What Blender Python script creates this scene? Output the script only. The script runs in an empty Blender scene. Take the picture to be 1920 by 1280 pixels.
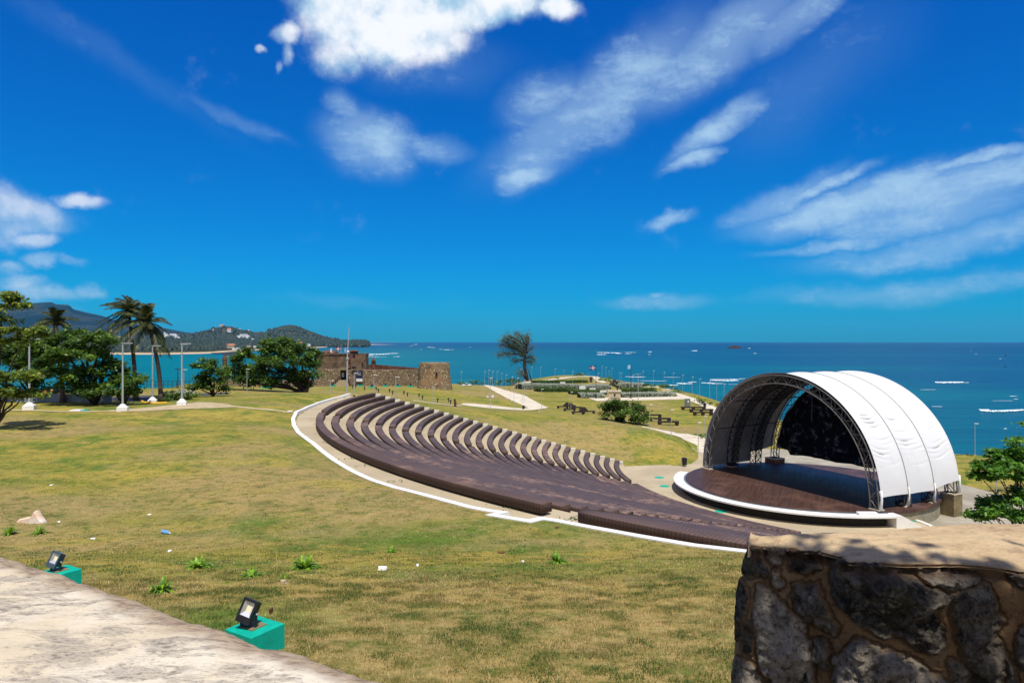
import bpy, math, random
import numpy as np
from mathutils import Vector, Matrix
R=math.radians
HC=27.5
random.seed(7); rng=np.random.default_rng(7)
scene=bpy.context.scene
COL=scene.collection
# ------------------------------------------------------------------ nodes
class NT:
    def __init__(s,nt): s.nt=nt; s.n=nt.nodes; s.l=nt.links
    def node(s,t,**kw):
        nd=s.n.new(t)
        for k,v in kw.items():
            if k.startswith('i_'):
                key=k[2:]; key=int(key) if key.isdigit() else key.replace('_',' ')
                s.put(nd.inputs[key],v)
            else: setattr(nd,k,v)
        return nd
    def put(s,inp,v):
        if isinstance(v,bpy.types.NodeSocket): s.l.new(v,inp)
        elif isinstance(v,(tuple,list)) and len(v)==3 and inp.type=='RGBA': inp.default_value=(*v,1)
        else: inp.default_value=v
    def math(s,op,a,b=0.0,c=None,clamp=False):
        nd=s.n.new('ShaderNodeMath'); nd.operation=op; nd.use_clamp=clamp
        s.put(nd.inputs[0],a); s.put(nd.inputs[1],b)
        if c is not None: s.put(nd.inputs[2],c)
        return nd.outputs[0]
    def mix(s,f,a,b,blend='MIX'):
        nd=s.n.new('ShaderNodeMix'); nd.data_type='RGBA'; nd.blend_type=blend
        s.put(nd.inputs[0],f); s.put(nd.inputs[6],a); s.put(nd.inputs[7],b)
        return nd.outputs[2]
    def noise(s,vec,scale,detail=4,rough=.55,dist=0.0,out=0):
        nd=s.n.new('ShaderNodeTexNoise')
        if vec is not None: s.l.new(vec,nd.inputs['Vector'])
        nd.inputs['Scale'].default_value=scale; nd.inputs['Detail'].default_value=detail
        nd.inputs['Roughness'].default_value=rough; nd.inputs['Distortion'].default_value=dist
        return nd.outputs[out]
    def rng(s,v,a,b,c=0.0,d=1.0,smooth=True):
        nd=s.n.new('ShaderNodeMapRange'); nd.interpolation_type='SMOOTHSTEP' if smooth else 'LINEAR'
        s.put(nd.inputs[0],v)
        for i,x in enumerate((a,b,c,d)): nd.inputs[i+1].default_value=x
        return nd.outputs[0]
    def mapping(s,vec,scale=(1,1,1),loc=(0,0,0),rot=(0,0,0)):
        nd=s.n.new('ShaderNodeMapping'); s.l.new(vec,nd.inputs[0])
        nd.inputs[1].default_value=loc; nd.inputs[2].default_value=rot; nd.inputs[3].default_value=scale
        return nd.outputs[0]
    def attr(s,name,out='Fac'):
        nd=s.n.new('ShaderNodeAttribute'); nd.attribute_name=name; return nd.outputs[out]
    def pos(s): return s.n.new('ShaderNodeNewGeometry').outputs['Position']
    def obj(s): return s.n.new('ShaderNodeTexCoord').outputs['Object']
    def bump(s,h,strength=.4,dist=.02):
        nd=s.n.new('ShaderNodeBump'); nd.inputs['Strength'].default_value=strength
        nd.inputs['Distance'].default_value=dist; s.l.new(h,nd.inputs['Height']); return nd.outputs[0]
def newmat(name):
    m=bpy.data.materials.new(name); m.use_nodes=True; m.node_tree.nodes.clear(); return m,NT(m.node_tree)
def finish(t,color,rough=.8,metal=0,normal=None,spec=.3,transl=0.0,tcol=None,emit=None):
    p=t.n.new('ShaderNodeBsdfPrincipled')
    t.put(p.inputs['Base Color'],color); t.put(p.inputs['Roughness'],rough); t.put(p.inputs['Metallic'],metal)
    p.inputs['Specular IOR Level'].default_value=spec
    if normal is not None: t.l.new(normal,p.inputs['Normal'])
    sh=p.outputs[0]
    if transl>0:
        tr=t.n.new('ShaderNodeBsdfTranslucent'); t.put(tr.inputs[0],tcol if tcol is not None else color)
        mx=t.n.new('ShaderNodeMixShader'); mx.inputs[0].default_value=transl
        t.l.new(sh,mx.inputs[1]); t.l.new(tr.outputs[0],mx.inputs[2]); sh=mx.outputs[0]
    o=t.n.new('ShaderNodeOutputMaterial'); t.l.new(sh,o.inputs[0])
M={}
def simple(name,c1,c2=None,scale=4,rough=.8,metal=0,bump=0.0,bscale=None,spec=.3,stretch=(1,1,1),lo=.35,hi=.65,world=False,transl=0,detail=5):
    m,t=newmat(name); v=t.pos() if world else t.obj()
    if stretch!=(1,1,1): v=t.mapping(v,stretch)
    c=(*c1,1)
    if c2 is not None: c=t.mix(t.rng(t.noise(v,scale,detail,.6),lo,hi),c1,c2)
    nm=t.bump(t.noise(v,bscale or scale*3,4,.6),min(1,bump*2),bump*.1) if bump else None
    finish(t,c,rough,metal,nm,spec,transl); M[name]=m; return m
# ------------------------------------------------------------------ mesh builder
class MB:
    def __init__(s): s.v=[]; s.f=[]; s.mi=[]; s.uv={}
    def add(s,vs,fs,mi=0):
        b=len(s.v); s.v.extend([tuple(map(float,x)) for x in vs]); s.f.extend([tuple(b+i for i in f) for f in fs]); s.mi.extend([mi]*len(fs))
    def box(s,c,d,rz=0,mi=0,rx=0,ry=0,taper=1.0):
        m=Matrix.Rotation(rz,4,'Z')@Matrix.Rotation(ry,4,'Y')@Matrix.Rotation(rx,4,'X')
        vs=[]
        for z in (-.5,.5):
            k=taper if z>0 else 1
            for x,y in ((-.5,-.5),(.5,-.5),(.5,.5),(-.5,.5)):
                p=m@Vector((x*d[0]*k,y*d[1]*k,z*d[2])); vs.append((p.x+c[0],p.y+c[1],p.z+c[2]))
        s.add(vs,[(3,2,1,0),(4,5,6,7),(0,1,5,4),(1,2,6,5),(2,3,7,6),(3,0,4,7)],mi)
    def tube(s,pts,rad,n=6,mi=0,cap=True):
        pts=[Vector(p) for p in pts]; 
        if not isinstance(rad,(list,tuple)): rad=[rad]*len(pts)
        vs=[];fs=[]; prev=None
        for i,p in enumerate(pts):
            d=(pts[min(i+1,len(pts)-1)]-pts[max(i-1,0)])
            if d.length<1e-9: d=Vector((0,0,1))
            d.normalize()
            if prev is None:
                a=d.orthogonal().normalized()
            else:
                a=(prev-d*prev.dot(d))
                if a.length<1e-6: a=d.orthogonal()
                a.normalize()
            prev=a; b=d.cross(a)
            for j in range(n):
                t=2*math.pi*j/n; q=p+(a*math.cos(t)+b*math.sin(t))*rad[i]; vs.append(q)
        for i in range(len(pts)-1):
            for j in range(n):
                k=(j+1)%n; fs.append((i*n+j,i*n+k,(i+1)*n+k,(i+1)*n+j))
        if cap: fs.append(tuple(range(n))[::-1]); fs.append(tuple((len(pts)-1)*n+j for j in range(n)))
        s.add(vs,fs,mi)
    def lathe(s,prof,c=(0,0,0),n=24,mi=0,cap=True):
        vs=[];fs=[]
        for r,z in prof:
            for j in range(n):
                t=2*math.pi*j/n; vs.append((c[0]+r*math.cos(t),c[1]+r*math.sin(t),c[2]+z))
        for i in range(len(prof)-1):
            for j in range(n):
                k=(j+1)%n; fs.append((i*n+j,i*n+k,(i+1)*n+k,(i+1)*n+j))
        if cap: fs.append(tuple(range(n))[::-1]); fs.append(tuple((len(prof)-1)*n+j for j in range(n)))
        s.add(vs,fs,mi)
    def blob(s,c,r,seg=8,rings=6,mi=0,jit=0.0):
        vs=[];fs=[]
        vs.append((c[0],c[1],c[2]-r[2]))
        for i in range(1,rings):
            ph=-math.pi/2+math.pi*i/rings
            for j in range(seg):
                t=2*math.pi*j/seg; k=1+random.uniform(-jit,jit)
                vs.append((c[0]+r[0]*k*math.cos(ph)*math.cos(t),c[1]+r[1]*k*math.cos(ph)*math.sin(t),c[2]+r[2]*k*math.sin(ph)))
        vs.append((c[0],c[1],c[2]+r[2])); T=len(vs)-1
        for j in range(seg):
            k=(j+1)%seg; fs.append((0,1+k,1+j)); fs.append((T,1+(rings-2)*seg+j,1+(rings-2)*seg+k))
            for i in range(rings-2):
                a=1+i*seg; fs.append((a+j,a+k,a+seg+k,a+seg+j))
        s.add(vs,fs,mi)
    def build(s,name,mats,parent=None,smooth=False,origin=None):
        me=bpy.data.meshes.new(name)
        vs=s.v
        if origin is not None: vs=[(x-origin[0],y-origin[1],z-origin[2]) for x,y,z in vs]
        me.from_pydata(vs,[],s.f); 
        if not isinstance(mats,(list,tuple)): mats=[mats]
        for m in mats:
            if m: me.materials.append(m)
        if len(mats)>1: me.polygons.foreach_set('material_index',s.mi)
        if smooth: me.polygons.foreach_set('use_smooth',[True]*len(me.polygons))
        me.update()
        o=bpy.data.objects.new(name,me); COL.objects.link(o)
        if parent: o.parent=parent
        if origin is not None and parent is None: o.location=origin
        return o
def npmesh(name,V,F,mat,parent=None,smooth=False,attrs=None,origin=None):
    V=np.asarray(V,np.float32); F=np.asarray(F,np.int32); k=F.shape[1]
    if origin is not None: V=V-np.array(origin,np.float32)
    me=bpy.data.meshes.new(name); me.vertices.add(len(V)); me.vertices.foreach_set('co',V.ravel())
    me.loops.add(F.size); me.loops.foreach_set('vertex_index',F.ravel())
    me.polygons.add(len(F)); me.polygons.foreach_set('loop_start',np.arange(0,F.size,k,dtype=np.int32))
    me.polygons.foreach_set('loop_total',np.full(len(F),k,np.int32))
    if smooth: me.polygons.foreach_set('use_smooth',np.ones(len(F),bool))
    me.materials.append(mat); me.update(calc_edges=True)
    for nm,(dom,arr) in (attrs or {}).items():
        a=me.attributes.new(nm,'FLOAT',dom); a.data.foreach_set('value',np.asarray(arr,np.float32))
    me.validate()
    o=bpy.data.objects.new(name,me); COL.objects.link(o)
    if parent: o.parent=parent
    elif origin is not None: o.location=origin
    return o
def gridF(nu,nv):
    i=np.arange(nu-1)[:,None]; j=np.arange(nv-1)[None,:]; a=(i*nv+j).ravel()
    return np.c_[a,a+nv,a+nv+1,a+1]
def tag(o,label,cat,group=None,kind=None):
    if label: o['label']=label
    if cat: o['category']=cat
    if group: o['group']=group
    if kind: o['kind']=kind
    return o
def struct(o,label=None,kind='structure'):
    o['kind']=kind
    if label: o['label']=label; 
    return o
def empty(name,loc,rz=0,label=None,cat=None,group=None):
    o=bpy.data.objects.new(name,None); COL.objects.link(o); o.location=loc; o.rotation_euler=(0,0,rz)
    o.empty_display_size=.3; tag(o,label,cat,group); return o
def copy_tree(o,parent=None):
    c=o.copy(); COL.objects.link(c); c.parent=parent
    for ch in [x for x in CH.get(o,[])]: copy_tree(ch,c)
    return c
CH={}
def reg(root):
    def rec(o):
        CH[o]=[x for x in bpy.data.objects if x.parent==o]
        for x in CH[o]: rec(x)
    rec(root)
ORD=['first','second','third','fourth','fifth','sixth','seventh','eighth','ninth','tenth','eleventh','twelfth','thirteenth','fourteenth','fifteenth','sixteenth','seventeenth','eighteenth','nineteenth','twentieth','twenty-first','twenty-second','twenty-third','twenty-fourth','twenty-fifth','twenty-sixth']
# ------------------------------------------------------------------ noise in numpy
def vnoise(x,y,seed=0):
    xi=np.floor(x).astype(np.int64); yi=np.floor(y).astype(np.int64); fx=x-xi; fy=y-yi
    fx=fx*fx*(3-2*fx); fy=fy*fy*(3-2*fy)
    def h(a,b):
        n=(a*374761393+b*668265263+seed*1274126177)&0xffffffff
        n=((n^(n>>13))*1274126177)&0xffffffff
        return ((n^(n>>16))&0xffff)/65535.0
    return (h(xi,yi)*(1-fx)+h(xi+1,yi)*fx)*(1-fy)+(h(xi,yi+1)*(1-fx)+h(xi+1,yi+1)*fx)*fy
def fbm(x,y,o=4,seed=0):
    r=0;a=.5;s=0
    for i in range(o): r=r+a*vnoise(x*2**i,y*2**i,seed+i*17); s+=a; a*=.5
    return r/s
def inpoly(x,y,P):
    x=np.asarray(x,float); y=np.asarray(y,float); c=np.zeros(np.broadcast(x,y).shape,bool)
    n=len(P)
    for i in range(n):
        x1,y1=P[i]; x2,y2=P[(i+1)%n]
        if y1==y2: continue
        k=((y1>y)!=(y2>y))&(x<(x2-x1)*(y-y1)/(y2-y1)+x1); c^=k
    return c
def dpoly(x,y,P,closed=True):
    x=np.asarray(x,float); y=np.asarray(y,float); d=np.full(np.broadcast(x,y).shape,1e9); n=len(P)
    for i in range(n if closed else n-1):
        x1,y1=P[i]; x2,y2=P[(i+1)%n]; dx,dy=x2-x1,y2-y1
        t=np.clip(((x-x1)*dx+(y-y1)*dy)/(dx*dx+dy*dy+1e-12),0,1)
        d=np.minimum(d,np.hypot(x-x1-t*dx,y-y1-t*dy))
    return d
def sstep(t): t=np.clip(t,0,1); return t*t*(3-2*t)
# ------------------------------------------------------------------ seating geometry
NR=26
SC1=np.array((44.86,70.53)); SR1=62.6; SC2=np.array((44.4,73.93)); SR2=32.98
def rowC(k):
    t=k/25.; return SC1+(SC2-SC1)*t, SR1+(SR2-SR1)*t
def htop(k): return 6.125+(14.15-6.125)*k/25.
def hfloor(k): return htop(k)+.48
YEND=81.2
def ang_at_y(k,y,dr=0):
    c,r=rowC(k); r+=dr; return math.pi-math.asin((y-c[1])/r)
def ang_of(k,p):
    c,_=rowC(k); a=math.atan2(p[1]-c[1],p[0]-c[0]); return a if a>0 else a+2*math.pi
A1a=((-16.6,59.9),(12.1,68.9)); A2a=((1.8,25.2),(22.4,50.6)); NEa=((12.0,17.5),(31.5,43.6))
def lerp2(L,t): return (L[0][0]+(L[1][0]-L[0][0])*t, L[0][1]+(L[1][1]-L[0][1])*t)
def kp(px,py,h): return ((px-960)*h/(py-640),1280*h/(py-640))
# kerb centre line (world)
KP=[kp(655,738.5,6.3),kp(628,744,6.3),kp(600,752,6.3),kp(575,761.5,6.3),kp(555,773,6.3)]
k2=[(549.5,783),(551,797),(560,811),(578,827),(600,841),(625,854),(660,872),(700,892.5),(740,908),(780,921.5),(830,936),(880,949),(915,955.5),(943,959)]
KP+=[kp(a,b,6.3) for a,b in k2]
k3=[(921,965.5),(955,972),(993,979),(1016,971.5),(1045,976.5),(1100,988.5),(1150,998),(1200,1008),(1300,1027.5),(1390,1045.5)]
KP+=[kp(a,b,6.3) for a,b in k3]+[(10.5,16.0),(13.2,13.6)]
SEATPOLY=KP+[(13.5,15.5),(33,42.5),(30,47),(23,52),(18,60),(14,70),(13.2,82),(-19.5,82)]
PLAZA=[(13,82),(19,81.7),(20.6,80.9),(23.5,86),(25,92),(29,97),(36,97),(44,95),(48,88),(48,73),(48.8,66.5),(50,60),(49,48),(44,40),(38,36),(33,40),(28,44),(23,50),(15,58),(12.5,68),(12,76)]
# ------------------------------------------------------------------ terrain
CP=[]
for X in (-16,-10,-4,2,8):
    for Y,h in ((3,3.2),(7,3.62),(12,4.5),(17,5.45),(21,6.2)): CP.append((X,Y,h))
CP+=[(-25,35,6.2),(-15,35,6.25),(-8,30,6.25),(-4,27.5,6.25),(-12,42,6.25),(-17,52,6.25),(-20,62,6.2),(-25,50,6.1),(-40,60,6.0),(-60,60,6.1),(-45,40,6.0),(-30,25,6.0),(-22,70,6.15),(-35,70,6.25),(-21,82,6.25),(-40,80,6.5),(-60,80,6.6),(-80,100,7.5),(-60,104,7.2),(-45,100,6.9)]
CP+=[(-17,84,6.45),(-8,84,8.9),(0,84,11.2),(6,84,12.8),(12,84,14.2),(19,84,14.3),(-14,70,8.5),(0,60,12),(5,40,11),(15,35,12)]
CP+=[(20,14,6.5),(30,25,9),(45,35,13),(60,50,14.8),(14,8,4.5),(25,5,5),(-30,5,3.8)]
for px,py,Y in ((500,737,90),(600,735.5,92),(560,736,94),(640,738,88),(430,739,88),(400,742,80),(330,747,74),
  (430,725,150),(500,728,150),(650,733.5,130),(600,731,140),(650,727,180),(500,724,190),(600,724,200),(700,723.5,200),(780,724,198),(830,731.4,183),(420,722,200),
  (760,745,150),(850,757,145),(870,721.5,235),(700,743.5,125),(740,752,108),(800,763,110),(820,740,165),
  (1200,800,95),(1100,785,100),(1150,792,98),(1270,822,93),(1308,850,89),(1035,778,112),(900,765,128),(960,770,125),
  (1025,770,148),(985,768,150),(1204,800,122),(1150,788,127),(1070,777,140),(1258,812,118),(1250,796,130),(1300,770,158),(1196,757,170),(1150,748,188),(1320,838,100),(1320,815,112),
  (985,754,170),(920,724,222),(988,714,250),(1040,705,300),(1090,704,310),(1130,710,280),(1100,730,230),(1000,730,215),(950,745,180),(1250,732,225),(1330,750,185),(1345,757,176),(1280,738,210),(900,735,190),
  (1800,851,94),(1920,862,86),(1890,915,70),(1920,880,80),(1800,880,80),(880,757,150)):
    CP.append(((px-960)/1280*Y,Y,(py-640)/1280*Y))
CP+=[(4.0,22.2,6.28),(6.7,19.9,6.25),(9.5,17,6.15),(13,13.6,6.0),(2,24,6.28),(45,88,15.0),(52,110,15.8),(50,135,16),(45,150,16),(80,60,15.2),(-150,100,9),(-150,50,7),(-100,60,6.5),(150,30,15),(60,0,10),(-60,-20,3),(60,-30,6),(0,-30,1.5),(-80,200,13.5),(10,330,15.5),(50,300,15.5),(-60,240,14)]
CP=np.array(CP)
def _phi(d): return np.sqrt(d*d+9.0)
_D=_phi(np.hypot(CP[:,0,None]-CP[None,:,0],CP[:,1,None]-CP[None,:,1]))
_n=len(CP); _A=np.zeros((_n+3,_n+3)); _A[:_n,:_n]=_D-np.eye(_n)*.15; _A[:_n,_n]=1; _A[:_n,_n+1]=CP[:,0]; _A[:_n,_n+2]=CP[:,1]; _A[_n:,:_n]=_A[:_n,_n:].T
_W=np.linalg.solve(_A,np.r_[CP[:,2],0,0,0])
COAST=[(-400,110),(-150,107),(-66,107),(-56,110),(-66,138),(-97,198),(-100,232),(-60,246),(-20,243),(-12,238),(-4,230),(0,236),(3,258),(12,290),(19,312),(28,322),(36,318),(40,300),(42,282),(47,268),(48,252),(54,243),(57,232),(58,214),(57.5,190),(56,172),(57,140),(60,112),(62.5,97),(68,91),(90,80),(130,68),(400,50),(400,-200),(-400,-200)]
def ground_h(X,Y,amph=True):
    X=np.atleast_1d(np.asarray(X,float)); Y=np.atleast_1d(np.asarray(Y,float)); sh=X.shape; X=X.ravel(); Y=Y.ravel()
    out=np.empty(len(X))
    for s in range(0,len(X),20000):
        x=X[s:s+20000]; y=Y[s:s+20000]
        P=_phi(np.hypot(x[:,None]-CP[None,:,0],y[:,None]-CP[None,:,1]))
        h=P@_W[:_n]+_W[_n]+_W[_n+1]*x+_W[_n+2]*y
        h=np.clip(h,.5,17)
        h+= (fbm(x/6,y/6,3,5)-.5)*.10*np.clip((y-5)/20,0,1)
        if amph:
            ins=inpoly(x,y,SEATPOLY); dd=dpoly(x,y,SEATPOLY)
            r=np.hypot(x-44.7,y-71.5); t=np.clip((62.9-r)/29.6,0,1)
            hs=hfloor(0)+.25+t*(14.15-6.125)+np.where(t>0.0,.25,0)
            h=np.where(ins&(dd>.14),np.maximum(hs,0),h)
            pl=inpoly(x,y,PLAZA); h=np.where(pl&~(ins&(dd>.14)),np.where(x>34.0,15.37,14.94),h)
            dp=dpoly(x,y,PLAZA); nearp=(~pl)&(~ins); h=np.where(nearp,np.where(x>34,15.2,14.80)+(h-np.where(x>34,15.2,14.80))*sstep(dp/3.0),h)
        dc=dpoly(x,y,COAST); ic=inpoly(x,y,COAST)
        cl=sstep((dc+ (fbm(x/5,y/5,3,9)-.5)*4)/9.0)
        h=np.where(ic,h+ .5*(1-sstep(dc/3)),h+.5+(29.5-h)*cl)
        out[s:s+20000]=h
    return out.reshape(sh)
def gz(x,y): return HC-float(ground_h(x,y)[0])
_ys=np.concatenate([np.linspace(5,130,2600),np.linspace(130.1,420,2400)])
def hit(px,py,amph=True,ymin=0):
    u=(px-960)/1280.; v=(py-640)/1280.
    ys=_ys[_ys>=ymin]; h=ground_h(u*ys,ys,amph); d=v*ys-h
    k=np.argmax(d>=0)
    if d[k]<0:
        k=int(np.argmax(d[:int(np.searchsorted(ys,330))]))
    Y=ys[k]; X=u*Y
    return float(X),float(Y),HC-float(h[k])
def at(px,py,Y): return ((px-960)/1280*Y,Y,HC-(py-640)/1280*Y)
# ------------------------------------------------------------------ camera, light, sky
cam=bpy.data.cameras.new('camera'); cam.sensor_width=36; cam.lens=24; cam.clip_end=60000; cam.clip_start=.05
co=bpy.data.objects.new('camera',cam); COL.objects.link(co); co.location=(0,0,HC); co.rotation_euler=(R(90),0,0); scene.camera=co
SUN_EL=R(67); SAZ=Vector((.28,-.96,0)).normalized()
SD=Vector((SAZ.x*math.cos(SUN_EL),SAZ.y*math.cos(SUN_EL),math.sin(SUN_EL)))
sl=bpy.data.lights.new('sun','SUN'); sl.energy=5.0; sl.angle=R(.5); sl.color=(1,.95,.87)
so=bpy.data.objects.new('sun',sl); COL.objects.link(so); so.location=(0,0,90); so.rotation_euler=SD.to_track_quat('Z','Y').to_euler()
scene.view_settings.view_transform='Standard'; scene.view_settings.look='None'; scene.view_settings.exposure=0.0; scene.view_settings.gamma=1
scene.cycles.use_denoising=True
scene.cycles.max_bounces=6; scene.cycles.transparent_max_bounces=8; scene.cycles.volume_bounces=0
scene.render.film_transparent=False
W=bpy.data.worlds.new('World'); scene.world=W; W.use_nodes=True; W.node_tree.nodes.clear(); t=NT(W.node_tree)
sky=t.n.new('ShaderNodeTexSky'); sky.sky_type='NISHITA'; sky.sun_disc=False; sky.sun_elevation=SUN_EL
sky.sun_rotation=math.atan2(SD.x,SD.y); sky.air_density=1.0; sky.dust_density=.3; sky.ozone_density=3.0; sky.altitude=30
tc=t.n.new('ShaderNodeTexCoord').outputs['Generated']
nrm=t.n.new('ShaderNodeVectorMath'); nrm.operation='NORMALIZE'; t.l.new(tc,nrm.inputs[0])
sep=t.n.new('ShaderNodeSeparateXYZ'); t.l.new(nrm.outputs[0],sep.inputs[0])
az=t.math('ARCTAN2',sep.outputs[0],sep.outputs[1]); el=t.math('ARCSINE',sep.outputs[2])
cmb=t.n.new('ShaderNodeCombineXYZ'); t.put(cmb.inputs[0],az); t.put(cmb.inputs[1],el); P0=cmb.outputs[0]
skc=t.mix(1.0,sky.outputs[0],(.0,.55,1.0),'MULTIPLY')
# deeper towards the top, cyan towards the horizon
elr=t.rng(el,0.0,.55,0,1,False)
tint=t.mix(elr,(.5,1.10,1.06),(.6,.88,1.42)); skc=t.mix(1.0,skc,tint,'MULTIPLY')
def azel(px,py):
    a=math.atan((px-960)/1280.); return a,math.atan((640-py)/1280.*math.cos(a))
def warp(vec,scale,amt,detail=4):
    n=t.noise(vec,scale,detail,.6,0,1)
    s1=t.n.new('ShaderNodeVectorMath'); s1.operation='SUBTRACT'; t.l.new(n,s1.inputs[0]); s1.inputs[1].default_value=(.5,.5,.5)
    s2=t.n.new('ShaderNodeVectorMath'); s2.operation='SCALE'; t.l.new(s1.outputs[0],s2.inputs[0]); s2.inputs['Scale'].default_value=amt
    s3=t.n.new('ShaderNodeVectorMath'); s3.operation='ADD'; t.l.new(vec,s3.inputs[0]); t.l.new(s2.outputs[0],s3.inputs[1]); return s3.outputs[0]
def blob(vec,px,py,rx,ry,ang,wt,inner=.15):
    a,e=azel(px,py)
    # TEXTURE type mapping: (v-loc) rotated back and divided by scale
    nd=t.n.new('ShaderNodeMapping'); nd.vector_type='TEXTURE'; t.l.new(vec,nd.inputs[0])
    nd.inputs[1].default_value=(a,e,0); nd.inputs[2].default_value=(0,0,R(ang)); nd.inputs[3].default_value=(rx/1280.,ry/1280.,1)
    ln=t.n.new('ShaderNodeVectorMath'); ln.operation='LENGTH'; t.l.new(nd.outputs[0],ln.inputs[0])
    return t.rng(ln.outputs[1],inner,1.12,wt,0.0)
def allmax(L):
    r=L[0]
    for x in L[1:]: r=t.math('MAXIMUM',r,x)
    return r
Pc=warp(P0,9,.05,6); Pw=warp(P0,5,.09,5)
cum=allmax([blob(Pc,*b) for b in [
  (640,20,120,95,0,1.0),(760,55,190,75,8,1.05),(900,20,190,50,6,1.0),(1040,15,70,32,-4,.8),(640,100,90,50,10,.62),(760,-40,300,90,0,1.1),
  (537,62,42,26,10,.62),(535,100,16,36,0,.42),(488,95,13,13,0,.5),(522,135,10,20,0,.4),
  (40,395,110,52,-8,.62),(150,372,52,18,-3,.72),(60,445,48,22,4,.74),(5,410,60,60,0,.5),
  (80,484,40,19,3,.5),(135,487,40,14,-6,.42),(20,525,65,20,-4,.5),(90,548,100,22,0,.42),(172,543,38,18,0,.5),(10,500,40,18,0,.45),(60,575,140,24,0,.28)]])
wis=allmax([blob(Pw,*b) for b in [
  (690,275,120,80,-8,.62,.05),(640,215,55,40,-35,.4,.05),(800,280,130,38,-6,.33,.05),(1030,190,130,70,10,.36,.05),
  (1120,190,330,90,33,.5,.05),(1330,90,260,75,30,.52,.05),(1000,300,120,70,36,.48,.05),(985,335,90,36,22,.66,.1),(1500,10,190,50,25,.42,.05),
  (1340,240,150,36,33,.62,.1),(1390,205,100,34,20,.4,.1),(1290,310,80,22,18,.62,.1),
  (1460,375,150,34,22,.46,.1),(1600,385,260,48,10,.62,.1),(1800,360,240,48,12,.62,.1),(1700,400,270,46,2,.5,.1),(1830,308,110,14,10,.62,.1),(1545,345,110,16,14,.6,.1),
  (1780,450,300,38,8,.44,.1),(1560,455,170,16,10,.36,.1),(1258,418,48,20,12,.5,.1),
  (1700,535,330,30,5,.3,.1),(1230,562,150,24,0,.34,.1),(1222,547,30,9,4,.42,.1),(650,565,180,22,-3,.13,.1),(450,235,120,20,-18,.2,.1),(200,100,330,40,-28,.11,.1),(1520,150,260,120,30,.14,.05),(820,130,230,60,4,.14,.1)]])
nc=t.noise(P0,10,9,.58); ncb=t.noise(P0,30,6,.65)
PwR=t.mapping(P0,(1,2.6,1),(0,0,0),(0,0,R(-26)))
fil=t.noise(warp(PwR,6,.05,5),16,10,.72); bil=t.noise(Pw,8,9,.66)
dc=t.math('ADD',cum,t.math('MULTIPLY',t.math('SUBTRACT',t.math('ADD',t.math('MULTIPLY',nc,.7),t.math('MULTIPLY',ncb,.3)),.5),1.25))
dcm=t.rng(dc,.08,.78)
dw=t.math('MULTIPLY',t.rng(t.math('ADD',t.math('MULTIPLY',wis,1.45),t.math('ADD',t.math('MULTIPLY',t.math('SUBTRACT',bil,.5),1.15),t.math('MULTIPLY',t.math('SUBTRACT',fil,.5),1.0))),.0,1.25),t.rng(wis,.0,.2))
haz=t.math('MULTIPLY',t.rng(wis,.0,.5),.42); dw=t.math('MAXIMUM',dw,haz)
skc=t.mix(t.math('MULTIPLY',dw,.95),skc,(4.6,6.9,9.0))
ncu=t.noise(t.mapping(P0,(1,1,1),(.006,.022,0)),10,4,.5); relief=t.math('MULTIPLY',t.math('SUBTRACT',nc,ncu),1.3)
shade=t.mix(t.rng(t.math('ADD',t.math('ADD',t.math('MULTIPLY',nc,.7),relief),t.math('MULTIPLY',cum,.35)),.30,.78),(3.6,6.0,8.2),(9.6,9.9,10.4))
fade=t.rng(el,.02,.32,.42,1.0,False)
skc=t.mix(t.math('MULTIPLY',dcm,fade),skc,shade)
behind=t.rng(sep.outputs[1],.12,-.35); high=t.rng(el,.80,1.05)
fill_cloud=t.math('MULTIPLY',t.math('MAXIMUM',behind,high),t.rng(t.noise(nrm.outputs[0],2.6,6,.6),.34,.56))  # unseen cloud cover, added behind and overhead to fill shadows with neutral light
skc=t.mix(t.math('MULTIPLY',fill_cloud,.7),skc,(5.6,5.0,4.4))
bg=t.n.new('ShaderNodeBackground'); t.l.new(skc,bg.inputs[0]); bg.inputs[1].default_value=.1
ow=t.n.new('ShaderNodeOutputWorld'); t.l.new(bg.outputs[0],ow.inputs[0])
W.cycles.sampling_method='MANUAL'; W.cycles.sample_map_resolution=512
# ------------------------------------------------------------------ materials
m,t=newmat('lawn'); p=t.pos()
n1=t.noise(p,.055,5,.6); n2=t.noise(p,.35,5,.62); n3=t.noise(t.mapping(p,(.5,1.3,1)),.16,6,.65,.4); n4=t.noise(p,2.2,4,.65); n5=t.noise(p,9,3,.7); n6=t.noise(p,45,2,.7)
sp=t.n.new('ShaderNodeSeparateXYZ'); t.l.new(p,sp.inputs[0])
dry=t.rng(sp.outputs[1],9,17,1,0)
c=t.mix(t.rng(n3,.40,.60),(.34,.265,.048),(.19,.20,.026))
c=t.mix(t.math('MULTIPLY',t.rng(n2,.50,.64),.9),c,(.085,.155,.015))
c=t.mix(t.math('MULTIPLY',t.rng(n1,.46,.60),.75),c,(.34,.24,.105))
c=t.mix(t.math('MULTIPLY',t.rng(t.noise(p,.12,4,.6,1.0),.56,.7),.6),c,(.42,.33,.05))
c=t.mix(t.math('MULTIPLY',dry,.75),c,t.mix(t.rng(n4,.4,.6),(.42,.29,.12),(.22,.175,.055)))
c=t.mix(t.math('MULTIPLY',t.rng(n4,.56,.66),.7),c,(.05,.105,.012))
c=t.mix(t.math('MULTIPLY',t.rng(t.noise(t.mapping(p,(.35,1,1)),1.1,5,.7),.52,.68),.5),c,(.10,.135,.02))
c=t.mix(t.math('MULTIPLY',t.rng(t.noise(t.mapping(p,(.5,1,1),(9,4,0)),.8,5,.7),.56,.7),.5),c,(.38,.25,.115))
c=t.mix(t.math('MULTIPLY',t.rng(n5,.55,.75),.45),c,(.50,.38,.17))
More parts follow.
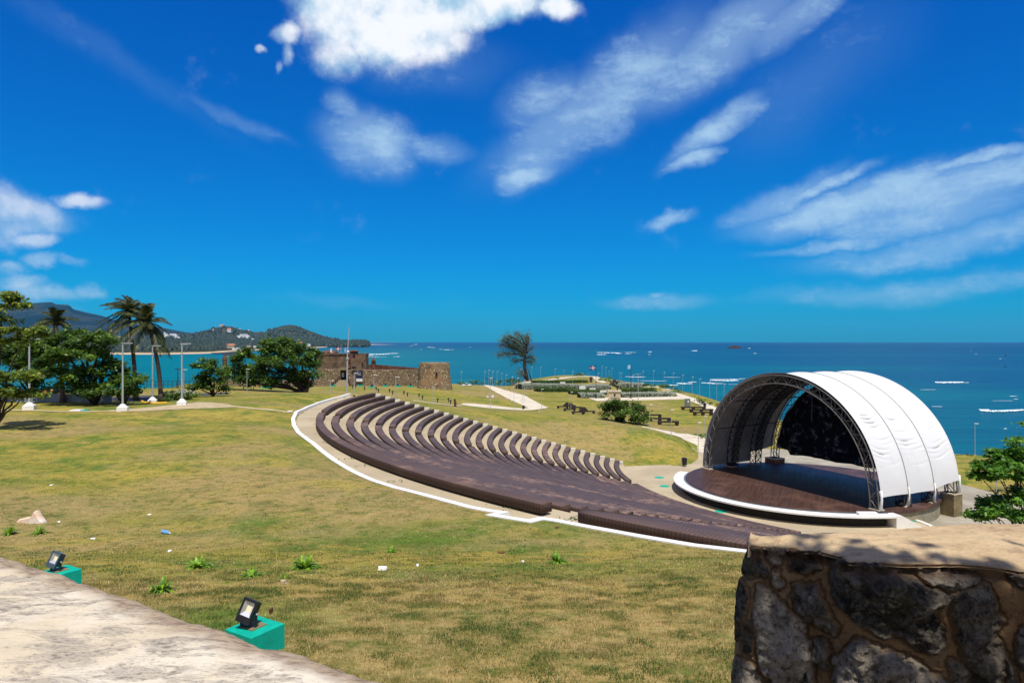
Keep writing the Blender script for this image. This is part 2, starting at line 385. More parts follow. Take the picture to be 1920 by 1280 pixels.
c=t.mix(t.math('MULTIPLY',t.rng(n5,.45,.25),.5),c,(.045,.06,.012))
c=t.mix(t.math('MULTIPLY',t.rng(n6,.42,.25),.5),c,(.05,.05,.015))
c=t.mix(t.math('MULTIPLY',t.rng(t.noise(p,3.4,6,.78),.52,.66),.5),c,(.46,.36,.13))
c=t.mix(t.math('MULTIPLY',t.rng(t.noise(t.mapping(p,(1,1,1),(5,8,0)),1.7,7,.78),.53,.64),.6),c,(.065,.125,.014))
gp=t.n.new('ShaderNodeVectorMath'); gp.operation='DISTANCE'; t.l.new(t.mapping(p,(1,1,0)),gp.inputs[0]); gp.inputs[1].default_value=(-4.3,10.2,0)
c=t.mix(t.math('MULTIPLY',t.rng(t.math('ADD',gp.outputs[1],t.math('MULTIPLY',n2,2.2)),3.6,1.6),.75),c,(.11,.19,.02))
c=t.mix(t.math('MULTIPLY',t.rng(t.noise(p,.9,7,.75),.50,.36),.55),c,(.10,.10,.022))
rock=t.attr('rock'); c=t.mix(rock,c,t.mix(t.rng(n4,.4,.6),(.10,.075,.05),(.05,.055,.02)))
finish(t,c,.95,0,t.bump(t.math('ADD',n5,t.math('ADD',n6,t.math('MULTIPLY',n4,2))),.5,.05),.1); M['lawn']=m
m,t=newmat('water'); p=t.pos(); sp=t.n.new('ShaderNodeSeparateXYZ'); t.l.new(p,sp.inputs[0])
ln=t.n.new('ShaderNodeVectorMath'); ln.operation='LENGTH'; t.l.new(p,ln.inputs[0]); lg=t.math('LOGARITHM',ln.outputs[1],10)
pn=t.mapping(p,(.25,1,1)); nb=t.noise(pn,.004,6,.6); nb2=t.noise(pn,.03,5,.6)
far=t.rng(t.math('ADD',lg,t.math('MULTIPLY',t.math('SUBTRACT',nb,.5),.6)),2.95,3.75)
teal=t.mix(t.rng(sp.outputs[0],-400,500),(.0,.15,.15),(.0,.065,.145))
c=t.mix(far,teal,(.0,.034,.105)); c=t.mix(t.rng(nb,.45,.7),c,t.mix(.5,c,(.0,.19,.165)))
c=t.mix(t.math('MULTIPLY',t.rng(nb2,.55,.75),.5),c,(.0,.02,.07))
near=t.rng(t.math('ADD',lg,t.math('MULTIPLY',t.math('SUBTRACT',nb2,.5),.5)),2.62,2.2); c=t.mix(t.math('MULTIPLY',near,.5),c,(.0,.075,.13))
pw=t.mapping(p,(.35,1,1)); wv=t.math('ADD',t.noise(pw,.11,6,.62),t.math('MULTIPLY',t.noise(pw,.55,4,.6),.35))
wc=t.noise(t.mapping(p,(.10,.55,1)),.05,7,.62); st1=t.noise(t.mapping(p,(.12,1,1)),.028,7,.66); st2=t.noise(t.mapping(p,(.16,1,1)),.11,6,.66)
c=t.mix(t.math('MULTIPLY',t.rng(st1,.52,.68),.45),c,(.0,.035,.085)); c=t.mix(t.math('MULTIPLY',t.rng(st2,.54,.70),.35),c,(.01,.15,.20))
wcm=t.math('MULTIPLY',t.rng(wc,.78,.84),t.rng(t.noise(pn,.0022,3,.5),.45,.6))
c=t.mix(wcm,c,(.55,.65,.7))
finish(t,c,.32,0,t.bump(wv,1.0,2.2),.09); M['water']=m
simple('foam',(.85,.88,.9),(.5,.65,.7),.15,.9,world=True,stretch=(.3,1,1))
m,t=newmat('concrete'); p=t.pos()
c=t.mix(t.rng(t.noise(p,.25,6,.6),.35,.65),(.47,.395,.26),(.39,.32,.21)); c=t.mix(t.math('MULTIPLY',t.rng(t.noise(p,2.1,6,.65),.55,.72),.5),c,(.30,.25,.16))
c=t.mix(t.math('MULTIPLY',t.rng(t.noise(p,14,4,.6),.5,.75),.3),c,(.25,.2,.13))
finish(t,c,.9,0,t.bump(t.noise(p,9,4),.2,.01),.15); M['concrete']=m
m,t=newmat('paving'); p=t.pos(); br=t.n.new('ShaderNodeTexBrick'); t.l.new(p,br.inputs[0]); br.inputs['Scale'].default_value=1.0
for k,v in (('Color1',(.40,.36,.28,1)),('Color2',(.33,.30,.235,1)),('Mortar',(.22,.20,.15,1))): br.inputs[k].default_value=v
br.inputs['Mortar Size'].default_value=.03; br.inputs['Brick Width'].default_value=1.6; br.inputs['Row Height'].default_value=1.1
c=t.mix(t.rng(t.noise(p,.35,5,.6),.4,.65),br.outputs[0],(.27,.24,.18)); finish(t,c,.9,0,None,.15); M['paving']=m
simple('path',(.66,.59,.45),(.54,.47,.35),.5,.9,world=True,bump=.1)
simple('dirt_path',(.46,.37,.22),(.33,.26,.12),1.2,.95,world=True,bump=.1,lo=.45,hi=.7)
simple('asphalt',(.075,.07,.08),(.055,.05,.055),1,.9,world=True)
simple('white_paint',(.80,.79,.75),(.66,.65,.60),1.3,.6,world=True,lo=.5,hi=.8)
simple('cream_paint',(.74,.70,.58),(.60,.55,.42),1.3,.7,world=True,lo=.45,hi=.75)
m,t=newmat('slats')
p=t.pos(); u=t.attr('u'); 
sl_=t.math('PINGPONG',u,.075); gap=t.rng(sl_,.0,.018)
w1=t.noise(t.mapping(p,(1,1,1)),.13,5,.62,.6); w2=t.noise(p,1.8,5,.7); w3=t.noise(p,.5,3,.6)
c=t.mix(t.rng(w3,.35,.65),(.108,.076,.072),(.082,.057,.056))
w2b=t.noise(p,4.5,4,.75); worn=t.math('MULTIPLY',t.math('MULTIPLY',t.rng(w1,.48,.64),t.rng(w2,.40,.62)),t.rng(w2b,.28,.48))
fine=t.math('MULTIPLY',t.rng(t.noise(p,.9,6,.75),.60,.68),.5)
c=t.mix(t.math('MULTIPLY',t.math('MAXIMUM',worn,fine),.8),c,(.38,.235,.16))
rnd=t.attr('shade'); c=t.mix(t.math('MULTIPLY',rnd,.5),c,t.mix(w2,(.11,.062,.045),(.15,.09,.065)))
side=t.attr('side'); c=t.mix(t.math('MULTIPLY',side,.7),c,(.052,.027,.015))  # side faces coloured darker, their shade painted in
c=t.mix(t.math('MULTIPLY',t.math('SUBTRACT',1.0,gap),.8),c,(.014,.009,.009))
finish(t,c,.7,0,t.bump(gap,.5,.02),.25); M['slats']=m
simple('seat_shade',(.02,.018,.017),(.03,.025,.02),3,.8)  # near-black, puts the shade below the seats into the colour
m,t=newmat('deck_wood'); p=t.mapping(t.pos(),(1,1,1),(0,0,0),(0,0,R(-64)))
w=t.noise(t.mapping(p,(.25,6,1)),1.0,5,.6); w2=t.noise(p,.35,5,.6)
c=t.mix(t.rng(w,.3,.7),(.050,.024,.017),(.082,.042,.029)); c=t.mix(t.math('MULTIPLY',t.rng(w2,.5,.7),.6),c,(.16,.085,.058)); finish(t,c,t.rng(w,.3,.7,.42,.55),0,None,.3); M['deck_wood']=m
m,t=newmat('stage_brick'); br=t.n.new('ShaderNodeTexBrick'); uvn=t.attr('uvx'); v2=t.attr('uvz'); cb=t.n.new('ShaderNodeCombineXYZ'); t.l.new(uvn,cb.inputs[0]); t.l.new(v2,cb.inputs[1])
t.l.new(cb.outputs[0],br.inputs[0]); br.inputs['Scale'].default_value=1; br.inputs['Brick Width'].default_value=.42; br.inputs['Row Height'].default_value=.17; br.inputs['Mortar Size'].default_value=.012
for k,v in (('Color1',(.36,.33,.22,1)),('Color2',(.24,.21,.14,1)),('Mortar',(.16,.14,.09,1))): br.inputs[k].default_value=v
c=t.mix(t.rng(t.noise(t.pos(),.9,4),.4,.65),br.outputs[0],(.30,.29,.23)); finish(t,c,.9,0,None,.15); M['stage_brick']=m
m,t=newmat('fabric'); p=t.pos(); u=t.attr('bay'); th=t.attr('arc')
cb=t.n.new('ShaderNodeCombineXYZ'); t.l.new(t.math('MULTIPLY',u,1.0),cb.inputs[0]); t.l.new(t.math('MULTIPLY',th,1.0),cb.inputs[1])
wr=t.noise(t.mapping(cb.outputs[0],(.55,2.6,1)),1.0,3,.55,.5); wr2=t.noise(t.mapping(cb.outputs[0],(.25,3.2,1),(3,7,0)),1.6,3,.5)
lowz=t.math('MULTIPLY',t.rng(th,1.5,3.0),t.rng(th,11,7)); 
dirt=t.rng(t.noise(t.mapping(cb.outputs[0],(1.2,.5,1)),.8,5,.6),.52,.75)
c=t.mix(t.math('MULTIPLY',dirt,.35),(.70,.71,.72),(.55,.53,.48))
edge=t.attr('edge'); c=t.mix(t.math('MULTIPLY',edge,.3),c,(.50,.46,.36))
finish(t,c,.55,0,t.bump(t.math('ADD',t.math('MULTIPLY',wr,lowz),t.math('MULTIPLY',wr2,.4)),.3,.06),.25,.03,(.35,.36,.38)); M['fabric']=m
m,t=newmat('inner_fabric'); c=t.mix(t.rng(t.noise(t.pos(),.7,5,.6),.35,.65),(.44,.43,.42),(.30,.29,.27))
finish(t,c,.9,0,t.bump(t.noise(t.pos(),1.2,3),.6,.15),.1,.05,(.25,.25,.26)); M['inner_fabric']=m
m,t=newmat('backdrop'); n=t.noise(t.pos(),1.3,9,.72,.5); nn=t.noise(t.pos(),.35,3,.5)
c=t.mix(t.math('MULTIPLY',t.rng(n,.52,.64),t.rng(nn,.42,.56)),(.010,.010,.014),(.20,.20,.24)); finish(t,c,.85,0,None,.1); M['backdrop']=m
simple('truss_metal',(.22,.20,.175),(.15,.135,.11),3,.6,.2)
simple('lamp_metal',(.50,.52,.52),(.42,.44,.44),3,.45,.3)
simple('dark_metal',(.03,.03,.033),(.045,.04,.04),4,.5,.3)
simple('rusty',(.12,.055,.03),(.05,.03,.02),3,.85)
def stonemat(name,a,b,mort,scale,rough=.95,disp=.08,smear=None):
    m,t=newmat(name); p=t.pos(); vo=t.n.new('ShaderNodeTexVoronoi'); vo.feature='F1'; vo.inputs['Scale'].default_value=scale; t.l.new(p,vo.inputs['Vector'])
    ve=t.n.new('ShaderNodeTexVoronoi'); ve.feature='DISTANCE_TO_EDGE'; ve.inputs['Scale'].default_value=scale; t.l.new(p,ve.inputs['Vector'])
    sc=t.n.new('ShaderNodeSeparateColor'); t.l.new(vo.outputs['Color'],sc.inputs[0])
    c=t.mix(sc.outputs[0],a,b); c=t.mix(t.math('MULTIPLY',t.rng(sc.outputs[1],.8,.95),.8),c,tuple(min(1,x*2.1) for x in b))
    c=t.mix(t.rng(ve.outputs[0],.10,.02),c,mort)
    big=t.noise(p,.22,5,.62); c=t.mix(t.math('MULTIPLY',t.rng(big,.5,.66),.75),c,smear or a)
    c=t.mix(t.math('MULTIPLY',t.rng(t.noise(p,.5,4,.6),.42,.3),.5),c,(.03,.022,.015))
    finish(t,c,rough,0,t.bump(ve.outputs[0],.8,disp),.1); M[name]=m
stonemat('fort_stone',(.16,.115,.07),(.29,.22,.14),(.055,.038,.024),3.0)
stonemat('tower_stone',(.19,.13,.07),(.34,.26,.16),(.09,.06,.035),2.9,smear=(.30,.17,.08))
simple('fort_plaster',(.20,.13,.075),(.085,.055,.038),.5,.95,world=True,bump=.3,bscale=2)
simple('fort_red',(.19,.085,.045),(.085,.04,.026),.8,.95,world=True)
simple('green_paint',(.0,.42,.29),(.0,.34,.24),6,.6,bump=.1)
simple('black_plastic',(.015,.015,.018),(.02,.02,.022),5,.4)
simple('yellow_paint',(.75,.42,.02),None,1,.6)
simple('bark',(.075,.048,.032),(.03,.02,.015),6,.95,bump=.4,stretch=(1,1,.3))
simple('palm_bark',(.15,.10,.075),(.09,.06,.05),3,.95,bump=.3,stretch=(.5,.5,3))
def leafmat(name,dark,mid,light,tr=.35,yel=None):
    m,t=newmat(name); r=t.attr('lr'); c=t.mix(t.rng(r,.0,.5),dark,mid); c=t.mix(t.rng(r,.55,.95),c,light)
    if yel: c=t.mix(t.rng(r,.965,.975),c,yel)
    finish(t,c,.5,0,None,.35,tr,t.mix(.5,c,light)); M[name]=m
leafmat('almond_leaf',(.018,.048,.007),(.045,.11,.012),(.20,.32,.03))
leafmat('almond_leaf_yellow',(.035,.07,.010),(.11,.18,.018),(.36,.44,.06),yel=(.5,.2,.04))
leafmat('bright_leaf',(.025,.085,.01),(.07,.20,.015),(.20,.40,.03))
leafmat('palm_leaf',(.014,.022,.007),(.035,.05,.012),(.14,.15,.03),.2)
leafmat('needle',(.028,.045,.014),(.06,.08,.022),(.14,.15,.045),.25)
leafmat('shrub_leaf',(.03,.06,.008),(.065,.12,.014),(.20,.32,.03))
leafmat('silver_leaf',(.26,.31,.22),(.38,.43,.33),(.52,.56,.45),.15)
leafmat('forest_leaf',(.016,.028,.012),(.022,.038,.015),(.030,.048,.018),.05)
leafmat('hedge_leaf',(.03,.065,.008),(.06,.12,.014),(.11,.20,.02),.25)
leafmat('plant_leaf',(.05,.13,.012),(.14,.32,.02),(.42,.58,.05),.35,yel=(.35,.2,.06))
leafmat('grass_blade',(.06,.13,.014),(.34,.26,.08),(.64,.48,.23),.3)
m,t=newmat('hill'); p=t.pos(); n=t.noise(p,.004,6,.65); n2=t.noise(p,.02,5,.6)
c=t.mix(t.rng(n,.4,.62),(.030,.045,.022),(.10,.085,.05)); c=t.mix(t.rng(n2,.5,.65),c,(.022,.04,.018)); c=t.mix(t.math('MULTIPLY',t.rng(n,.63,.72),.8),c,(.28,.2,.13)); finish(t,c,.95,0,t.bump(n2,1,20),.05); M['hill']=m
m,t=newmat('mountain'); p=t.pos(); n=t.noise(p,.0016,8,.7); c=t.mix(t.rng(n,.42,.66),(.006,.022,.020),(.05,.06,.045)); finish(t,c,.95,0,t.bump(n,1,220),.05); M['mountain']=m
m,t=newmat('coast_land'); p=t.pos(); n=t.noise(p,.02,6,.65); sp=t.n.new('ShaderNodeSeparateXYZ'); t.l.new(p,sp.inputs[0])
c=t.mix(t.rng(n,.4,.62),(.04,.055,.018),(.11,.10,.04)); c=t.mix(t.rng(t.math('ADD',sp.outputs[2],t.math('MULTIPLY',n,2.0)),4.2,3.0),c,(.50,.38,.24)); finish(t,c,.95,0,None,.05); M['coast_land']=m
simple('sand',(.52,.42,.28),(.42,.33,.2),.01,.95,world=True)
simple('white_wall',(.86,.86,.84),(.78,.77,.75),.05,.8,world=True)
simple('pink_wall',(.62,.42,.34),None,1,.8)
simple('orange_roof',(.55,.22,.09),(.42,.16,.07),.3,.85)
simple('dark_rock',(.022,.02,.02),(.045,.035,.03),.3,.95,world=True,bump=.5,bscale=1)
simple('pale_rock',(.62,.58,.50),(.42,.38,.32),2,.9,bump=.4,bscale=5)
simple('peach_rock',(.72,.50,.33),(.78,.70,.62),4,.8,bump=.2,bscale=9)
simple('grey_sign',(.16,.18,.20),(.13,.15,.16),3,.5)
simple('sign_white',(.70,.71,.68),None,1,.6)
simple('banner_blue',(.012,.016,.045),(.02,.02,.06),2,.6)
simple('dark_bench',(.028,.019,.017),(.045,.029,.025),4,.8,bump=.2)
simple('grey_wall',(.20,.25,.30),(.26,.30,.34),.6,.85,world=True)
simple('bronze',(.022,.024,.022),(.05,.055,.05),3,.45,.6)
simple('pedestal_stone',(.62,.53,.38),(.50,.42,.30),1.5,.9,bump=.15)
simple('skin',(.35,.2,.13)); simple('cloth_purple',(.18,.12,.35)); simple('cloth_pale',(.6,.6,.65))
simple('bottle_blue',(.15,.35,.6),None,1,.1); simple('paper',(.8,.79,.75),None,1,.8); simple('dry_leaf',(.16,.06,.02),(.09,.04,.02),9)
m,t=newmat('lamp_glass'); finish(t,(.55,.62,.68),.08,0,None,.8); M['lamp_glass']=m
simple('reflector',(.72,.74,.78),(.6,.62,.66),5,.25,.6)
simple('led_plate',(.80,.74,.50),None,1,.4)
# ------------------------------------------------------------------ terrain mesh
def axis(segs):
    out=[]
    for a,b,st in segs: out+=list(np.arange(a,b,st))
    out.append(segs[-1][1]); return np.array(out)
ax=axis([(-400,-120,12),(-120,-60,2.5),(-60,-26,1.0),(-26,16,.3),(16,66,.8),(66,130,3),(130,400,18)])
ay=axis([(-60,3,3),(3,27,.26),(27,60,.36),(60,100,.6),(100,180,1.1),(180,320,1.6),(320,345,3)])
GX,GY=np.meshgrid(ax,ay,indexing='ij'); GH=ground_h(GX,GY)
V=np.c_[GX.ravel(),GY.ravel(),(HC-GH).ravel()]
Fq=gridF(len(ax),len(ay))
zq=V[Fq][:,:,2].max(1); Fq=Fq[zq>-1.5]
dcc=dpoly(V[:,0],V[:,1],COAST); icc=inpoly(V[:,0],V[:,1],COAST)
rk=np.where(icc,0,1.0)*1.0; 
g=npmesh('ground',V,Fq,M['lawn'],smooth=True,attrs={'rock':('POINT',rk)}); struct(g)
# sea
xs=np.array([-24000,-3000,-600,0,600,3000,24000.]); ys=np.array([-1500,0,200,1000,4000,24000.])
gx,gy=np.meshgrid(xs,ys,indexing='ij'); s=npmesh('sea',np.c_[gx.ravel(),gy.ravel(),np.zeros(gx.size)],gridF(len(xs),len(ys)),M['water']); struct(s)
# sheets draped over the ground
def sheet(name,poly,mat,off=.03,zfix=None,step=1.0,kind='structure'):
    # polygon sampled with a fine grid and clipped: fan of strips between scanlines
    ys=[p[1] for p in poly]; y0,y1=min(ys),max(ys); n=max(2,int((y1-y0)/step)+1)
    rows=[]
    for y in np.linspace(y0+1e-4,y1-1e-4,n):
        xs=[]
        for i in range(len(poly)):
            a,b=poly[i],poly[(i+1)%len(poly)]
            if (a[1]>y)!=(b[1]>y): xs.append(a[0]+(y-a[1])/(b[1]-a[1])*(b[0]-a[0]))
        xs.sort(); rows.append((y,xs[0],xs[-1]))
    nx=max(3,int(max(r[2]-r[1] for r in rows)/step)+1); V=[]
    for y,a,b in rows:
        for x in np.linspace(a,b,nx): V.append((x,y))
    V=np.array(V); z=(HC-ground_h(V[:,0],V[:,1])+off) if zfix is None else np.full(len(V),zfix)
    o=npmesh(name,np.c_[V,z],gridF(len(rows),nx),mat); 
    # faces must look up
    if o.data.polygons[0].normal.z<0: o.data.flip_normals()
    struct(o); return o
def ribbon(name,L,Rr,mat,off=.03,step=1.2,nx=5):
    def res(P,n):
        P=np.array(P,float); d=np.r_[0,np.cumsum(np.hypot(*np.diff(P,axis=0).T))]; q=np.linspace(0,d[-1],n); return np.c_[np.interp(q,d,P[:,0]),np.interp(q,d,P[:,1])]
    ln=max(np.hypot(*np.diff(np.array(L),axis=0).T).sum(),np.hypot(*np.diff(np.array(Rr),axis=0).T).sum()); n=int(ln/step)+3
    a=res(L,n); b=res(Rr,n); V=[]
    for i in range(n):
        for j in range(nx): V.append(a[i]+(b[i]-a[i])*j/(nx-1))
    V=np.array(V); z=HC-ground_h(V[:,0],V[:,1])+off
    o=npmesh(name,np.c_[V,z],gridF(n,nx),mat)
    if o.data.polygons[0].normal.z<0: o.data.flip_normals()
    struct(o); return o
def h2(px,py): x,y,z=hit(px,py); return (x,y)
def clipx(P,x0,keep):
    out=[]
    for i in range(len(P)):
        p,q=P[i],P[(i+1)%len(P)]; a=(p[0]-x0)*keep>=0; c=(q[0]-x0)*keep>=0
        if a: out.append(p)
        if a!=c: f=(x0-p[0])/(q[0]-p[0]); out.append((x0,p[1]+f*(q[1]-p[1])))
    return out
PLA=[(13,82),(19,81.7),(20.6,80.9),(23.5,86),(25,92),(29,97),(34,97),(34,37),(33,40),(28,44),(23,50),(15,58),(12.5,68),(12,76)]
sheet('plaza',PLA,M['concrete'],zfix=HC-14.82,step=2)
sheet('rear_paving',[(34,97),(36,97),(44,95),(48,88),(48,73),(48.8,66.5),(50,60),(49,48),(44,40),(38,36),(34,38)],M['paving'],zfix=HC-15.24,step=2)
sheet('rear_paving',[(27,97),(33.9,97),(33.9,78.5),(31,79.5),(27,84)],M['paving'],zfix=HC-14.805,step=2)
mb=MB(); mb.box((33.96,66.5,HC-15.05),(.10,59,.42)); struct(mb.build('plaza_edge',M['concrete']))
# white paths of the park
ribbon('path',[h2(869,755.8),h2(900,757.6),h2(940,762),h2(985,766)],[h2(863,758.5),h2(905,764),h2(960,768.3),h2(990,769.5)],M['path'],.05)
ribbon('path',[h2(914,721.5),h2(945,731),h2(985,742),h2(1028,764.5)],[h2(906,723),h2(930,736),h2(962,752),h2(1000,768.8)],M['path'],.07)
ribbon('path',[h2(985,766),h2(1010,763),h2(1028,764)],[h2(985,769.5),h2(1005,768.5),h2(1027,765)],M['path'],.09)
ribbon('path',[h2(908,721.6),h2(940,721.6),h2(975,718)],[h2(908,722.6),h2(940,722.6),h2(975,719.4)],M['path'],.06)
ribbon('path',[h2(975,717.6),h2(1010,714),h2(1050,708),h2(1085,705)],[h2(975,719.2),h2(1012,716),h2(1052,710.5),h2(1085,706.2)],M['path'],.08)
ribbon('path',[h2(1085,705),h2(1120,705.5),h2(1128,711),h2(1137,717)],[h2(1085,706.3),h2(1111,706.8),h2(1117,714),h2(1128,717.3)],M['path'],.06)
ribbon('path',[h2(1101,745.2),h2(1180,745.6),h2(1240,744),h2(1275,743)],[h2(1119,752),h2(1180,750.8),h2(1240,749.5),h2(1285,748.5)],M['path'],.06)
ribbon('path',[h2(1265,735),h2(1300,746),h2(1328,757),h2(1360,772)],[h2(1272,744),h2(1290,750),h2(1318,763),h2(1352,781)],M['path'],.08)
ribbon('path',[h2(1204,799.5),h2(1230,804.6),h2(1262,810),h2(1300,817),h2(1330,821)],[(20.0,104),(22,98.5),(24.5,93),(26,90),(30,88.5)],M['path'],.10)
ribbon('path',[h2(200,769.6),h2(250,766.6),h2(300,761.8),h2(345,757),h2(372,754),h2(400,755),h2(430,758.5)],[h2(210,771.4),h2(262,771.5),h2(310,768.6),h2(360,766.5),h2(400,765.5),h2(432,764),h2(442,763)],M['dirt_path'],.03)
ribbon('path',[h2(430,760),h2(470,764.5),h2(540,771.2)],[h2(430,762.6),h2(470,766.8),h2(535,773.5)],M['dirt_path'],.03)
ribbon('path',[h2(0,767.5),h2(60,768.2),h2(110,770.6),h2(215,770.4)],[h2(0,770),h2(60,770.2),h2(110,772.6),h2(215,772)],M['dirt_path'],.03)
ribbon('road',[h2(205,745),h2(250,742.5),h2(300,741.6),h2(380,737.6),h2(430,736)],[h2(205,751.5),h2(250,753.4),h2(300,750),h2(380,741.5),h2(430,739)],M['asphalt'],.04)
ribbon('path',[h2(740,745),h2(780,750),h2(830,757),h2(865,760)],[h2(740,746.4),h2(780,752),h2(830,759),h2(865,762)],M['dirt_path'],.05)
ribbon('path',[h2(540,770.6),h2(550,770.4)],[h2(537,773.8),h2(548,773.5)],M['path'],.06,step=.4)
# ------------------------------------------------------------------ seating
def arcpts(k,a0,a1,dr,n):
    c,r=rowC(k); r+=dr; return [(c[0]+r*math.cos(a),c[1]+r*math.sin(a)) for a in np.linspace(a0,a1,n)]
def radii_gap(k):  # distance from this row to the next one
    return 1.185
# terrace treads: one mesh, stepped
mb=MB()
KK=list(range(NR))
a_end=lambda k:(ang_at_y(k,YEND))
def a_near(k): return ang_of(k,lerp2(NEa,k/25.))
NS=90
for k in KK:
    z=HC-hfloor(k); aF=a_end(k)-.0; aN=a_near(k)
    out=(arcpts(k,aF,aN,.05,NS) if k>0 else None)
    if k<NR-1: inn=arcpts(k+1,a_end(k+1),a_near(k+1),.05,NS); z2=HC-hfloor(k+1)
    else: inn=arcpts(k,aF,aN,-1.15,NS); z2=HC-14.84
    if k>0:
        b=len(mb.v); vs=[(x,y,z) for x,y in out]+[(x,y,z) for x,y in inn]+[(x,y,z2-.02) for x,y in inn]
        fs=[]
        for i in range(NS-1): fs.append((i,i+1,NS+i+1,NS+i)); fs.append((NS+i,NS+i+1,2*NS+i+1,2*NS+i))
        mb.add(vs,fs)
# top walkway: between kerb and row 1's inner edge
kd=[]; 
def resample(P,n):
    P=np.array(P,float); d=np.r_[0,np.cumsum(np.hypot(*np.diff(P,axis=0).T))]; q=np.linspace(0,d[-1],n); return np.c_[np.interp(q,d,P[:,0]),np.interp(q,d,P[:,1])]
c0,r0=rowC(0)
kk=[p for p in resample(KP,400)]
inner=[]
for p in kk:
    a=math.atan2(p[1]-c0[1],p[0]-c0[0]); a=a if a>0 else a+2*math.pi
    inner.append(a)
z=HC-hfloor(0); c1,r1=rowC(1)
vs=[];fs=[]
N=len(kk)
for p,a in zip(kk,inner):
    q=(c0[0]+(r0-.6)*math.cos(a),c0[1]+(r0-.6)*math.sin(a)); q2=(c1[0]+(r1+.05)*math.cos(a),c1[1]+(r1+.05)*math.sin(a))
    vs+=[(p[0],p[1],z),(q[0],q[1],z),(q2[0],q2[1],z),(q2[0],q2[1],HC-hfloor(1)-.02)]
for i in range(N-1):
    for j in range(3): fs.append((4*i+j,4*i+4+j,4*i+5+j,4*i+1+j))
mb.add(vs,fs)
o=mb.build('seating_terrace',M['concrete']); struct(o)
# kerb wall
def wallstrip(P,w,ztop,zbot,name,mat,n=None,smooth=False):
    P=np.array(P,float); L=[];Rr=[]
    for i in range(len(P)):
        d=P[min(i+1,len(P)-1)]-P[max(i-1,0)]
        if 0<i<len(P)-1:
            d1=P[i]-P[i-1]; d2=P[i+1]-P[i]; d1/=np.hypot(*d1); d2/=np.hypot(*d2); nn=np.array((-(d1+d2)[1],(d1+d2)[0])); nn/=np.hypot(*nn); sc=1/max(.5,nn@np.array((-d1[1],d1[0])))
        else: nn=np.array((-d[1],d[0]))/np.hypot(*d); sc=1
        L.append(P[i]+nn*w/2*sc); Rr.append(P[i]-nn*w/2*sc)
    mb=MB(); vs=[]
    for i,(a,b) in enumerate(zip(L,Rr)):
        zt=ztop[i] if hasattr(ztop,'__len__') else ztop
        vs+=[(a[0],a[1],zbot),(a[0],a[1],zt),(b[0],b[1],zt),(b[0],b[1],zbot)]
    fs=[]
    for i in range(len(P)-1):
        for j in range(3): fs.append((4*i+j,4*i+j+1,4*i+5+j,4*i+4+j))
        fs.append((4*i+3,4*i,4*i+4,4*i+7))
    fs+=[(0,3,2,1),(4*len(P)-4,4*len(P)-3,4*len(P)-2,4*len(P)-1)]
    mb.add(vs,fs); return mb.build(name,mat)
fine=[]
for i in range(len(KP)-1):
    a,b=np.array(KP[i]),np.array(KP[i+1]); n=max(1,int(np.hypot(*(b-a))/1.2))
    for j in range(n): fine.append(a+(b-a)*j/n)
fine.append(np.array(KP[-1]))
zt=[]
for i,p in enumerate(fine):
    g_=HC-float(ground_h(p[0],p[1],False)[0]); zt.append(g_+.05 if p[1]<60 else max(HC-6.35,g_+.08))
tag(wallstrip(fine,.30,zt,HC-8.5,'kerb_wall',M['white_paint']),'long white painted kerb wall curving round the back of the bench rows','kerb wall')
# white stepped wall at the far end of the rows
mb=MB()
for k in range(NR):
    c,r=rowC(k); x0=c[0]-math.sqrt(r*r-(YEND-c[1])**2)
    if k<NR-1: c2,r2=rowC(k+1); x1=c2[0]-math.sqrt(r2*r2-(YEND-c2[1])**2)
    else: x1=x0+1.0
    zt_=HC-hfloor(k)+.34; mb.box(((x0+x1)/2,YEND+.28,zt_-1.2),(x1-x0-.003,.40,2.4))
tag(mb.build('stepped_wall',M['cream_paint']),'low cream stepped wall closing the far ends of the bench rows','wall')
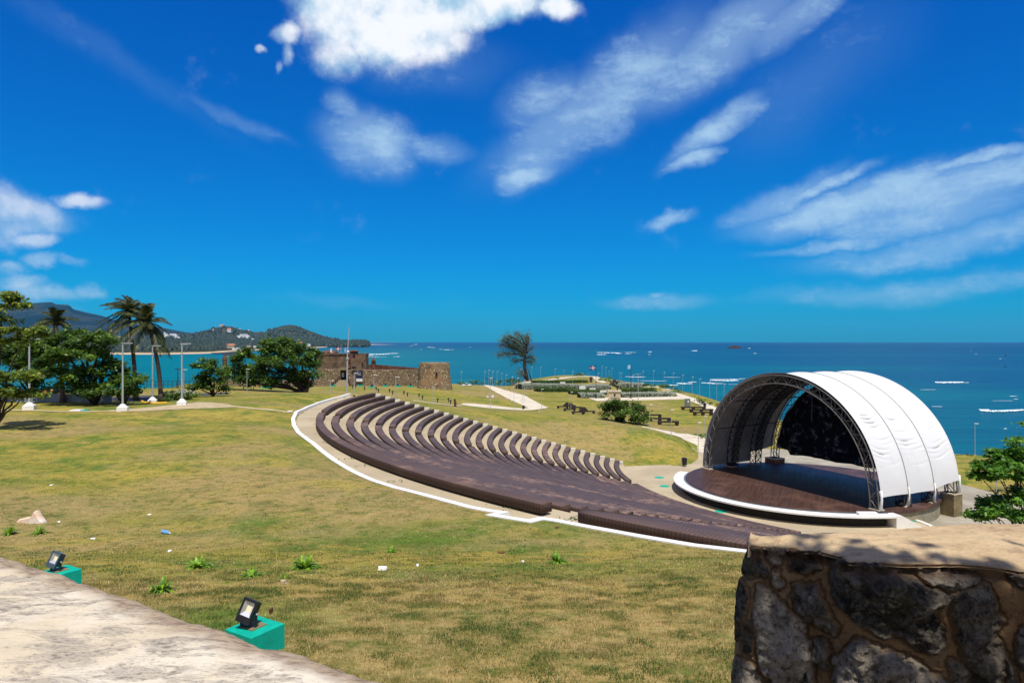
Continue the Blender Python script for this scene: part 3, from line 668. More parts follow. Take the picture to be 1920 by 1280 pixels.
# benches
def bench(k,a0,a1,name,label,group):
    c,r=rowC(k); a0,a1=min(a0,a1),max(a0,a1); n=max(6,int((a1-a0)*r/.55)); wv=.56
    zt=HC-htop(k); zb=zt-.37
    A=np.linspace(a0,a1,n); ca,sa=np.cos(A),np.sin(A); ro,ri=r,r-wv
    prof=[(ro,zb),(ro,zt-.015),(ro-.015,zt),(ri+.015,zt),(ri,zt-.015),(ri,zb)]
    V=[];u=[];side=[]
    for i in range(n):
        for (rr,zz) in prof: V.append((c[0]+rr*ca[i],c[1]+rr*sa[i],zz)); u.append(A[i]*r)
    m6=len(prof); F=[]
    for i in range(n-1):
        for j in range(m6):
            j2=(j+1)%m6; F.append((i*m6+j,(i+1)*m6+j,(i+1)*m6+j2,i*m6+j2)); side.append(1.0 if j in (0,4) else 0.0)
    F2=[(0,1,2,5),(2,3,4,5)]; 
    e=(n-1)*m6; F+= [(0,1,2,5),(2,3,4,5),(e+5,e+2,e+1,e),(e+5,e+4,e+3,e+2)]; side+=[1.0]*4
    org=(c[0]+(r-.28)*math.cos((a0+a1)/2),c[1]+(r-.28)*math.sin((a0+a1)/2),HC-hfloor(k))
    root=empty(name,org,0,label,'bench',group)
    V=np.array(V)-np.array(org); V-=0
    sh=random.random()
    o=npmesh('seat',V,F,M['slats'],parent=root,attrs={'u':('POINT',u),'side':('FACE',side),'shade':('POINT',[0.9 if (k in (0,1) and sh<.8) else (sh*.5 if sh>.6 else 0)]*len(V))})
    # recessed plinth, coloured near-black for the shade under the seat
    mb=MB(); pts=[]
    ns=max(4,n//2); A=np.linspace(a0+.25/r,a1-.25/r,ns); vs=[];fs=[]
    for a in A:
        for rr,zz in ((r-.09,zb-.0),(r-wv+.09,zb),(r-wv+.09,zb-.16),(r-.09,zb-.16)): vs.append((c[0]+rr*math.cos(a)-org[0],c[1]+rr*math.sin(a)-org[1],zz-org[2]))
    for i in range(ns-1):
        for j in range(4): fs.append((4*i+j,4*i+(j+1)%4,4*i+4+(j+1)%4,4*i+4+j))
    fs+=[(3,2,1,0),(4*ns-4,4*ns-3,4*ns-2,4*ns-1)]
    mb.add(vs,fs); mb.build('plinth',M['seat_shade'],root)
    return root
def rl(k):
    return 'topmost' if k==0 else 'lowest' if k==25 else ORD[k]
for k in range(NR):
    t_=k/25.; c,r=rowC(k); g1=.55/r+.0; 
    aF=a_end(k)-0.004; A1=ang_of(k,lerp2(A1a,t_)); A2=ang_of(k,lerp2(A2a,t_)); aN=a_near(k)
    w='topmost row' if k==0 else 'lowest row' if k==25 else ORD[k]+' row down'
    bench(k,aF,A1-.95/r,'curved_bench','brown slatted curved bench, %s, short stretch beside the stepped wall'%w,'curved benches beside the far stepped wall')
    bench(k,A1+.85/r,A2-.85/r,'curved_bench','brown slatted curved bench, %s, long middle stretch between both aisles'%w,'long curved benches between the two aisles')
    bench(k,A2+.85/r,aN-.02,'curved_bench','brown slatted curved bench, %s, stretch running behind the rubble wall'%w,'curved benches on the near side of the notch aisle')
# ------------------------------------------------------------------ stage
SC=(28.55,66.45); SRr=11.25; ZD=HC-13.75; ZG=HC-14.82
stage=empty('stage',(SC[0],SC[1],ZG),0,'round brown timber stage on a brick drum, under the white canopy','stage')
def L3(V): return [(x-SC[0],y-SC[1],z-ZG) for x,y,z in V]
mb=MB(); n=96; vs=[(0,0,ZD-ZG)]
prof=[(SRr,0),(SRr+.03,-.05),(SRr+.03,-.28),(SRr-.2,-.30)]
for rr,zz in prof:
    for j in range(n): a=2*math.pi*j/n; vs.append((rr*math.cos(a),rr*math.sin(a),ZD-ZG+zz))
fs=[(0,1+j,1+(j+1)%n) for j in range(n)]
for i in range(3):
    for j in range(n): fs.append((1+i*n+j,1+(i+1)*n+j,1+(i+1)*n+(j+1)%n,1+i*n+(j+1)%n))
mb.add(vs,fs); mb.build('deck',M['deck_wood'],stage)
V=[];ux=[];uz=[]; n=120
for j in range(n+1):
    a=2*math.pi*j/n
    for zz in (ZD-ZG-.29,-.6): V.append(((SRr-.12)*math.cos(a),(SRr-.12)*math.sin(a),zz)); ux.append(a*SRr); uz.append(zz)
npmesh('drum_wall',V,gridF(n+1,2)[:,::-1],M['stage_brick'],parent=stage,attrs={'uvx':('POINT',ux),'uvz':('POINT',uz)})
def ring(a0,a1,r0_,r1_,z0,z1,n=70):
    mb=MB(); vs=[];fs=[]
    for a in np.linspace(a0,a1,n):
        for rr,zz in ((r1_,z0),(r1_,z1),(r0_,z1),(r0_,z0)): vs.append((rr*math.cos(a),rr*math.sin(a),zz))
    for i in range(n-1):
        for j in range(4): fs.append((4*i+j,4*i+(j+1)%4,4*i+4+(j+1)%4,4*i+4+j))
    fs+=[(3,2,1,0),(4*n-4,4*n-3,4*n-2,4*n-1)]; mb.add(vs,fs); return mb
RA0,RA1=R(148),R(279)
zt=ZD-ZG-.12
ring(RA0,RA1,SRr+.22,SRr+1.22,zt-.13,zt).build('bench_slab',M['white_paint'],stage)
ring(RA0,RA1,SRr+.06,SRr+.24,zt-.45,zt+.04).build('bench_riser',M['grey_sign'],stage)
ring(RA0+.02,RA1-.03,SRr+.0,SRr+.42,-.15,zt-.14).build('bench_base',M['seat_shade'],stage)  # near-black ring painting the shade under the white slab
# end block, sloping white cheek
ca,sa=math.cos(RA1),math.sin(RA1)
e=Vector((ca,sa,0)); tn=Vector((-sa,ca,0))
def wedge(mb,base,u,v,pts,w):
    vs=[]
    for s in (0,1):
        for a,b in pts: q=base+u*a+v*(w*s); vs.append((q.x,q.y,q.z+b))
    k=len(pts); fs=[tuple(range(k))[::-1],tuple(k+i for i in range(k))]
    for i in range(k): fs.append((i,(i+1)%k,k+(i+1)%k,k+i))
    mb.add(vs,fs)
mb=MB(); wedge(mb,e*(SRr+.14)+tn*.01,tn,e,[(0,-.2),(0,zt+.03),(.5,zt+.03),(1.0,zt-.22),(2.2,.05),(2.2,-.2)],1.06)
mb.build('stair_cheek',M['white_paint'],stage)
a=RA1-R(9.5); mb=MB(); mb.box(((SRr+.5)*math.cos(a),(SRr+.5)*math.sin(a),zt+.11),(.5,1.5,.2),rz=a); mb.build('white_step',M['white_paint'],stage)
simple('shaded_truss',(.06,.055,.05),(.04,.038,.035),3,.7)  # darker copy of the truss metal, paints in the shade inside the canopy
# ------------------------------------------------------------------ canopy
FL=Vector((21.0,73.7)); FR=Vector((29.6,55.7)); MID=(FL+FR)/2; US=(FR-FL).normalized(); UN=Vector((-US.y,US.x))
if UN.x<0: UN=-UN
CL=10.2; HA=(FR-FL).length/2
canopy=empty('stage_canopy',(MID.x,MID.y,ZD),0,'white fabric barrel canopy stretched over four lattice arches above the stage','canopy')
def CPt(th,v,ro=0.0,dz=0.0):  # th 0 = right foot(FR) .. pi = left foot ; v along depth
    a=HA+.35+ro; b=10.55+ro
    lift=.5*max(0,min(1,(v/CL-.667)*3.2))
    return Vector((US.x*a*math.cos(th)+UN.x*v, US.y*a*math.cos(th)+UN.y*v, lift+(b-lift)*math.sin(th)**.92+dz))
for ai in range(4):
    v=CL*ai/3; mb=MB(); n=46; WD=.42 if ai in (0,3) else .85; v-=(0 if ai in (0,3) else .2)
    TH=np.linspace(0.0,math.pi,n)
    ch={}
    for key,(ro,dv) in {'oa':(0,-.0),'ob':(0,WD),'ia':(-.78,-.0),'ib':(-.78,WD)}.items():
        pts=[CPt(t,v+dv-(.42 if ai==3 else 0),ro) for t in TH]; ch[key]=pts; mb.tube(pts,.055,5)
    for A,B in (('oa','ia'),('ob','ib'),('ia','ib')):
        for i in range(n-1):
            p,q=(ch[A][i],ch[B][i+1]) if i%2==0 else (ch[B][i],ch[A][i+1]); mb.tube([p,q],.032,4)
            if ai in (1,2): p,q=(ch[B][i],ch[A][i+1]) if i%2==0 else (ch[A][i],ch[B][i+1]); mb.tube([p,q],.035,4); mb.tube([ch[A][i],ch[B][i]],.04,4)
    o=mb.build('truss_arch',M['truss_metal'] if ai in (0,3) else M['shaded_truss'],canopy)
    mb=MB()
    for th,zz in ((0,0),(math.pi,0)):
        c=CPt(th,v+.2-(.42 if ai==3 else 0),-.36)
        mb.box((c.x,c.y,.04 if ai<3 else .47),(1.0,.7,.08),rz=math.atan2(US.y,US.x))
    mb.build('base_plate',M['pedestal_stone'],canopy)
# fabric bays
for b in range(3):
    v0,v1=CL*b/3,CL*(b+1)/3; nt,nv=420,26; rr_=random.Random(b); amp=[rr_.uniform(.15,1) for _ in range(60)]; wid=[rr_.uniform(0,6) for _ in range(60)]
    # bottoms: right side / left side
    t0=[.085,.082,.09][b]; t1=[math.pi-.012,math.pi-.02,math.pi-.10][b]
    V=[];bay=[];arc=[];edge=[]
    for i in range(nt):
        for j in range(nv):
            s=j/(nv-1); v=v0+(v1-v0)*s; sg=math.sin(math.pi*s)
            tt=t0+(t1-t0)*i/(nt-1)
            ph=(tt+.03*sg+.012*math.sin(3*s+wid[b]))*10.5/.42; kq=int(ph); fr=ph-kq; m1=max(0,min(1,(tt-.26)*9))*max(0,min(1,(.95-tt)*4))
            wr=-.12*amp[kq%60]*math.exp(-((fr-.5)/.16)**2)*m1*sg**.6*(.5+.5*math.sin(s*4+wid[kq%60]))
            wr+=.012*math.sin(tt*21+s*5)*sg
            p=CPt(tt,v,.24-.15*sg+wr)
            V.append(tuple(p)); bay.append(s*3.4+b*9); arc.append(tt*10.5); edge.append(max(0,1-min(s,1-s)/.05)*.7)
    npmesh('fabric_bay',V,gridF(nt,nv),M['fabric'],parent=canopy,smooth=True,attrs={'bay':('POINT',bay),'arc':('POINT',arc),'edge':('POINT',edge)})
    V=[(x-UN.x*0,y,z) for x,y,z in V]
    # inner lining set under the trusses
    V=[];bay=[]
    for i in range(60):
        for j in range(10):
            s=j/9; v=v0+.45+(v1-v0-.48)*s; tt=t0+.01+(t1-t0-.02)*i/59; p=CPt(tt,v,.10-.06*math.sin(math.pi*s)); V.append(tuple(p))
    npmesh('lining',V,gridF(60,10),M['inner_fabric'],parent=canopy,smooth=True)
# seams
for b in (1,2):
    mb=MB(); pts=[CPt(t,CL*b/3,.25) for t in np.linspace(.06,math.pi-.06,70)]; mb.tube(pts,.028,5); mb.build('seam',M['truss_metal'],canopy)
mb=MB()
for th in (.35,.75,1.2,math.pi-1.2,math.pi-.82,math.pi-.42):
    mb.tube([CPt(th,.1,-.5),CPt(th,CL-.1,-.5)],.05,5)
mb.build('purlin',M['dark_metal'],canopy)
for b in range(3):
    for s_ in (0,1):
        q=lambda t_: t_ if s_==0 else math.pi-t_
        for pp in ([CPt(q(.12),CL*b/3+.2,-.5),CPt(q(.75),CL*(b+1)/3,-.5)],[CPt(q(.12),CL*(b+1)/3,-.5),CPt(q(.75),CL*b/3+.2,-.5)]):
            mb=MB(); mb.tube(pp,.015,4); mb.build('cable',M['dark_metal'],canopy)
# backdrop in the rear arch
V=[]; nu,nz=60,24
for i in range(nu):
    f=-1+2*i/(nu-1); x=f*(HA-.55)*.985
    ztop=10.1*max(0,1-(x/(HA-.42))**2)**.5; zb=1.25+.35*(f*.5+.5)-.25*math.sin(3.1*abs(f)*3)*.3+ .55*f*f*0
    zb=min(zb+(0.5 if f<-.8 else 0),ztop)
    for j in range(nz):
        zz=zb+(ztop-zb)*j/(nz-1); w_=.12*math.sin(x*2.1+zz*.6)+.05*math.sin(x*5)
        V.append((US.x*x+UN.x*(CL-.55+w_),US.y*x+UN.y*(CL-.55+w_),zz))
npmesh('backdrop',V,gridF(nu,nz),M['backdrop'],parent=canopy,smooth=True)
mb=MB()
for x,z0,z1 in ((-4.3,5.2,8.6),(-1.4,6.2,9.6)):
    mb.tube([(US.x*x+UN.x*(CL-.85),US.y*x+UN.y*(CL-.85),z0),(US.x*x+UN.x*(CL-.85),US.y*x+UN.y*(CL-.85),z1)],.07,6)
mb.build('hanging_strap',M['truss_metal'],canopy)
# white wrapped corner cloths at the outer feet
for ai in range(4):
    c=CPt(.0,CL*ai/3+.1,.10); d=CPt(.13,CL*ai/3+.1,.20); e_=CPt(.07,CL*ai/3+.16,.18)
    mb=MB(); mb.tube([c+Vector((0,0,.06)),e_,d],[.16,.10,.13],7); mb.build('foot_wrap',M['white_paint'],canopy,smooth=True)
# piles on stage behind the fabric edge
def pile(x,y,lab,sc=1):
    mb=MB(); 
    for i in range(9): mb.blob((random.uniform(-.5,.5)*sc,random.uniform(-.35,.35)*sc,.12+random.uniform(0,.2)*sc),(random.uniform(.2,.4)*sc,random.uniform(.2,.35)*sc,random.uniform(.12,.25)*sc),7,5,jit=.25)
    o=mb.build('cloth_bundle',M['black_plastic'],origin=None); o.location=(x,y,ZD); tag(o,lab,'bundle'); return o
q=CPt(.0,CL/3+.2,-.3); pile(MID.x+q.x,MID.y+q.y,'black crumpled bundle at the second outer canopy foot on the stage')
q=CPt(.0,2*CL/3-.3,-.3); pile(MID.x+q.x,MID.y+q.y,'smaller black bundle at the third outer canopy foot on the stage',.7)
q=CPt(math.pi,CL/3+.2,-.3); pile(MID.x+q.x,MID.y+q.y,'black heap under the torn lining at the seaward canopy foot',.9)
# pillars
def pillar(c,w,h,mat,lab):
    root=empty('support_pillar',(c[0],c[1],HC-15.26),math.atan2(US.y,US.x),lab,'pillar')
    mb=MB(); mb.box((0,0,h/2),(w,w,h)); mb.build('shaft',mat,root)
    mb=MB(); mb.box((0,0,h+.05),(w+.06,w+.06,.1)); mb.build('cap',M['pedestal_stone'],root); return root
simple('pillar_stone',(.26,.20,.10),(.16,.13,.07),1.5,.95,bump=.3,bscale=6)
q=CPt(0,CL-.2,-.36); pillar((MID.x+q.x,MID.y+q.y),1.2,1.92,M['pillar_stone'],'square ochre pillar under the outer rear foot of the canopy')
q=CPt(math.pi,CL-.2,-.36); pillar((MID.x+q.x,MID.y+q.y),1.5,1.92,M['fort_red'],'squat reddish pillar under the inner rear foot of the canopy')
# ------------------------------------------------------------------ lamps and posts
def lamp(name,label,px,yt,yb,kind='thin',Y=None,arm=1,group='park lamp posts'):
    if Y is None: x,y,z=hit(px,yb)
    else: x=(px-960)/1280*Y; y=Y; z=HC-(yb-640)/1280*Y if py_ok else gz(x,y)
    H=(yb-yt)/1280*y
    return place_lamp(name,label,x,y,z,H,kind,arm,group)
LP={}
def proto_lamp(kind):
    root=empty('street_lamp',(0,0,-100),0)
    if kind=='base':
        mb=MB(); mb.box((0,0,.19),(.82,.82,.40)); mb.box((0,0,.52),(.70,.70,.27),taper=.35); mb.build('concrete_base',M['white_paint'],root)
        mb=MB(); mb.tube([(0,0,.6),(0,0,5.9),],[.085,.06],10); mb.build('pole',M['lamp_metal'],root)
        mb=MB(); mb.box((.36,0,5.92),(.85,.2,.08)); mb.build('lamp_head',M['lamp_metal'],root)
    elif kind=='double':
        mb=MB(); mb.tube([(0,0,0),(0,0,7.6)],[.12,.08],8); mb.build('pole',M['lamp_metal'],root)
        for s in (-1,1): mb=MB(); mb.box((s*.55,0,7.62),(.75,.25,.1)); mb.build('lamp_head',M['lamp_metal'],root)
    elif kind=='neck':
        mb=MB(); pts=[(0,0,0),(0,0,4.3)]+[(1.1*(1-math.cos(a))*1.0,0,4.3+1.5*math.sin(a)) for a in np.linspace(.2,1.5,6)]; mb.tube(pts,.07,6); mb.build('pole',M['lamp_metal'],root)
        mb=MB(); mb.box((1.35,0,5.8),(.6,.22,.1)); mb.build('lamp_head',M['lamp_metal'],root)
    elif kind=='dark':
        mb=MB(); mb.tube([(0,0,0),(0,0,4.4)],[.10,.07],8); mb.build('pole',M['dark_metal'],root)
        mb=MB(); mb.box((0,0,4.3),(1.1,.2,.12)); mb.build('lamp_head',M['dark_metal'],root)
    else:
        mb=MB(); mb.tube([(0,0,0),(0,0,4.5)],[.055,.042],8); mb.box((0,0,.06),(.3,.3,.12)); mb.build('pole',M['lamp_metal'],root)
        mb=MB(); mb.box((.22,0,4.52),(.62,.26,.08)); mb.build('lamp_head',M['white_paint'],root)
    reg(root); return root
BASEH={'base':5.95,'double':7.65,'neck':5.85,'dark':4.4,'thin':4.55}
def place_lamp(label,x,y,z,H,kind,group,rz=0):
    if kind not in LP: LP[kind]=[proto_lamp(kind),0]
    p,used=LP[kind]; o=p if not used else copy_tree(p); LP[kind][1]=1
    if kind in('dark','neck') : o.name='lamp_post'
    o.location=(x,y,z-.03); s=H/BASEH[kind]; o.scale=(.8,.8,s) if kind!='base' else (s,s,s); o.rotation_euler=(0,0,rz)
    tag(o,label,'lamp post',group)
G1='tall lamp posts on white concrete bases'; G2='slim park lamp posts'
LAMPS=[
(55,634,768,'base','white-based lamp post half hidden by the yellow-green leaves of the left edge tree',G1),
(230,642,770.5,'base','white-based lamp post just before the largest almond tree, beside the dirt path',G1),
(286,647,755.5,'base','white-based lamp post next to the yellow kerb and the leaning coconut palm',G1),
(341,643,759.5,'base','white-based lamp post in front of the round hedge, on the widening dirt path',G1),
(333.5,690,728,'dark','dark post with a short crossbar near the bay railing','dark posts'),
(344.7,692,747,'thin','slim post right behind the white-based lamp by the hedge',G2),
(222.5,690,751,'dark','dark post partly hidden behind the largest almond tree','dark posts'),
(463,691,737.2,'thin','slim lamp before the spreading almond tree, beneath its outer leaves',G2),
(573.5,692,735.2,'thin','slim lamp standing against the trunk of the spreading almond tree',G2),
(593.5,673,706,'neck','curved goose-neck lamp by the fort wall beside the spreading tree','curved lamps'),
(619.5,723,736.2,'thin','short thin post on the grass crest between tree and fort door',G2),
(664.3,699,741,'thin','slim lamp before the fort wall between flagpole and blue banner',G2),
(701,702,741.4,'thin','slim lamp by the second bench row end, before the plain fort wall',G2),
(742.3,705.6,750,'thin','slim lamp with white foot at the stepped wall, before the fort wall',G2),
(810.8,724.4,757,'thin','slim greenish post before the round tower of the fort',G2),
(864.7,696,722,'thin','slim lamp between round tower and pale shore boulders',G2),
(873.5,718,760.5,'thin','slim lamp at the start of the white path next to the upright old gun',G2),
(908.7,696,721,'thin','slim lamp, first of the pair by the path bend at the shore',G2),
(916.6,693.5,724.5,'thin','slim lamp with bright head at the top of the white path',G2),
(919.6,707.8,764,'thin','slim lamp on the lower white path near the two pale boulders',G2),
(923.6,695.6,721,'thin','slim lamp just past the top of the white path',G2),
(931.8,696,721,'thin','slim lamp beside the dark shore bush, on the thin path',G2),
(940.8,699.6,724.5,'thin','slim lamp before the dark shore bush edge',G2),
(948.7,702,730,'thin','slim lamp on the upper white path before the dark bush',G2),
(960,705.7,735.5,'thin','slim lamp halfway along the upper white path, fourth from its top',G2),
(963.9,724.7,766.5,'thin','slim post inside the fork of the white paths',G2),
(970.4,708.4,739.6,'thin','slim lamp just above the middle of the white path by the casuarina',G2),
(979.2,719,753,'thin','slim dark post on the white path, close before the silver hedge corner',G2),
(982.8,712.5,755.4,'thin','slim lamp with bright head on the white path above the litter bin',G2),
(975.5,691.5,716.5,'thin','thin lamp standing between the dark bush and the casuarina',G2),
(996.8,688,716.2,'thin','thin lamp just past the leaning casuarina stem',G2),
(1013.4,688,713.5,'thin','thin lamp at the bare stretch of shore path past the casuarina',G2),
(1015.7,728.7,772,'thin','slim lamp on open grass at the tip of the white path fork',G2),
(1070.6,734,777.5,'thin','slim lamp among the dark wedge-backed seats',G2),
(1040.5,691,717.5,'thin','thin lamp behind the rear dark hedge start',G2),
(1057,693.5,714.2,'thin','thin lamp with bright head by the shore path bend',G2),
(1073.3,696,729.5,'thin','slim lamp rising from the silver hedge by the second plaque',G2),
(1091.5,699.6,731.5,'thin','slim lamp rising behind the largest white plaque',G2),
(1102.4,699,716,'thin','thin lamp beside the brown monolith',G2),
(1111,705.7,734,'thin','slim lamp close to the pole of the blue and red flag',G2),
(1121.4,699,715.5,'thin','thin lamp at the cape path between monolith and bright shrub',G2),
(1128.8,686,711.5,'thin','thin lamp with bright head before the bright green shrub',G2),
(1136,688,711.2,'thin','thin lamp at the top of the bright green shrub',G2),
(1141.8,695,711,'thin','thin lamp behind the head of the rearing horse statue',G2),
(1147.3,689.3,706,'thin','thin lamp at the far tip of the cape',G2),
(1161.8,697.8,716,'thin','thin lamp over the reddish shore rocks',G2),
(1164.6,699,717,'thin','thin lamp right beside the one over the reddish shore rocks',G2),
(1186.8,702.3,735,'thin','slim lamp beside the person behind the hedge',G2),
(1196.5,700.4,757,'double','tall twin-headed lamp on the white walk before the monument',None),
(1205.4,695.8,725,'thin','thin lamp with no visible head near the first white block seat',G2),
(1225.2,694.5,726.4,'thin','slim lamp between two white block seats',G2),
(1245.1,697.8,730.3,'thin','slim lamp before the last white block seat',G2),
(1262.3,699,730,'thin','slim lamp past the silver hedge end at the cliff edge',G2),
(1279.9,702.3,737.5,'thin','slim lamp at the cliff edge where the walk starts, against the first breaker',G2),
(1298,706,740.7,'thin','slim lamp on the cliff edge above the curling breaker',G2),
(1312,709.5,742,'thin','slim lamp at the cliff edge just before the sloping green bush',G2),
(1330.5,714.7,750.6,'thin','slim lamp rising out of the sloping green bush',G2),
(1343.8,718.6,755.3,'thin','slim lamp at the lower end of the sloping green bush',G2),
(1357.5,719.5,762,'thin','slim lamp just left of the canopy crest against the sea',G2),
(1218,757.7,805.8,'thin','slim lamp beside the round almond bush at the wide path',G2),
(1258.4,767.4,818.2,'thin','slim lamp on the wide path in front of the low seats',G2),
(1309.4,791,853,'thin','slim lamp closest to the front lattice foot of the canopy',G2),
(1321,778.8,817.5,'thin','slim lamp behind the canopy edge by the small green plant',G2),
(1828,793,850.5,'thin','single slim lamp on the shore lawn past the canopy rear',G2),
(1868,899,925,'thin','short lamp rising out of the foreground almond tree leaves',G2)]
for px,yt,yb,kind,lab,grp in LAMPS:
    if px==1828: x,y,z=at(px,yb,93); 
    elif px==1868: x,y,z=at(px,yb,66)
    elif px==1357.5: x,y,z=at(px,yb,170)
    else: x,y,z=hit(px,yb)
    if px in(1828,1868,1357.5): z=gz(x,y)
    H=z_top=(HC-(yt-640)/1280*y)-z
    place_lamp(lab,x,y,z,max(H,1.5),kind,grp,rz=(.35 if kind=='base' else random.uniform(-.4,.4)))
# tall flag mast by the kerb end
x,y,z=hit(650.5,739.5); 
x,y,z=at(650.5,737,84); z=gz(x,y)
root=empty('mast',(x,y,z),0,'very tall slim grey mast at the upper end of the white kerb','mast')
mb=MB(); top=HC+(640-612)/1280*y-z; mb.tube([(0,0,0),(.05,0,top*.55),(.28,0,top)],[.12,.08,.035],8); mb.build('pole',M['lamp_metal'],root)
mb=MB(); mb.box((.1,0,top*.52),(.3,.25,.2)); mb.build('bracket',M['lamp_metal'],root); mb=MB(); mb.blob((.13,0,top*.62),(.14,.14,.14)); mb.build('insulator',M['white_paint'],root)
# ------------------------------------------------------------------ fort
def wbox(mb,x0,x1,y0,y1,z0,z1,mi=0): mb.box(((x0+x1)/2,(y0+y1)/2,(z0+z1)/2),(x1-x0,y1-y0,z1-z0),mi=mi)
def X(px,Y): return (px-960)/1280*Y
def Z(py,Y): return HC-(py-640)/1280*Y
fort=empty('stone_fort',(X(700,202),202,Z(724,202)),0,'brown rubble stone fort with keep, parapet and sentry boxes by the sea','fort')
FO=Vector(fort.location)
def fadd(mb,name,mat,parent=None,smooth=False):
    mb.v=[(x-FO.x,y-FO.y,z-FO.z) for x,y,z in mb.v] if parent is None or parent==fort else mb.v
    return mb.build(name,mat,parent or fort,smooth)
def roughwall(x0,x1,y,z0,z1,thick,seed=0,jag=.25,name='wall',mat='fort_stone',slope=0):
    n=max(4,int(abs(x1-x0)/1.2)); mb=MB(); vs=[]
    for i in range(n+1):
        f=i/n; x=x0+(x1-x0)*f; zt=z1+slope*f+ (random.random()-.5)*jag
        for yy,zz in ((y-.25,z0),(y,zt),(y+thick,zt),(y+thick,z0)): vs.append((x,yy,zz))
    fs=[]
    for i in range(n):
        for j in range(3): fs.append((4*i+j,4*i+j+1,4*i+5+j,4*i+4+j)[::-1])
    fs+=[(0,1,2,3),(4*n+3,4*n+2,4*n+1,4*n)]; mb.add(vs,fs); return fadd(mb,name,M[mat])
gzt=lambda px,py,Y: Z(py,Y)
roughwall(X(596,200),X(636,200),200,Z(728,200),Z(691.5,200),3,1)
roughwall(X(652,200),X(783,200),200,Z(728,200),Z(693.3,200),3,2,.12)
roughwall(X(415,203),X(596,200),203,Z(728,203),Z(712,203),2,3,.5)
# gate frame
mb=MB(); wbox(mb,X(636,200),X(638.3,200),199.6,203,Z(712,200),Z(690,200)); wbox(mb,X(650.7,200),X(652.4,200),199.6,203,Z(712,200),Z(690,200)); wbox(mb,X(636,200),X(652.4,200),199.62,203,Z(694,200),Z(690,200)+.02); fadd(mb,'gate_frame',M['pillar_stone'])
mb=MB(); wbox(mb,X(638.3,200),X(650.7,200),201.4,202,Z(712.5,200),Z(694,200)); fadd(mb,'gate_opening',M['black_plastic'])
# stone ramp up to the gate
mb=MB(); x0,x1=X(637,200),X(652,200); zz0=Z(728,196); 
vs=[(x0-.3,192,Z(727,192)),(x1+2.6,192,Z(727,192)),(x1+.1,199.7,Z(712,200)),(x0,199.7,Z(712,200)),(x0-.3,192,Z(731,192)),(x1+2.6,192,Z(731,192)),(x1+.1,199.7,Z(729,200)),(x0,199.7,Z(729,200))]
mb.add(vs,[(0,1,2,3),(0,4,5,1),(1,5,6,2),(3,7,4,0)]); fadd(mb,'ramp',M['pillar_stone'])
for a,b in (((x0-.3,192,Z(727,192)),(x0,199.5,Z(712,200))),((x1+2.6,192,Z(727,192)),(x1+.1,199.5,Z(712,200)))):
    mb=MB(); a=Vector(a);b=Vector(b)
    for i in range(5): p=a.lerp(b,i/4); mb.tube([p,p+Vector((0,0,1.2))],.12,5)
    mb.tube([a+Vector((0,0,1.1)),b+Vector((0,0,1.1))],.09,5); mb.tube([a+Vector((0,0,.6)),b+Vector((0,0,.6))],.07,5); fadd(mb,'ramp_railing',M['rusty'])
# keep
mb=MB(); wbox(mb,X(593,212),X(686,212),212,216,Z(725,212),Z(664,212)); 
mb.box((X(639,212),214,Z(663.6,212)),(X(687,212)-X(592,212),4.4,.35)); fadd(mb,'keep',M['fort_plaster'])
mb=MB(); wbox(mb,X(660,210),X(688.3,210),209,211.9,Z(728,210),Z(672,210)); wbox(mb,X(667,209),X(688.2,210),208.6,209,Z(700,210),Z(664.5,210)); fadd(mb,'keep_block',M['fort_plaster'])
mb=MB(); wbox(mb,X(655,210),X(668,210),210.6,212.6,Z(693,210),Z(658,210)); mb.box((X(661.5,210),211.6,Z(657.3,210)),(2.6,2.6,.35),taper=.6); fadd(mb,'bell_gable',M['fort_red'])
mb=MB(); wbox(mb,X(662,210),X(665,210),210.4,210.7,Z(668,210),Z(660.5,210)); wbox(mb,X(678,208),X(680,208),208.3,208.65,Z(684,210),Z(679,210)); fadd(mb,'window',M['black_plastic'])
mb=MB(); 
for px in (606,612,618): mb.blob((X(px,212),216,Z(662.5,212)),(1.6,1.5,.9),8,5,jit=.2)
fadd(mb,'roof_mound',M['fort_red'])
# rear parapet, dark red
mb=MB(); x0,x1=X(700,214),X(790,206); vs=[]
for x,y,zt,zb in ((x0,214,Z(683,214),Z(693,214)),(x1,204,Z(690.5,204),Z(697,204))):
    vs+=[(x,y,zb),(x,y,zt),(x,y+1,zt),(x,y+1,zb)]
mb.add(vs,[(0,4,5,1),(1,5,6,2),(2,6,7,3),(0,1,2,3),(4,7,6,5)]); fadd(mb,'parapet',M['fort_red'])
mb=MB(); wbox(mb,X(688,212),X(697,212),211,213,Z(696,212),Z(683,212)); wbox(mb,X(688,205),X(784,205),203.05,210,Z(700,205),Z(693.8,205)); fadd(mb,'terrace_block',M['fort_plaster'])
def sentry(px,Y,y0,y1,lab=None):
    c=(X(px,Y),Y); r=8/1280*Y*.52; zb=Z(y0,Y); zt=Z(y1,Y); mb=MB(); mb.lathe([(r,0),(r,(zt-zb)*.62),(r*1.12,(zt-zb)*.64),(r*1.08,(zt-zb)*.70),(r*.95,(zt-zb)*.82),(r*.6,(zt-zb)*.94),(.05,zt-zb)],(c[0],c[1],zb),16)
    return fadd(mb,'sentry_box',M['fort_red'],smooth=False)
sentry(700.5,213,694,671); sentry(421.5,203,690,665.5)
mb=MB(); wbox(mb,X(416,203),X(427,203),202.3,205,Z(728,203),Z(689.5,203)); fadd(mb,'sentry_base',M['fort_stone'])
mb=MB(); wbox(mb,X(699,211),X(702,211),211.0,211.3,Z(682,211),Z(676,211)); fadd(mb,'sentry_slit',M['black_plastic'])
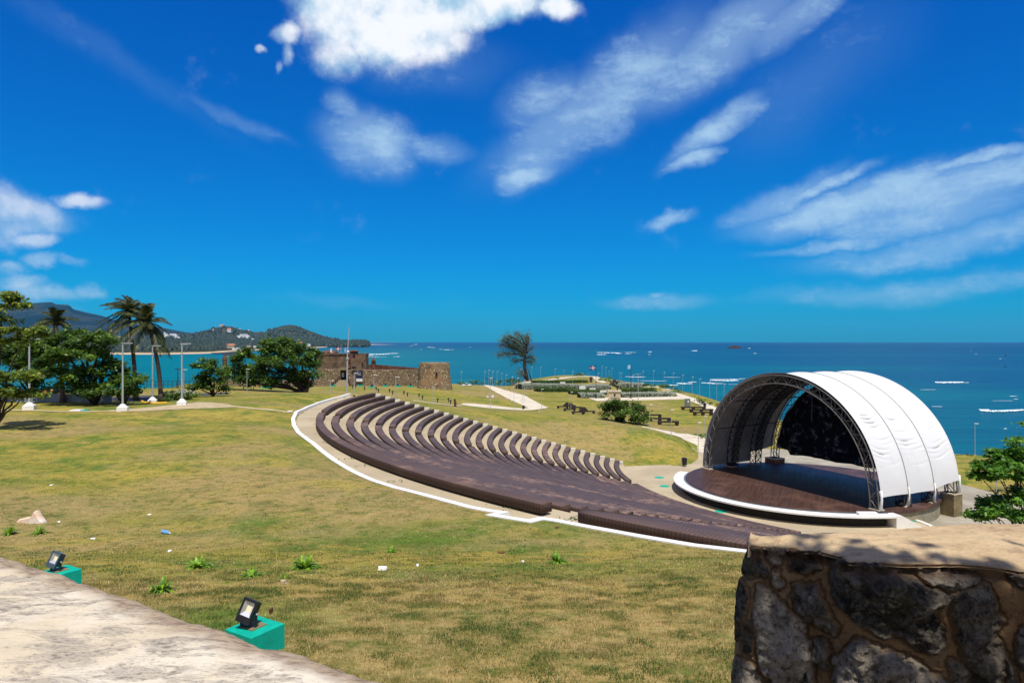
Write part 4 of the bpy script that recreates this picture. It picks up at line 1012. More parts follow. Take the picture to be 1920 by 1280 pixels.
# round tower: part of the fort
TY=189.5; mb=MB(); nn=48; cx=X(814.5,TY); zb=Z(733,184.5); zt=Z(682,184.5)
vs=[];fs=[]; NZ=14
for i in range(NZ+1):
    f=i/NZ; r=5.05-(1.0*f**.7)+ .05*math.sin(f*9)
    for j in range(nn):
        a=2*math.pi*j/nn; rr=r*(1+.018*math.sin(a*5+f*3)+.01*random.random()); vs.append((cx+rr*math.cos(a),TY+rr*math.sin(a),zb-.6+(zt-zb+.6)*f+(random.random()*.25 if i==NZ else 0)))
for i in range(NZ):
    for j in range(nn): fs.append((i*nn+j,i*nn+(j+1)%nn,(i+1)*nn+(j+1)%nn,(i+1)*nn+j))
fs.append(tuple(NZ*nn+j for j in range(nn))); mb.add(vs,fs); fadd(mb,'round_tower',M['tower_stone'])
mb=MB(); mb.box((cx+1.1,TY-4.42,zb+(zt-zb)*.62),(.5,.6,.9)); fadd(mb,'tower_slit',M['black_plastic'])
# banners with their printed blocks
def banner(x0,x1,y0,y1,Y,lab,blocks):
    xa,xb,za,zb=X(x0,Y),X(x1,Y),Z(y1,Y),Z(y0,Y); root=empty('banner',((xa+xb)/2,Y,za),0,lab,'banner')
    w,h=xb-xa,zb-za; mb=MB(); mb.box((0,0,h/2),(w,.06,h)); mb.build('cloth',M['banner_blue'],root)
    mb=MB()
    for (a,b,c,d) in blocks: mb.box(((a+b)/2*w-w/2,-.045,(c+d)/2*h),((b-a)*w,.02,(d-c)*h))
    mb.build('print',M['sign_white'],root)
banner(667.8,680,693.5,715.5,199.4,'tall dark blue banner with a white foot hung on the fort wall',[(0.02,.98,.02,.27),(.2,.8,.58,.60),(.25,.7,.66,.68),(.3,.75,.78,.80),(.15,.3,.86,.90)])
banner(639.5,649.5,694.5,711.5,201.2,'dark blue banner with white panel hanging in the fort gate',[(.12,.55,.28,.78)])
mb=MB(); wbox(mb,X(660,199.4),X(666,199.4),199.2,199.9,Z(691,199.4),Z(687,199.4)); o=mb.build('wall_lantern',M['black_plastic'],origin=(X(663,199.4),199.5,Z(691,199.4))); tag(o,'black box fixture on the fort wall above the blue banner','lantern')
# little fort flags
def flagpole(x,y,z,H,label,fmat,fw,fh,pole='dark_metal',side=-1,cross=False,group=None):
    root=empty('flagpole',(x,y,z),0,label,'flagpole',group)
    mb=MB(); mb.tube([(0,0,0),(0,0,H)],[.10,.06],8); mb.box((0,0,.1),(.5,.5,.2)); mb.build('pole',M[pole],root)
    def cloth(u0,u1,v0,v1,mat,nm,off=0):
        V=[];n=10
        for i in range(n+1):
            u=u0+(u1-u0)*i/n
            for v in (v0,v1): V.append((side*u*fw,.12*math.sin(u*7)+off,H-.15-fh*v-.15*u*fh))
        npmesh(nm,V,gridF(n+1,2),M[mat],parent=root)
    if cross:
        for (a,b,c,d,mm) in ((0,.43,0,.4,'flag_blue'),(.57,1,0,.4,'flag_red'),(0,.43,.6,1,'flag_red'),(.57,1,.6,1,'flag_blue'),(.43,.57,0,1,'sign_white'),(0,.43,.4,.6,'sign_white'),(.57,1,.4,.6,'sign_white')): cloth(a,b,c,d,mm,'flag_field')
    else: cloth(0,1,0,1,fmat,'flag')
simple('flag_blue',(.015,.02,.16)); simple('flag_red',(.22,.012,.03)); simple('flag_pale',(.30,.50,.78))
x,y,z=hit(1117.5,747); flagpole(x,y,z,HC-(684.5-640)/1280*y-z,'black flagpole flying a blue and red flag with a white cross before the monument','x',1.65,1.0,cross=True)
x,y,z=hit(1183,746.5); flagpole(x,y,z,HC-(682.5-640)/1280*y-z,'black flagpole flying a pale blue flag beside the monument','flag_pale',.95,1.1)
for px,y0,y1,mt,lab,cr in ((622.5,651,663,'sign_white','small pole with a white flag on the fort roof',False),(639,648.5,663,'x','small pole with the crossed blue and red flag on the fort roof',True),(649,650,663,'flag_pale','small pole with a pale flag on the fort roof beside the mast',False)):
    Y=214; flagpole(X(px,Y),Y,Z(y1+.8,Y),(y1-y0)/1280*Y,lab,mt,1.7 if cr else .6,1.1 if cr else 1.3,'lamp_metal',cross=cr)
# bollard lights along the fort path
def bol():
    root=empty('bollard',(0,0,-100)); mb=MB(); mb.tube([(0,0,0),(0,0,.62)],[.13,.12],8); mb.build('post',M['dark_metal'],root)
    mb=MB(); mb.blob((0,0,.86),(.27,.27,.25),8,6); mb.build('head',M['dark_metal'],root); reg(root); return root
bp=bol(); first=True
BL=[(182,752),(232,742),(370,780),(558,785),(592,815),(770,818),(820,850),(1000,853),(1057,882),(1243,893),(1298,926),(1540,975),(1713,970),(1747,1003),(1808,988),(500,738)]
for i,(zx,zy) in enumerate(BL):
    o=bp if first else copy_tree(bp); first=False; x,y,z=hit(640+zx/8.53,640+zy/8.53); o.location=(x,y,z-.03); s=.85; o.scale=(s,s,s)
    tag(o,'small dark round-headed bollard light along the dirt path before the fort','bollard','dark bollard lights by the fort path')
# green spot boxes at the foot of the fort wall
gp=None
for i,(px,py,lab) in enumerate(((675,724,'beneath the blue banner'),(697,727,'past the blue banner on the open grass'),(723,724.5,'at the middle of the fort wall'),(746,725,'at the fort wall near its third lamp'),(770,725.5,'in the corner between wall and round tower'),(787,727,'at the foot of the round tower'),(623,724.5,'at the short thin post near the gate'),(501,728,'under the spreading almond tree'))):
    x,y,z=hit(px,py)
    if gp is None:
        gp=empty('wall_spotlight',(0,0,0)); mb=MB(); mb.box((0,0,.2),(1.5,.9,.5)); mb.build('green_box',M['green_paint'],gp); mb=MB(); mb.box((0,0,.6),(.5,.35,.45),rx=.3); mb.build('lamp',M['black_plastic'],gp); reg(gp); o=gp
    else: o=copy_tree(gp)
    o.location=(x,y,z-.05); tag(o,'small green box with a black spotlight '+lab,'spotlight','green spotlight boxes along the fort wall')
# upright old gun barrel
x,y,z=hit(853.5,762); mb=MB(); H=(762-747)/1280*y; mb.lathe([(H*.17,0),(H*.17,.15*H),(H*.15,.6*H),(H*.12,.72*H),(H*.09,.75*H),(H*.10,.84*H),(H*.05,.88*H),(H*.07,.95*H),(.01,H)],(0,0,0),14)
o=mb.build('gun_barrel',M['rusty']); o.location=(x,y,z-.03); tag(o,'rusty old gun barrel planted upright beside the white path','gun barrel')
# ------------------------------------------------------------------ monument
x,y,z=hit(1151,751); MX,MY,MZ=x,y-1.5,z
mon=empty('monument_pedestal',(MX,MY,MZ),R(-9),'pale stone pedestal carrying the horseman, at the white walk','monument')
s=y/1280
mb=MB(); w=22*s; d=3.6; h=20*s
mb.box((0,0,h*.07),(w*1.16,d*1.16,h*.14)); mb.box((0,0,h*.52),(w,d,h*.78)); mb.box((0,0,h*.95),(w*1.10,d*1.1,h*.1)); mb.build('plinth',M['pedestal_stone'],mon)
mb=MB(); mb.box((0,-d/2-.03,h*.62),(.42,.06,.6)); mb.build('emblem',M['bronze'],mon)
mb=MB()
for i in range(16): mb.box((-w*.33+i*w*.044,-d/2-.02,h*.36),(w*.026,.03,h*.055))
mb.build('inscription',M['bronze'],mon)
st=empty('horseman_statue',(MX-.3,MY,MZ+h),R(-5),'dark bronze rider on a rearing horse, on the pale pedestal','statue')
def skin(name,pts,edges,mat,parent,lv=2,root=0):
    me=bpy.data.meshes.new(name); me.from_pydata([p[:3] for p in pts],edges,[]); o=bpy.data.objects.new(name,me); COL.objects.link(o); o.parent=parent
    me.materials.append(mat); sk=o.modifiers.new('s','SKIN'); sk.use_smooth_shade=True
    if not me.skin_vertices: me.attributes  # created by the modifier on evaluation
    layer=me.skin_vertices[0] if me.skin_vertices else None
    return o,me,layer
def skinned(name,pts,edges,mat,parent,root=0,lv=1):
    me=bpy.data.meshes.new(name); me.from_pydata([p[:3] for p in pts],edges,[]); o=bpy.data.objects.new(name,me); COL.objects.link(o); o.parent=parent; me.materials.append(mat)
    bpy.context.view_layer.objects.active=o; o.select_set(True)
    o.modifiers.new('s','SKIN'); bpy.ops.object.select_all(action='DESELECT')
    if not me.skin_vertices: bpy.ops.mesh.customdata_skin_add()
    for i,p in enumerate(pts):
        sv=me.skin_vertices[0].data[i]; sv.radius=(p[3],p[3]); sv.use_root=(i==root)
    o.modifiers['s'].use_smooth_shade=True
    if lv: m_=o.modifiers.new('u','SUBSURF'); m_.levels=lv; m_.render_levels=lv
    return o
# horse rearing towards -X ; rump at +X
hp=[(.75,0,1.05,.36),(.25,0,1.3,.36),(-.3,0,1.75,.36),(-.62,0,2.2,.22),(-.85,0,2.6,.17),(-1.08,0,2.62,.14),(-1.3,0,2.42,.09), #0-6 spine neck head
 (.95,.2,.75,.2),(.7,.22,.45,.11),(1.0,.22,.2,.08),(.92,.22,0,.09), (.95,-.2,.75,.2),(.75,-.22,.45,.11),(1.05,-.22,.2,.08),(.97,-.22,0,.09),
 (-.5,.2,1.6,.15),(-.95,.22,1.75,.09),(-1.0,.22,1.35,.07), (-.5,-.2,1.55,.15),(-.9,-.22,1.5,.09),(-.8,-.22,1.1,.07), (1.1,0,1.15,.08),(1.3,0,.6,.1)]
he=[(0,1),(1,2),(2,3),(3,4),(4,5),(5,6),(0,7),(7,8),(8,9),(9,10),(0,11),(11,12),(12,13),(13,14),(2,15),(15,16),(16,17),(2,18),(18,19),(19,20),(0,21),(21,22)]
skinned('horse',hp,he,M['bronze'],st,1)
rp=[(.12,0,1.78,.17),(.10,0,2.15,.2),(.04,0,2.45,.13),(.0,0,2.6,.08),(-.02,0,2.78,.13),(-.15,.25,2.4,.09),(-.45,.28,2.25,.06),(-.75,.25,2.45,.05),(.1,-.28,2.35,.09),(.1,-.34,2.05,.06),(-.1,-.3,1.9,.05),(-.05,.32,1.6,.12),(-.2,.38,1.2,.08),(-.3,.38,1.05,.07),(-.05,-.32,1.6,.12),(-.2,-.38,1.2,.08),(-.3,-.38,1.05,.07)]
re_=[(0,1),(1,2),(2,3),(3,4),(2,5),(5,6),(6,7),(2,8),(8,9),(9,10),(0,11),(11,12),(12,13),(0,14),(14,15),(15,16)]
skinned('rider',rp,re_,M['bronze'],st,1); st.scale=(1.12,1.12,1.0)
# person behind the hedge
x,y,z=hit(1186,729.5)
pe=empty('person',(x,y,z),R(20),'person in a pale purple top standing behind the hedge by the pale blue flagpole','person')
bp_=[(0,0,.92,.14),(0,0,1.15,.14),(0,0,1.38,.15),(0,0,1.5,.06),(0,0,1.63,.10),(.2,0,1.38,.06),(.27,.02,1.1,.045),(.22,-.1,.9,.035),(-.2,0,1.38,.06),(-.27,.02,1.1,.045),(-.22,-.1,.9,.035),(.1,0,.82,.1),(.11,0,.45,.07),(.11,0,.08,.05),(.12,-.14,.04,.04),(-.1,0,.82,.1),(-.11,.05,.45,.07),(-.11,.1,.08,.05),(-.12,-.04,.04,.04)]
be=[(0,1),(1,2),(2,3),(3,4),(2,5),(5,6),(6,7),(2,8),(8,9),(9,10),(0,11),(11,12),(12,13),(13,14),(0,15),(15,16),(16,17),(17,18)]
skinned('body',bp_,be,M['skin'],pe,0)
mb=MB(); mb.lathe([(.16,.85),(.19,1.1),(.21,1.32),(.24,1.42),(.1,1.5)],(0,0,0),12); mb.build('shirt',M['cloth_pale'],pe,True)
mb=MB(); mb.lathe([(.17,.90),(.2,.8),(.21,.5),(.2,.45)],(0,0,0),12); mb.build('shorts',M['cloth_purple'],pe,True)
mb=MB(); mb.blob((0,.02,1.68),(.115,.12,.10)); mb.build('hair',M['dark_metal'],pe,True)
# ------------------------------------------------------------------ park furniture
def wseat(px,py,rz,lab,sc=1,flip=1):
    x,y,z=hit(px,py); root=empty('wedge_seat',(x,y,z-.03),rz,lab,'seat','dark wedge-backed seats'); 
    mb=MB(); mb.box((0,0,.62),(3.4,1.0,.28)); mb.build('seat',M['dark_bench'],root)
    mb=MB(); wedge(mb,Vector((flip*.6,-.5,.76)),Vector((flip,0,0)),Vector((0,1,0)),[(-.5,0),(.45,1.0),(1.05,1.0),(1.1,0)],1.0); mb.build('backrest',M['dark_bench'],root)
    for s in (-1.3,1.3): mb=MB(); mb.box((s,0,.22),(.5,.85,.52)); mb.build('leg',M['dark_bench'],root)
    root.scale=(sc,sc,sc); return root
wseat(1055,765.5,R(4),'wedge-backed dark seat, the one farthest up and left of the cluster',.8,1)
wseat(1068,771,R(-6),'wedge-backed dark seat just before the tall pair, touching the lamp',.8,1)
wseat(1079,767.3,R(180-8),'wedge-backed dark seat behind the cluster, its back turned to the lamp',.85,1)
wseat(1084,776.5,R(8),'wedge-backed dark seat lowest in the cluster beside the lamp foot',.8,1)
wseat(1104,775,R(180+3),'wedge-backed dark seat at the end of the cluster towards the almond bush',.8,1)
def lowseat(px,py,L,rz,lab):
    x,y,z=hit(px,py); root=empty('low_bench',(x,y,z-.03),rz,lab,'bench','long low dark benches on the lawn')
    mb=MB(); mb.box((0,0,.68),(L,.85,.26)); mb.build('seat',M['dark_bench'],root)
    for s in ((-.42,0,.42) if L>4 else (-.42,.42)): mb=MB(); mb.box((s*L,0,.25),(.45,.75,.58),taper=1.25); mb.build('leg',M['dark_bench'],root)
for a in ((1300,768.5,5.8,R(2),'low bench beside the grey sign slab, farthest of its three'),(1315,773,5.4,R(2),'low bench second in the group of three by the sign slab'),(1318,778.5,4.2,R(2),'low bench front of the group of three, next to the canopy'),
  (1224,783.5,3.4,R(0),'low bench mostly hidden behind the almond bush'),(1237,790.5,4.3,R(0),'low bench right beside the almond bush, middle of its three'),(1253,796.8,3.9,R(2),'low bench crossed by the lamp on the wide path')): lowseat(*a)
def bin_(x,y,z,H,lab,post=False):
    root=empty('litter_bin',(x,y,z-.02),R(-20),lab,'litter bin'); mb=MB(); mb.lathe([(H*.26,H*.18),(H*.30,H*.9),(H*.27,H*.96),(.01,H)],(0,0,0),12) ; mb.build('bucket',M['black_plastic'],root)
    mb=MB(); mb.tube([(-H*.36,0,0),(-H*.36,0,H*1.02)],.05,6); mb.box((-H*.3,0,H*.6),(.18,.06,.06)); mb.build('post',M['lamp_metal'],root)
x,y,z=hit(1283.5,873.5); bin_(x,y,z,1.05,'black litter bin on a grey post at the grass edge near the stage')
x,y,z=hit(981.5,767.5); bin_(x,y,z,.95,'black litter bin at the fork of the white paths')
x,y,z=hit(1321.5,763.5); bin_(x,y,z,1.1,'black litter bin on the cliff walk behind the long benches')
x,y,z=hit(1289,762.5); root=empty('sign_slab',(x,y,z-.03),R(8),'upright grey information slab behind the long benches','sign'); H=15.5/1280*y
mb=MB(); mb.box((0,0,H/2),(1.3,.3,H)); mb.build('slab',M['grey_sign'],root); mb=MB(); mb.box((.12,-.17,H*.66),(.34,.04,H*.24)); mb.build('plate',M['sign_white'],root)
x,y,z=hit(1108,716.5); root=empty('monolith',(x,y,z-.03),0,'brown upright monolith slab on the far lawn of the cape','monolith'); H=10.5/1280*y
mb=MB(); mb.box((0,0,H/2),(1.05,.5,H)); mb.build('slab',M['rusty'],root)
for px,py,w,hh,lab in ((1055,719,10,3.2,'small pale plaque set in the rear hedge'),(1075,722,11,2.6,'long low pale plaque over the silver hedge'),(1092,729.5,11.5,6.5,'largest pale plaque, square, before the silver hedge'),(1111,731.5,11.5,4.2,'pale plaque beside the flagpole with the crossed flag'),(1131,735.5,12,4,'pale plaque just behind the monument')):
    x,y,z=hit(px,py+4); y-=1.5; x=(px-960)/1280*y; s=y/1280; z=HC-(py-640)*s; root=empty('plaque',(x,y,z-.6),0,lab,'plaque','pale lawn plaques'); mb=MB(); mb.box((0,0,hh*s/2+.6),(w*s,.25,hh*s)); mb.build('panel',M['sign_white'],root); mb=MB(); mb.box((0,0.3,.2),(.5,.3,1.2)); mb.build('stand',M['dark_metal'],root)
for px,py,w,lab in ((1213,727.5,1.9,'white block seat nearest the silver hedge, by the cliff'),(1229,727,1.7,'white block seat between two lamps at the cliff'),(1248.5,732.5,2.0,'white block seat closest to the start of the cliff walk')):
    x,y,z=hit(px,py); mb=MB(); mb.box((0,0,.25),(w*1.5,.9,.55)); mb.box((w*.3,.1,.62),(w*.5,.5,.2)); o=mb.build('block_seat',M['path']); o.location=(x,y,z-.03); tag(o,lab,'seat')
for px,py,lab in ((1205,869.5,'below the canopy-side litter bin, closest to the mound'),(1236,894.8,'beside the curving white stage bench, upper one'),(1246,911,'hugging the widest bulge of the white stage bench'),(1352,958.3,'between bench rows and the front of the stage'),(1706,974.8,'beside the sloping white stair cheek')):
    Y=14.82*1280/(py-640); x=(px-960)/1280*Y
    mb=MB(); mb.lathe([(.52,0),(.52,.012),(.48,.02),(.0,.022)],(0,0,0),20,cap=False); o=mb.build('drain_cover',M['green_paint']); o.location=(x,Y,HC-14.81); tag(o,'round turquoise painted cover on the plaza, '+lab,'cover','turquoise covers on the plaza')
x,y,z=hit(145,770.5); mb=MB(); mb.box((0,0,.06),(.9,.7,.14)); mb.box((.65,0,.05),(.5,.68,.12),mi=1); o=mb.build('slab',[M['white_paint'],M['green_paint']]); o.location=(x,y,z); tag(o,'white and turquoise painted slab lying by the dirt path','slab')
# plaza marking near the stair cheek
for a in (((1664,980),(1712,970.5),.28,'white painted edge line beside the stair cheek'),((1712,970.5),(1745,983),.28,'white painted edge line running to the rubble wall')):
    P=[(( p[0]-960)*14.68/(p[1]-640),1280*14.68/(p[1]-640)) for p in a[:2]]; d=Vector((P[1][0]-P[0][0],P[1][1]-P[0][1])); 
    mb=MB(); mb.box(((P[0][0]+P[1][0])/2,(P[0][1]+P[1][1])/2,HC-14.78),(d.length,a[2],.12),rz=math.atan2(d.y,d.x)); o=mb.build('kerb_stone',M['white_paint'],origin=((P[0][0]+P[1][0])/2,(P[0][1]+P[1][1])/2,HC-14.81)); tag(o,a[3],'kerb')
# ------------------------------------------------------------------ leaf clouds
def leafcards(C,N,size,asp=.5,seed=0):
    # C centres (n,3), N normals (n,3) ; rhombic leaf of length size
    g=np.random.default_rng(seed); n=len(C)
    a=g.normal(size=(n,3)); u=np.cross(N,a); u/=np.linalg.norm(u,axis=1)[:,None]+1e-9; v=np.cross(N,u); v/=np.linalg.norm(v,axis=1)[:,None]+1e-9
    s=(size*g.uniform(.65,1.25,n))[:,None]
    V=np.stack([C-u*s*.5,C+v*s*asp*.5+N*s*.06,C+u*s*.5-N*s*.08,C-v*s*asp*.5+N*s*.06],1).reshape(-1,3)
    F=np.arange(4*n).reshape(n,4); return V,F
def crown(name,pads,nper,size,mat,parent,seed=0,asp=.55,flat=.75,clump=.55,org=(0,0,0),shell=.45):
    """pads: (x,y,z,rx,ry,rz). leaves gathered in clumps spread through each pad"""
    g=np.random.default_rng(seed); Cs=[];Ns=[];Ls=[]
    for (x,y,z,rx,ry,rz) in pads:
        vol=(rx*ry*rz)**(1/3.); n=int(nper*rx*ry); nc=max(4,int(rx*ry*2.2/(clump*clump)*.5))
        d=g.normal(size=(nc,3)); d/=np.linalg.norm(d,axis=1)[:,None]; d[:,2]=np.where(d[:,2]<-.35,-d[:,2]*.5,d[:,2])
        r=g.uniform(shell,1,nc)**.5; cc=d*r[:,None]*np.array((rx,ry,rz))
        cs=clump*g.uniform(.5,1.3,nc); k=g.integers(0,nc,n)
        off=g.normal(size=(n,3))*np.array((.55,.55,.32))*cs[k][:,None]
        P=cc[k]+off
        out=P/np.array((rx,ry,rz)); out/=np.linalg.norm(out,axis=1)[:,None]+1e-6
        N=out*(1-flat)+np.array((0,0,1))*flat+g.normal(size=(n,3))*.38; N/=np.linalg.norm(N,axis=1)[:,None]
        Cs.append(P+np.array((x,y,z))); Ns.append(N); tone=g.uniform(-.18,.18,nc)[k]; Ls.append(np.clip(g.uniform(0,.9,n)+tone+.06*off[:,2]/.3,0,1))
    C=np.vstack(Cs)-np.array(org); N=np.vstack(Ns); L=np.concatenate(Ls)
    V,F=leafcards(C,N,size,asp,seed+1)
    return npmesh(name,V,F,mat,parent=parent,attrs={'lr':('FACE',L)})
def limbs(name,base,tips,r0,mat,parent,seed=0,fork=.35,wob=.12,r1=.02):
    random.seed(seed); mb=MB(); base=Vector(base)
    for tp in tips:
        tp=Vector(tp); d=tp-base; pts=[];n=7
        for i in range(n+1):
            f=i/n; p=base+Vector((d.x*f**1.15,d.y*f**1.15,d.z*f**.8)); 
            if 0<i<n: p+=Vector((random.uniform(-1,1),random.uniform(-1,1),random.uniform(-.5,.5)))*wob*d.length*.3
            pts.append(p)
        mb.tube(pts,[r0*(1-i/n)**.8+r1 for i in range(n+1)],7)
    return mb.build(name,mat,parent,smooth=True)
def fromring(x,y,z): return (x,y,z)
def PX(px,py,Y): return at(px,py,Y)
def tree(name,px,pyb,Y,label,pads,leaf='almond_leaf',nper=170,size=.30,r0=.22,seed=0,cat='tree',group=None,clump=.6,trunks=None,flat=.75,z=None,asp=.6):
    """pads given as (px,py,wpx,hpx,depth offset)"""
    bx=X(px,Y); bz=gz(bx,Y) if z is None else z
    root=empty(name,(bx,Y,bz-.05),0,label,cat,group); s=Y/1280.; P=[]
    for (a,b,w,h,dy) in pads:
        yy=Y+dy; P.append((X(a,yy)-bx,dy,Z(b,yy)-bz,w/2*yy/1280,max(w/2*yy/1280*.8,h/2*yy/1280),h/2*yy/1280))
    crown('crown',P,nper,size,M[leaf],root,seed,clump=clump,flat=flat,asp=asp)
    tips=[(p[0],p[1],p[2]-p[5]*.2) for p in P]
    if trunks:
        for i,(tx,ty,idx) in enumerate(trunks): limbs('trunk',(X(tx,Y)-bx,ty,0),[tips[j] for j in idx],r0,M['bark'],root,seed+i)
    else: limbs('trunk',(0,0,0),tips,r0,M['bark'],root,seed)
    return root
# big almond tree on the left
tree('almond_tree',178,752,67,'largest dark green almond tree with layered branches, before the bay',[
 (150,632,110,22,0),(110,650,120,30,1),(180,640,90,26,-1),(205,662,60,30,0),(90,672,90,34,2),(150,668,120,30,-2),(200,690,80,36,0),(120,700,90,30,-1),(165,705,80,40,-2),(215,705,50,40,1),(80,690,60,50,3),(175,733,70,24,-2),(225,700,40,40,0),(140,722,70,22,-1)],nper=300,size=.36,r0=.2,seed=3,clump=.75)
tree('almond_tree',232,755,66,'low dark almond tree with a broad skirt between the two palm stems',[
 (245,716,72,26,0),(222,730,60,26,-1),(262,712,40,18,0),(205,724,40,30,0),(235,738,40,16,0)],nper=340,size=.34,r0=.10,seed=4,clump=.6)
tree('almond_tree',62,752,72,'dark almond tree mass behind the post at the left edge',[
 (40,650,90,40,0),(10,680,80,50,0),(60,690,80,50,0),(30,715,90,40,0),(85,715,50,50,1),(20,735,70,26,0),(90,735,50,24,0),(45,670,80,40,2),(5,655,50,30,0)],nper=300,size=.36,r0=.15,seed=5,clump=.75)
tree('almond_tree',-8,782,47,'yellow-green almond tree cut by the left edge, its slim trunk on the lawn',[
 (4,560,72,28,0),(35,573,40,22,0),(0,598,50,22,0),(50,622,76,20,0),(72,626,40,16,0),(10,705,80,26,0),(55,707,66,22,-.5),(52,738,56,22,-.6),(20,735,50,24,0),(-20,640,60,60,0),(-10,585,50,40,0),(30,640,50,14,0)],trunks=[(-8,0,[0,3,6]),(-8,0,[5,7,8])],leaf='almond_leaf_yellow',nper=600,size=.30,r0=.07,seed=6,clump=.45)
# small tree near (395,735)
tree('almond_tree',400,741,77,'small tiered almond tree standing alone by the road',[
 (392,686,60,14,0),(385,679,36,16,0),(402,700,56,18,0),(372,707,34,8,-.5),(405,712,50,20,0),(375,727,52,13,-.5),(410,728,44,18,0),(395,718,60,12,.4)],leaf='almond_leaf',nper=420,size=.30,r0=.09,seed=7,clump=.5)
# spreading tree
x,y,z=hit(568,735.5)
tree('almond_tree',568,735,100,'wide spreading almond tree with a dark leaning trunk near the fort',[
 (520,643,70,16,0),(500,660,110,30,0),(560,662,90,34,0),(470,675,90,34,0),(530,682,120,34,-1),(580,686,40,36,0),(445,697,70,36,1),(500,700,100,36,0),(550,705,80,30,1),(462,713,60,26,0),(505,717,70,20,0),(590,702,30,22,-1),(430,706,40,30,0),(560,718,60,22,1),(520,655,80,24,1)],nper=210,size=.44,r0=.26,seed=8,clump=1.0,trunks=[(567,0,[0,1,3,6,9]),(571,1,[2,5,8]),(576,-.5,[11,13])])
# round bush tree by the wide path
x,y,z=hit(1170,797)
tree('almond_bush',1172,797,126,'dark round almond bush with several stems, beside the wide path',[
 (1150,760,52,24,0),(1180,764,56,26,0),(1140,775,34,20,0),(1170,776,60,24,-1),(1198,776,36,28,0),(1158,768,60,26,1),(1192,787,44,18,0),(1148,786,40,14,0),(1205,785,26,18,0),(1135,762,20,14,0),(1178,777,50,26,-.5)],leaf='shrub_leaf',nper=190,size=.44,r0=.10,seed=9,clump=.8,trunks=[(1155,0,[0,2,7]),(1166,0,[1,3]),(1178,0,[4,5,6]),(1186,0,[4,8])],z=gz(X(1170,122),122)-.8)
# foreground tree on the right
tree('almond_tree',1930,975,47.5,'almond tree with big bright leaves at the right edge, before the plaza lawn',[
 (1890,868,84,24,0),(1858,878,76,20,-.4),(1885,850,60,18,0),(1840,893,46,11,0),(1880,892,70,14,-.3),(1915,842,40,14,0),(1905,827,34,9,0),(1935,860,60,40,.5),(1885,942,84,36,0),(1850,956,60,18,-.5),(1865,965,70,14,-.3),(1915,925,50,22,0),(1835,964,40,9,0),(1890,964,80,14,0),(1925,795,16,10,0),(1930,900,50,30,.5),(1908,858,46,14,0)],leaf='bright_leaf',nper=760,size=.32,r0=.05,seed=10,clump=.42,asp=.6)
# thin tree trunk on right lawn
x=X(1904,68); root=empty('young_tree',(x,68,gz(x,68)),0,'young thin tree on the lawn behind the right edge almond leaves','tree')
mb=MB(); mb.tube([(0,0,0),(.05,0,1.2),(0,.1,2.4)],[.12,.10,.05],7); mb.build('trunk',M['palm_bark'],root); crown('crown',[(0,0,3.0,1.2,1.2,.8)],120,.26,M['bright_leaf'],root,77,clump=.4)
# overhead tree behind the photographer that shades the rubble wall
root=empty('almond_tree',(3.6,-1.6,HC-2.0),0,'almond tree overhead behind the viewpoint, casting leaf shade on the rubble wall','tree')
mb=MB(); mb.tube([(0,0,0),(.1,.2,2.5),(-.3,.8,5.0),(-.6,1.2,6)],[.2,.17,.12,.06],9); mb.build('trunk',M['bark'],root)
SHP=[(1.15,2.95,1.5,.30),(1.4,2.85,1.3,.30),(1.75,2.62,1.25,.34),(2.15,2.35,1.2,.36),(1.5,2.85,1.8,.3),(1.95,2.55,1.75,.36),(2.4,2.1,1.5,.4),(1.12,3.0,1.9,.25),(1.75,2.78,.95,.14),(2.15,2.76,.9,.16),(2.5,2.65,.9,.2)]
crown('crown',[(sx+(HC-2+6.2-(HC-h_))*SD.x/SD.z-3.6,sy+(6.2-2+h_)*SD.y/SD.z+1.6,6.2,r_,r_*.9,.14) for sx,sy,h_,r_ in SHP],520,.17,M['bright_leaf'],root,78,clump=.22)
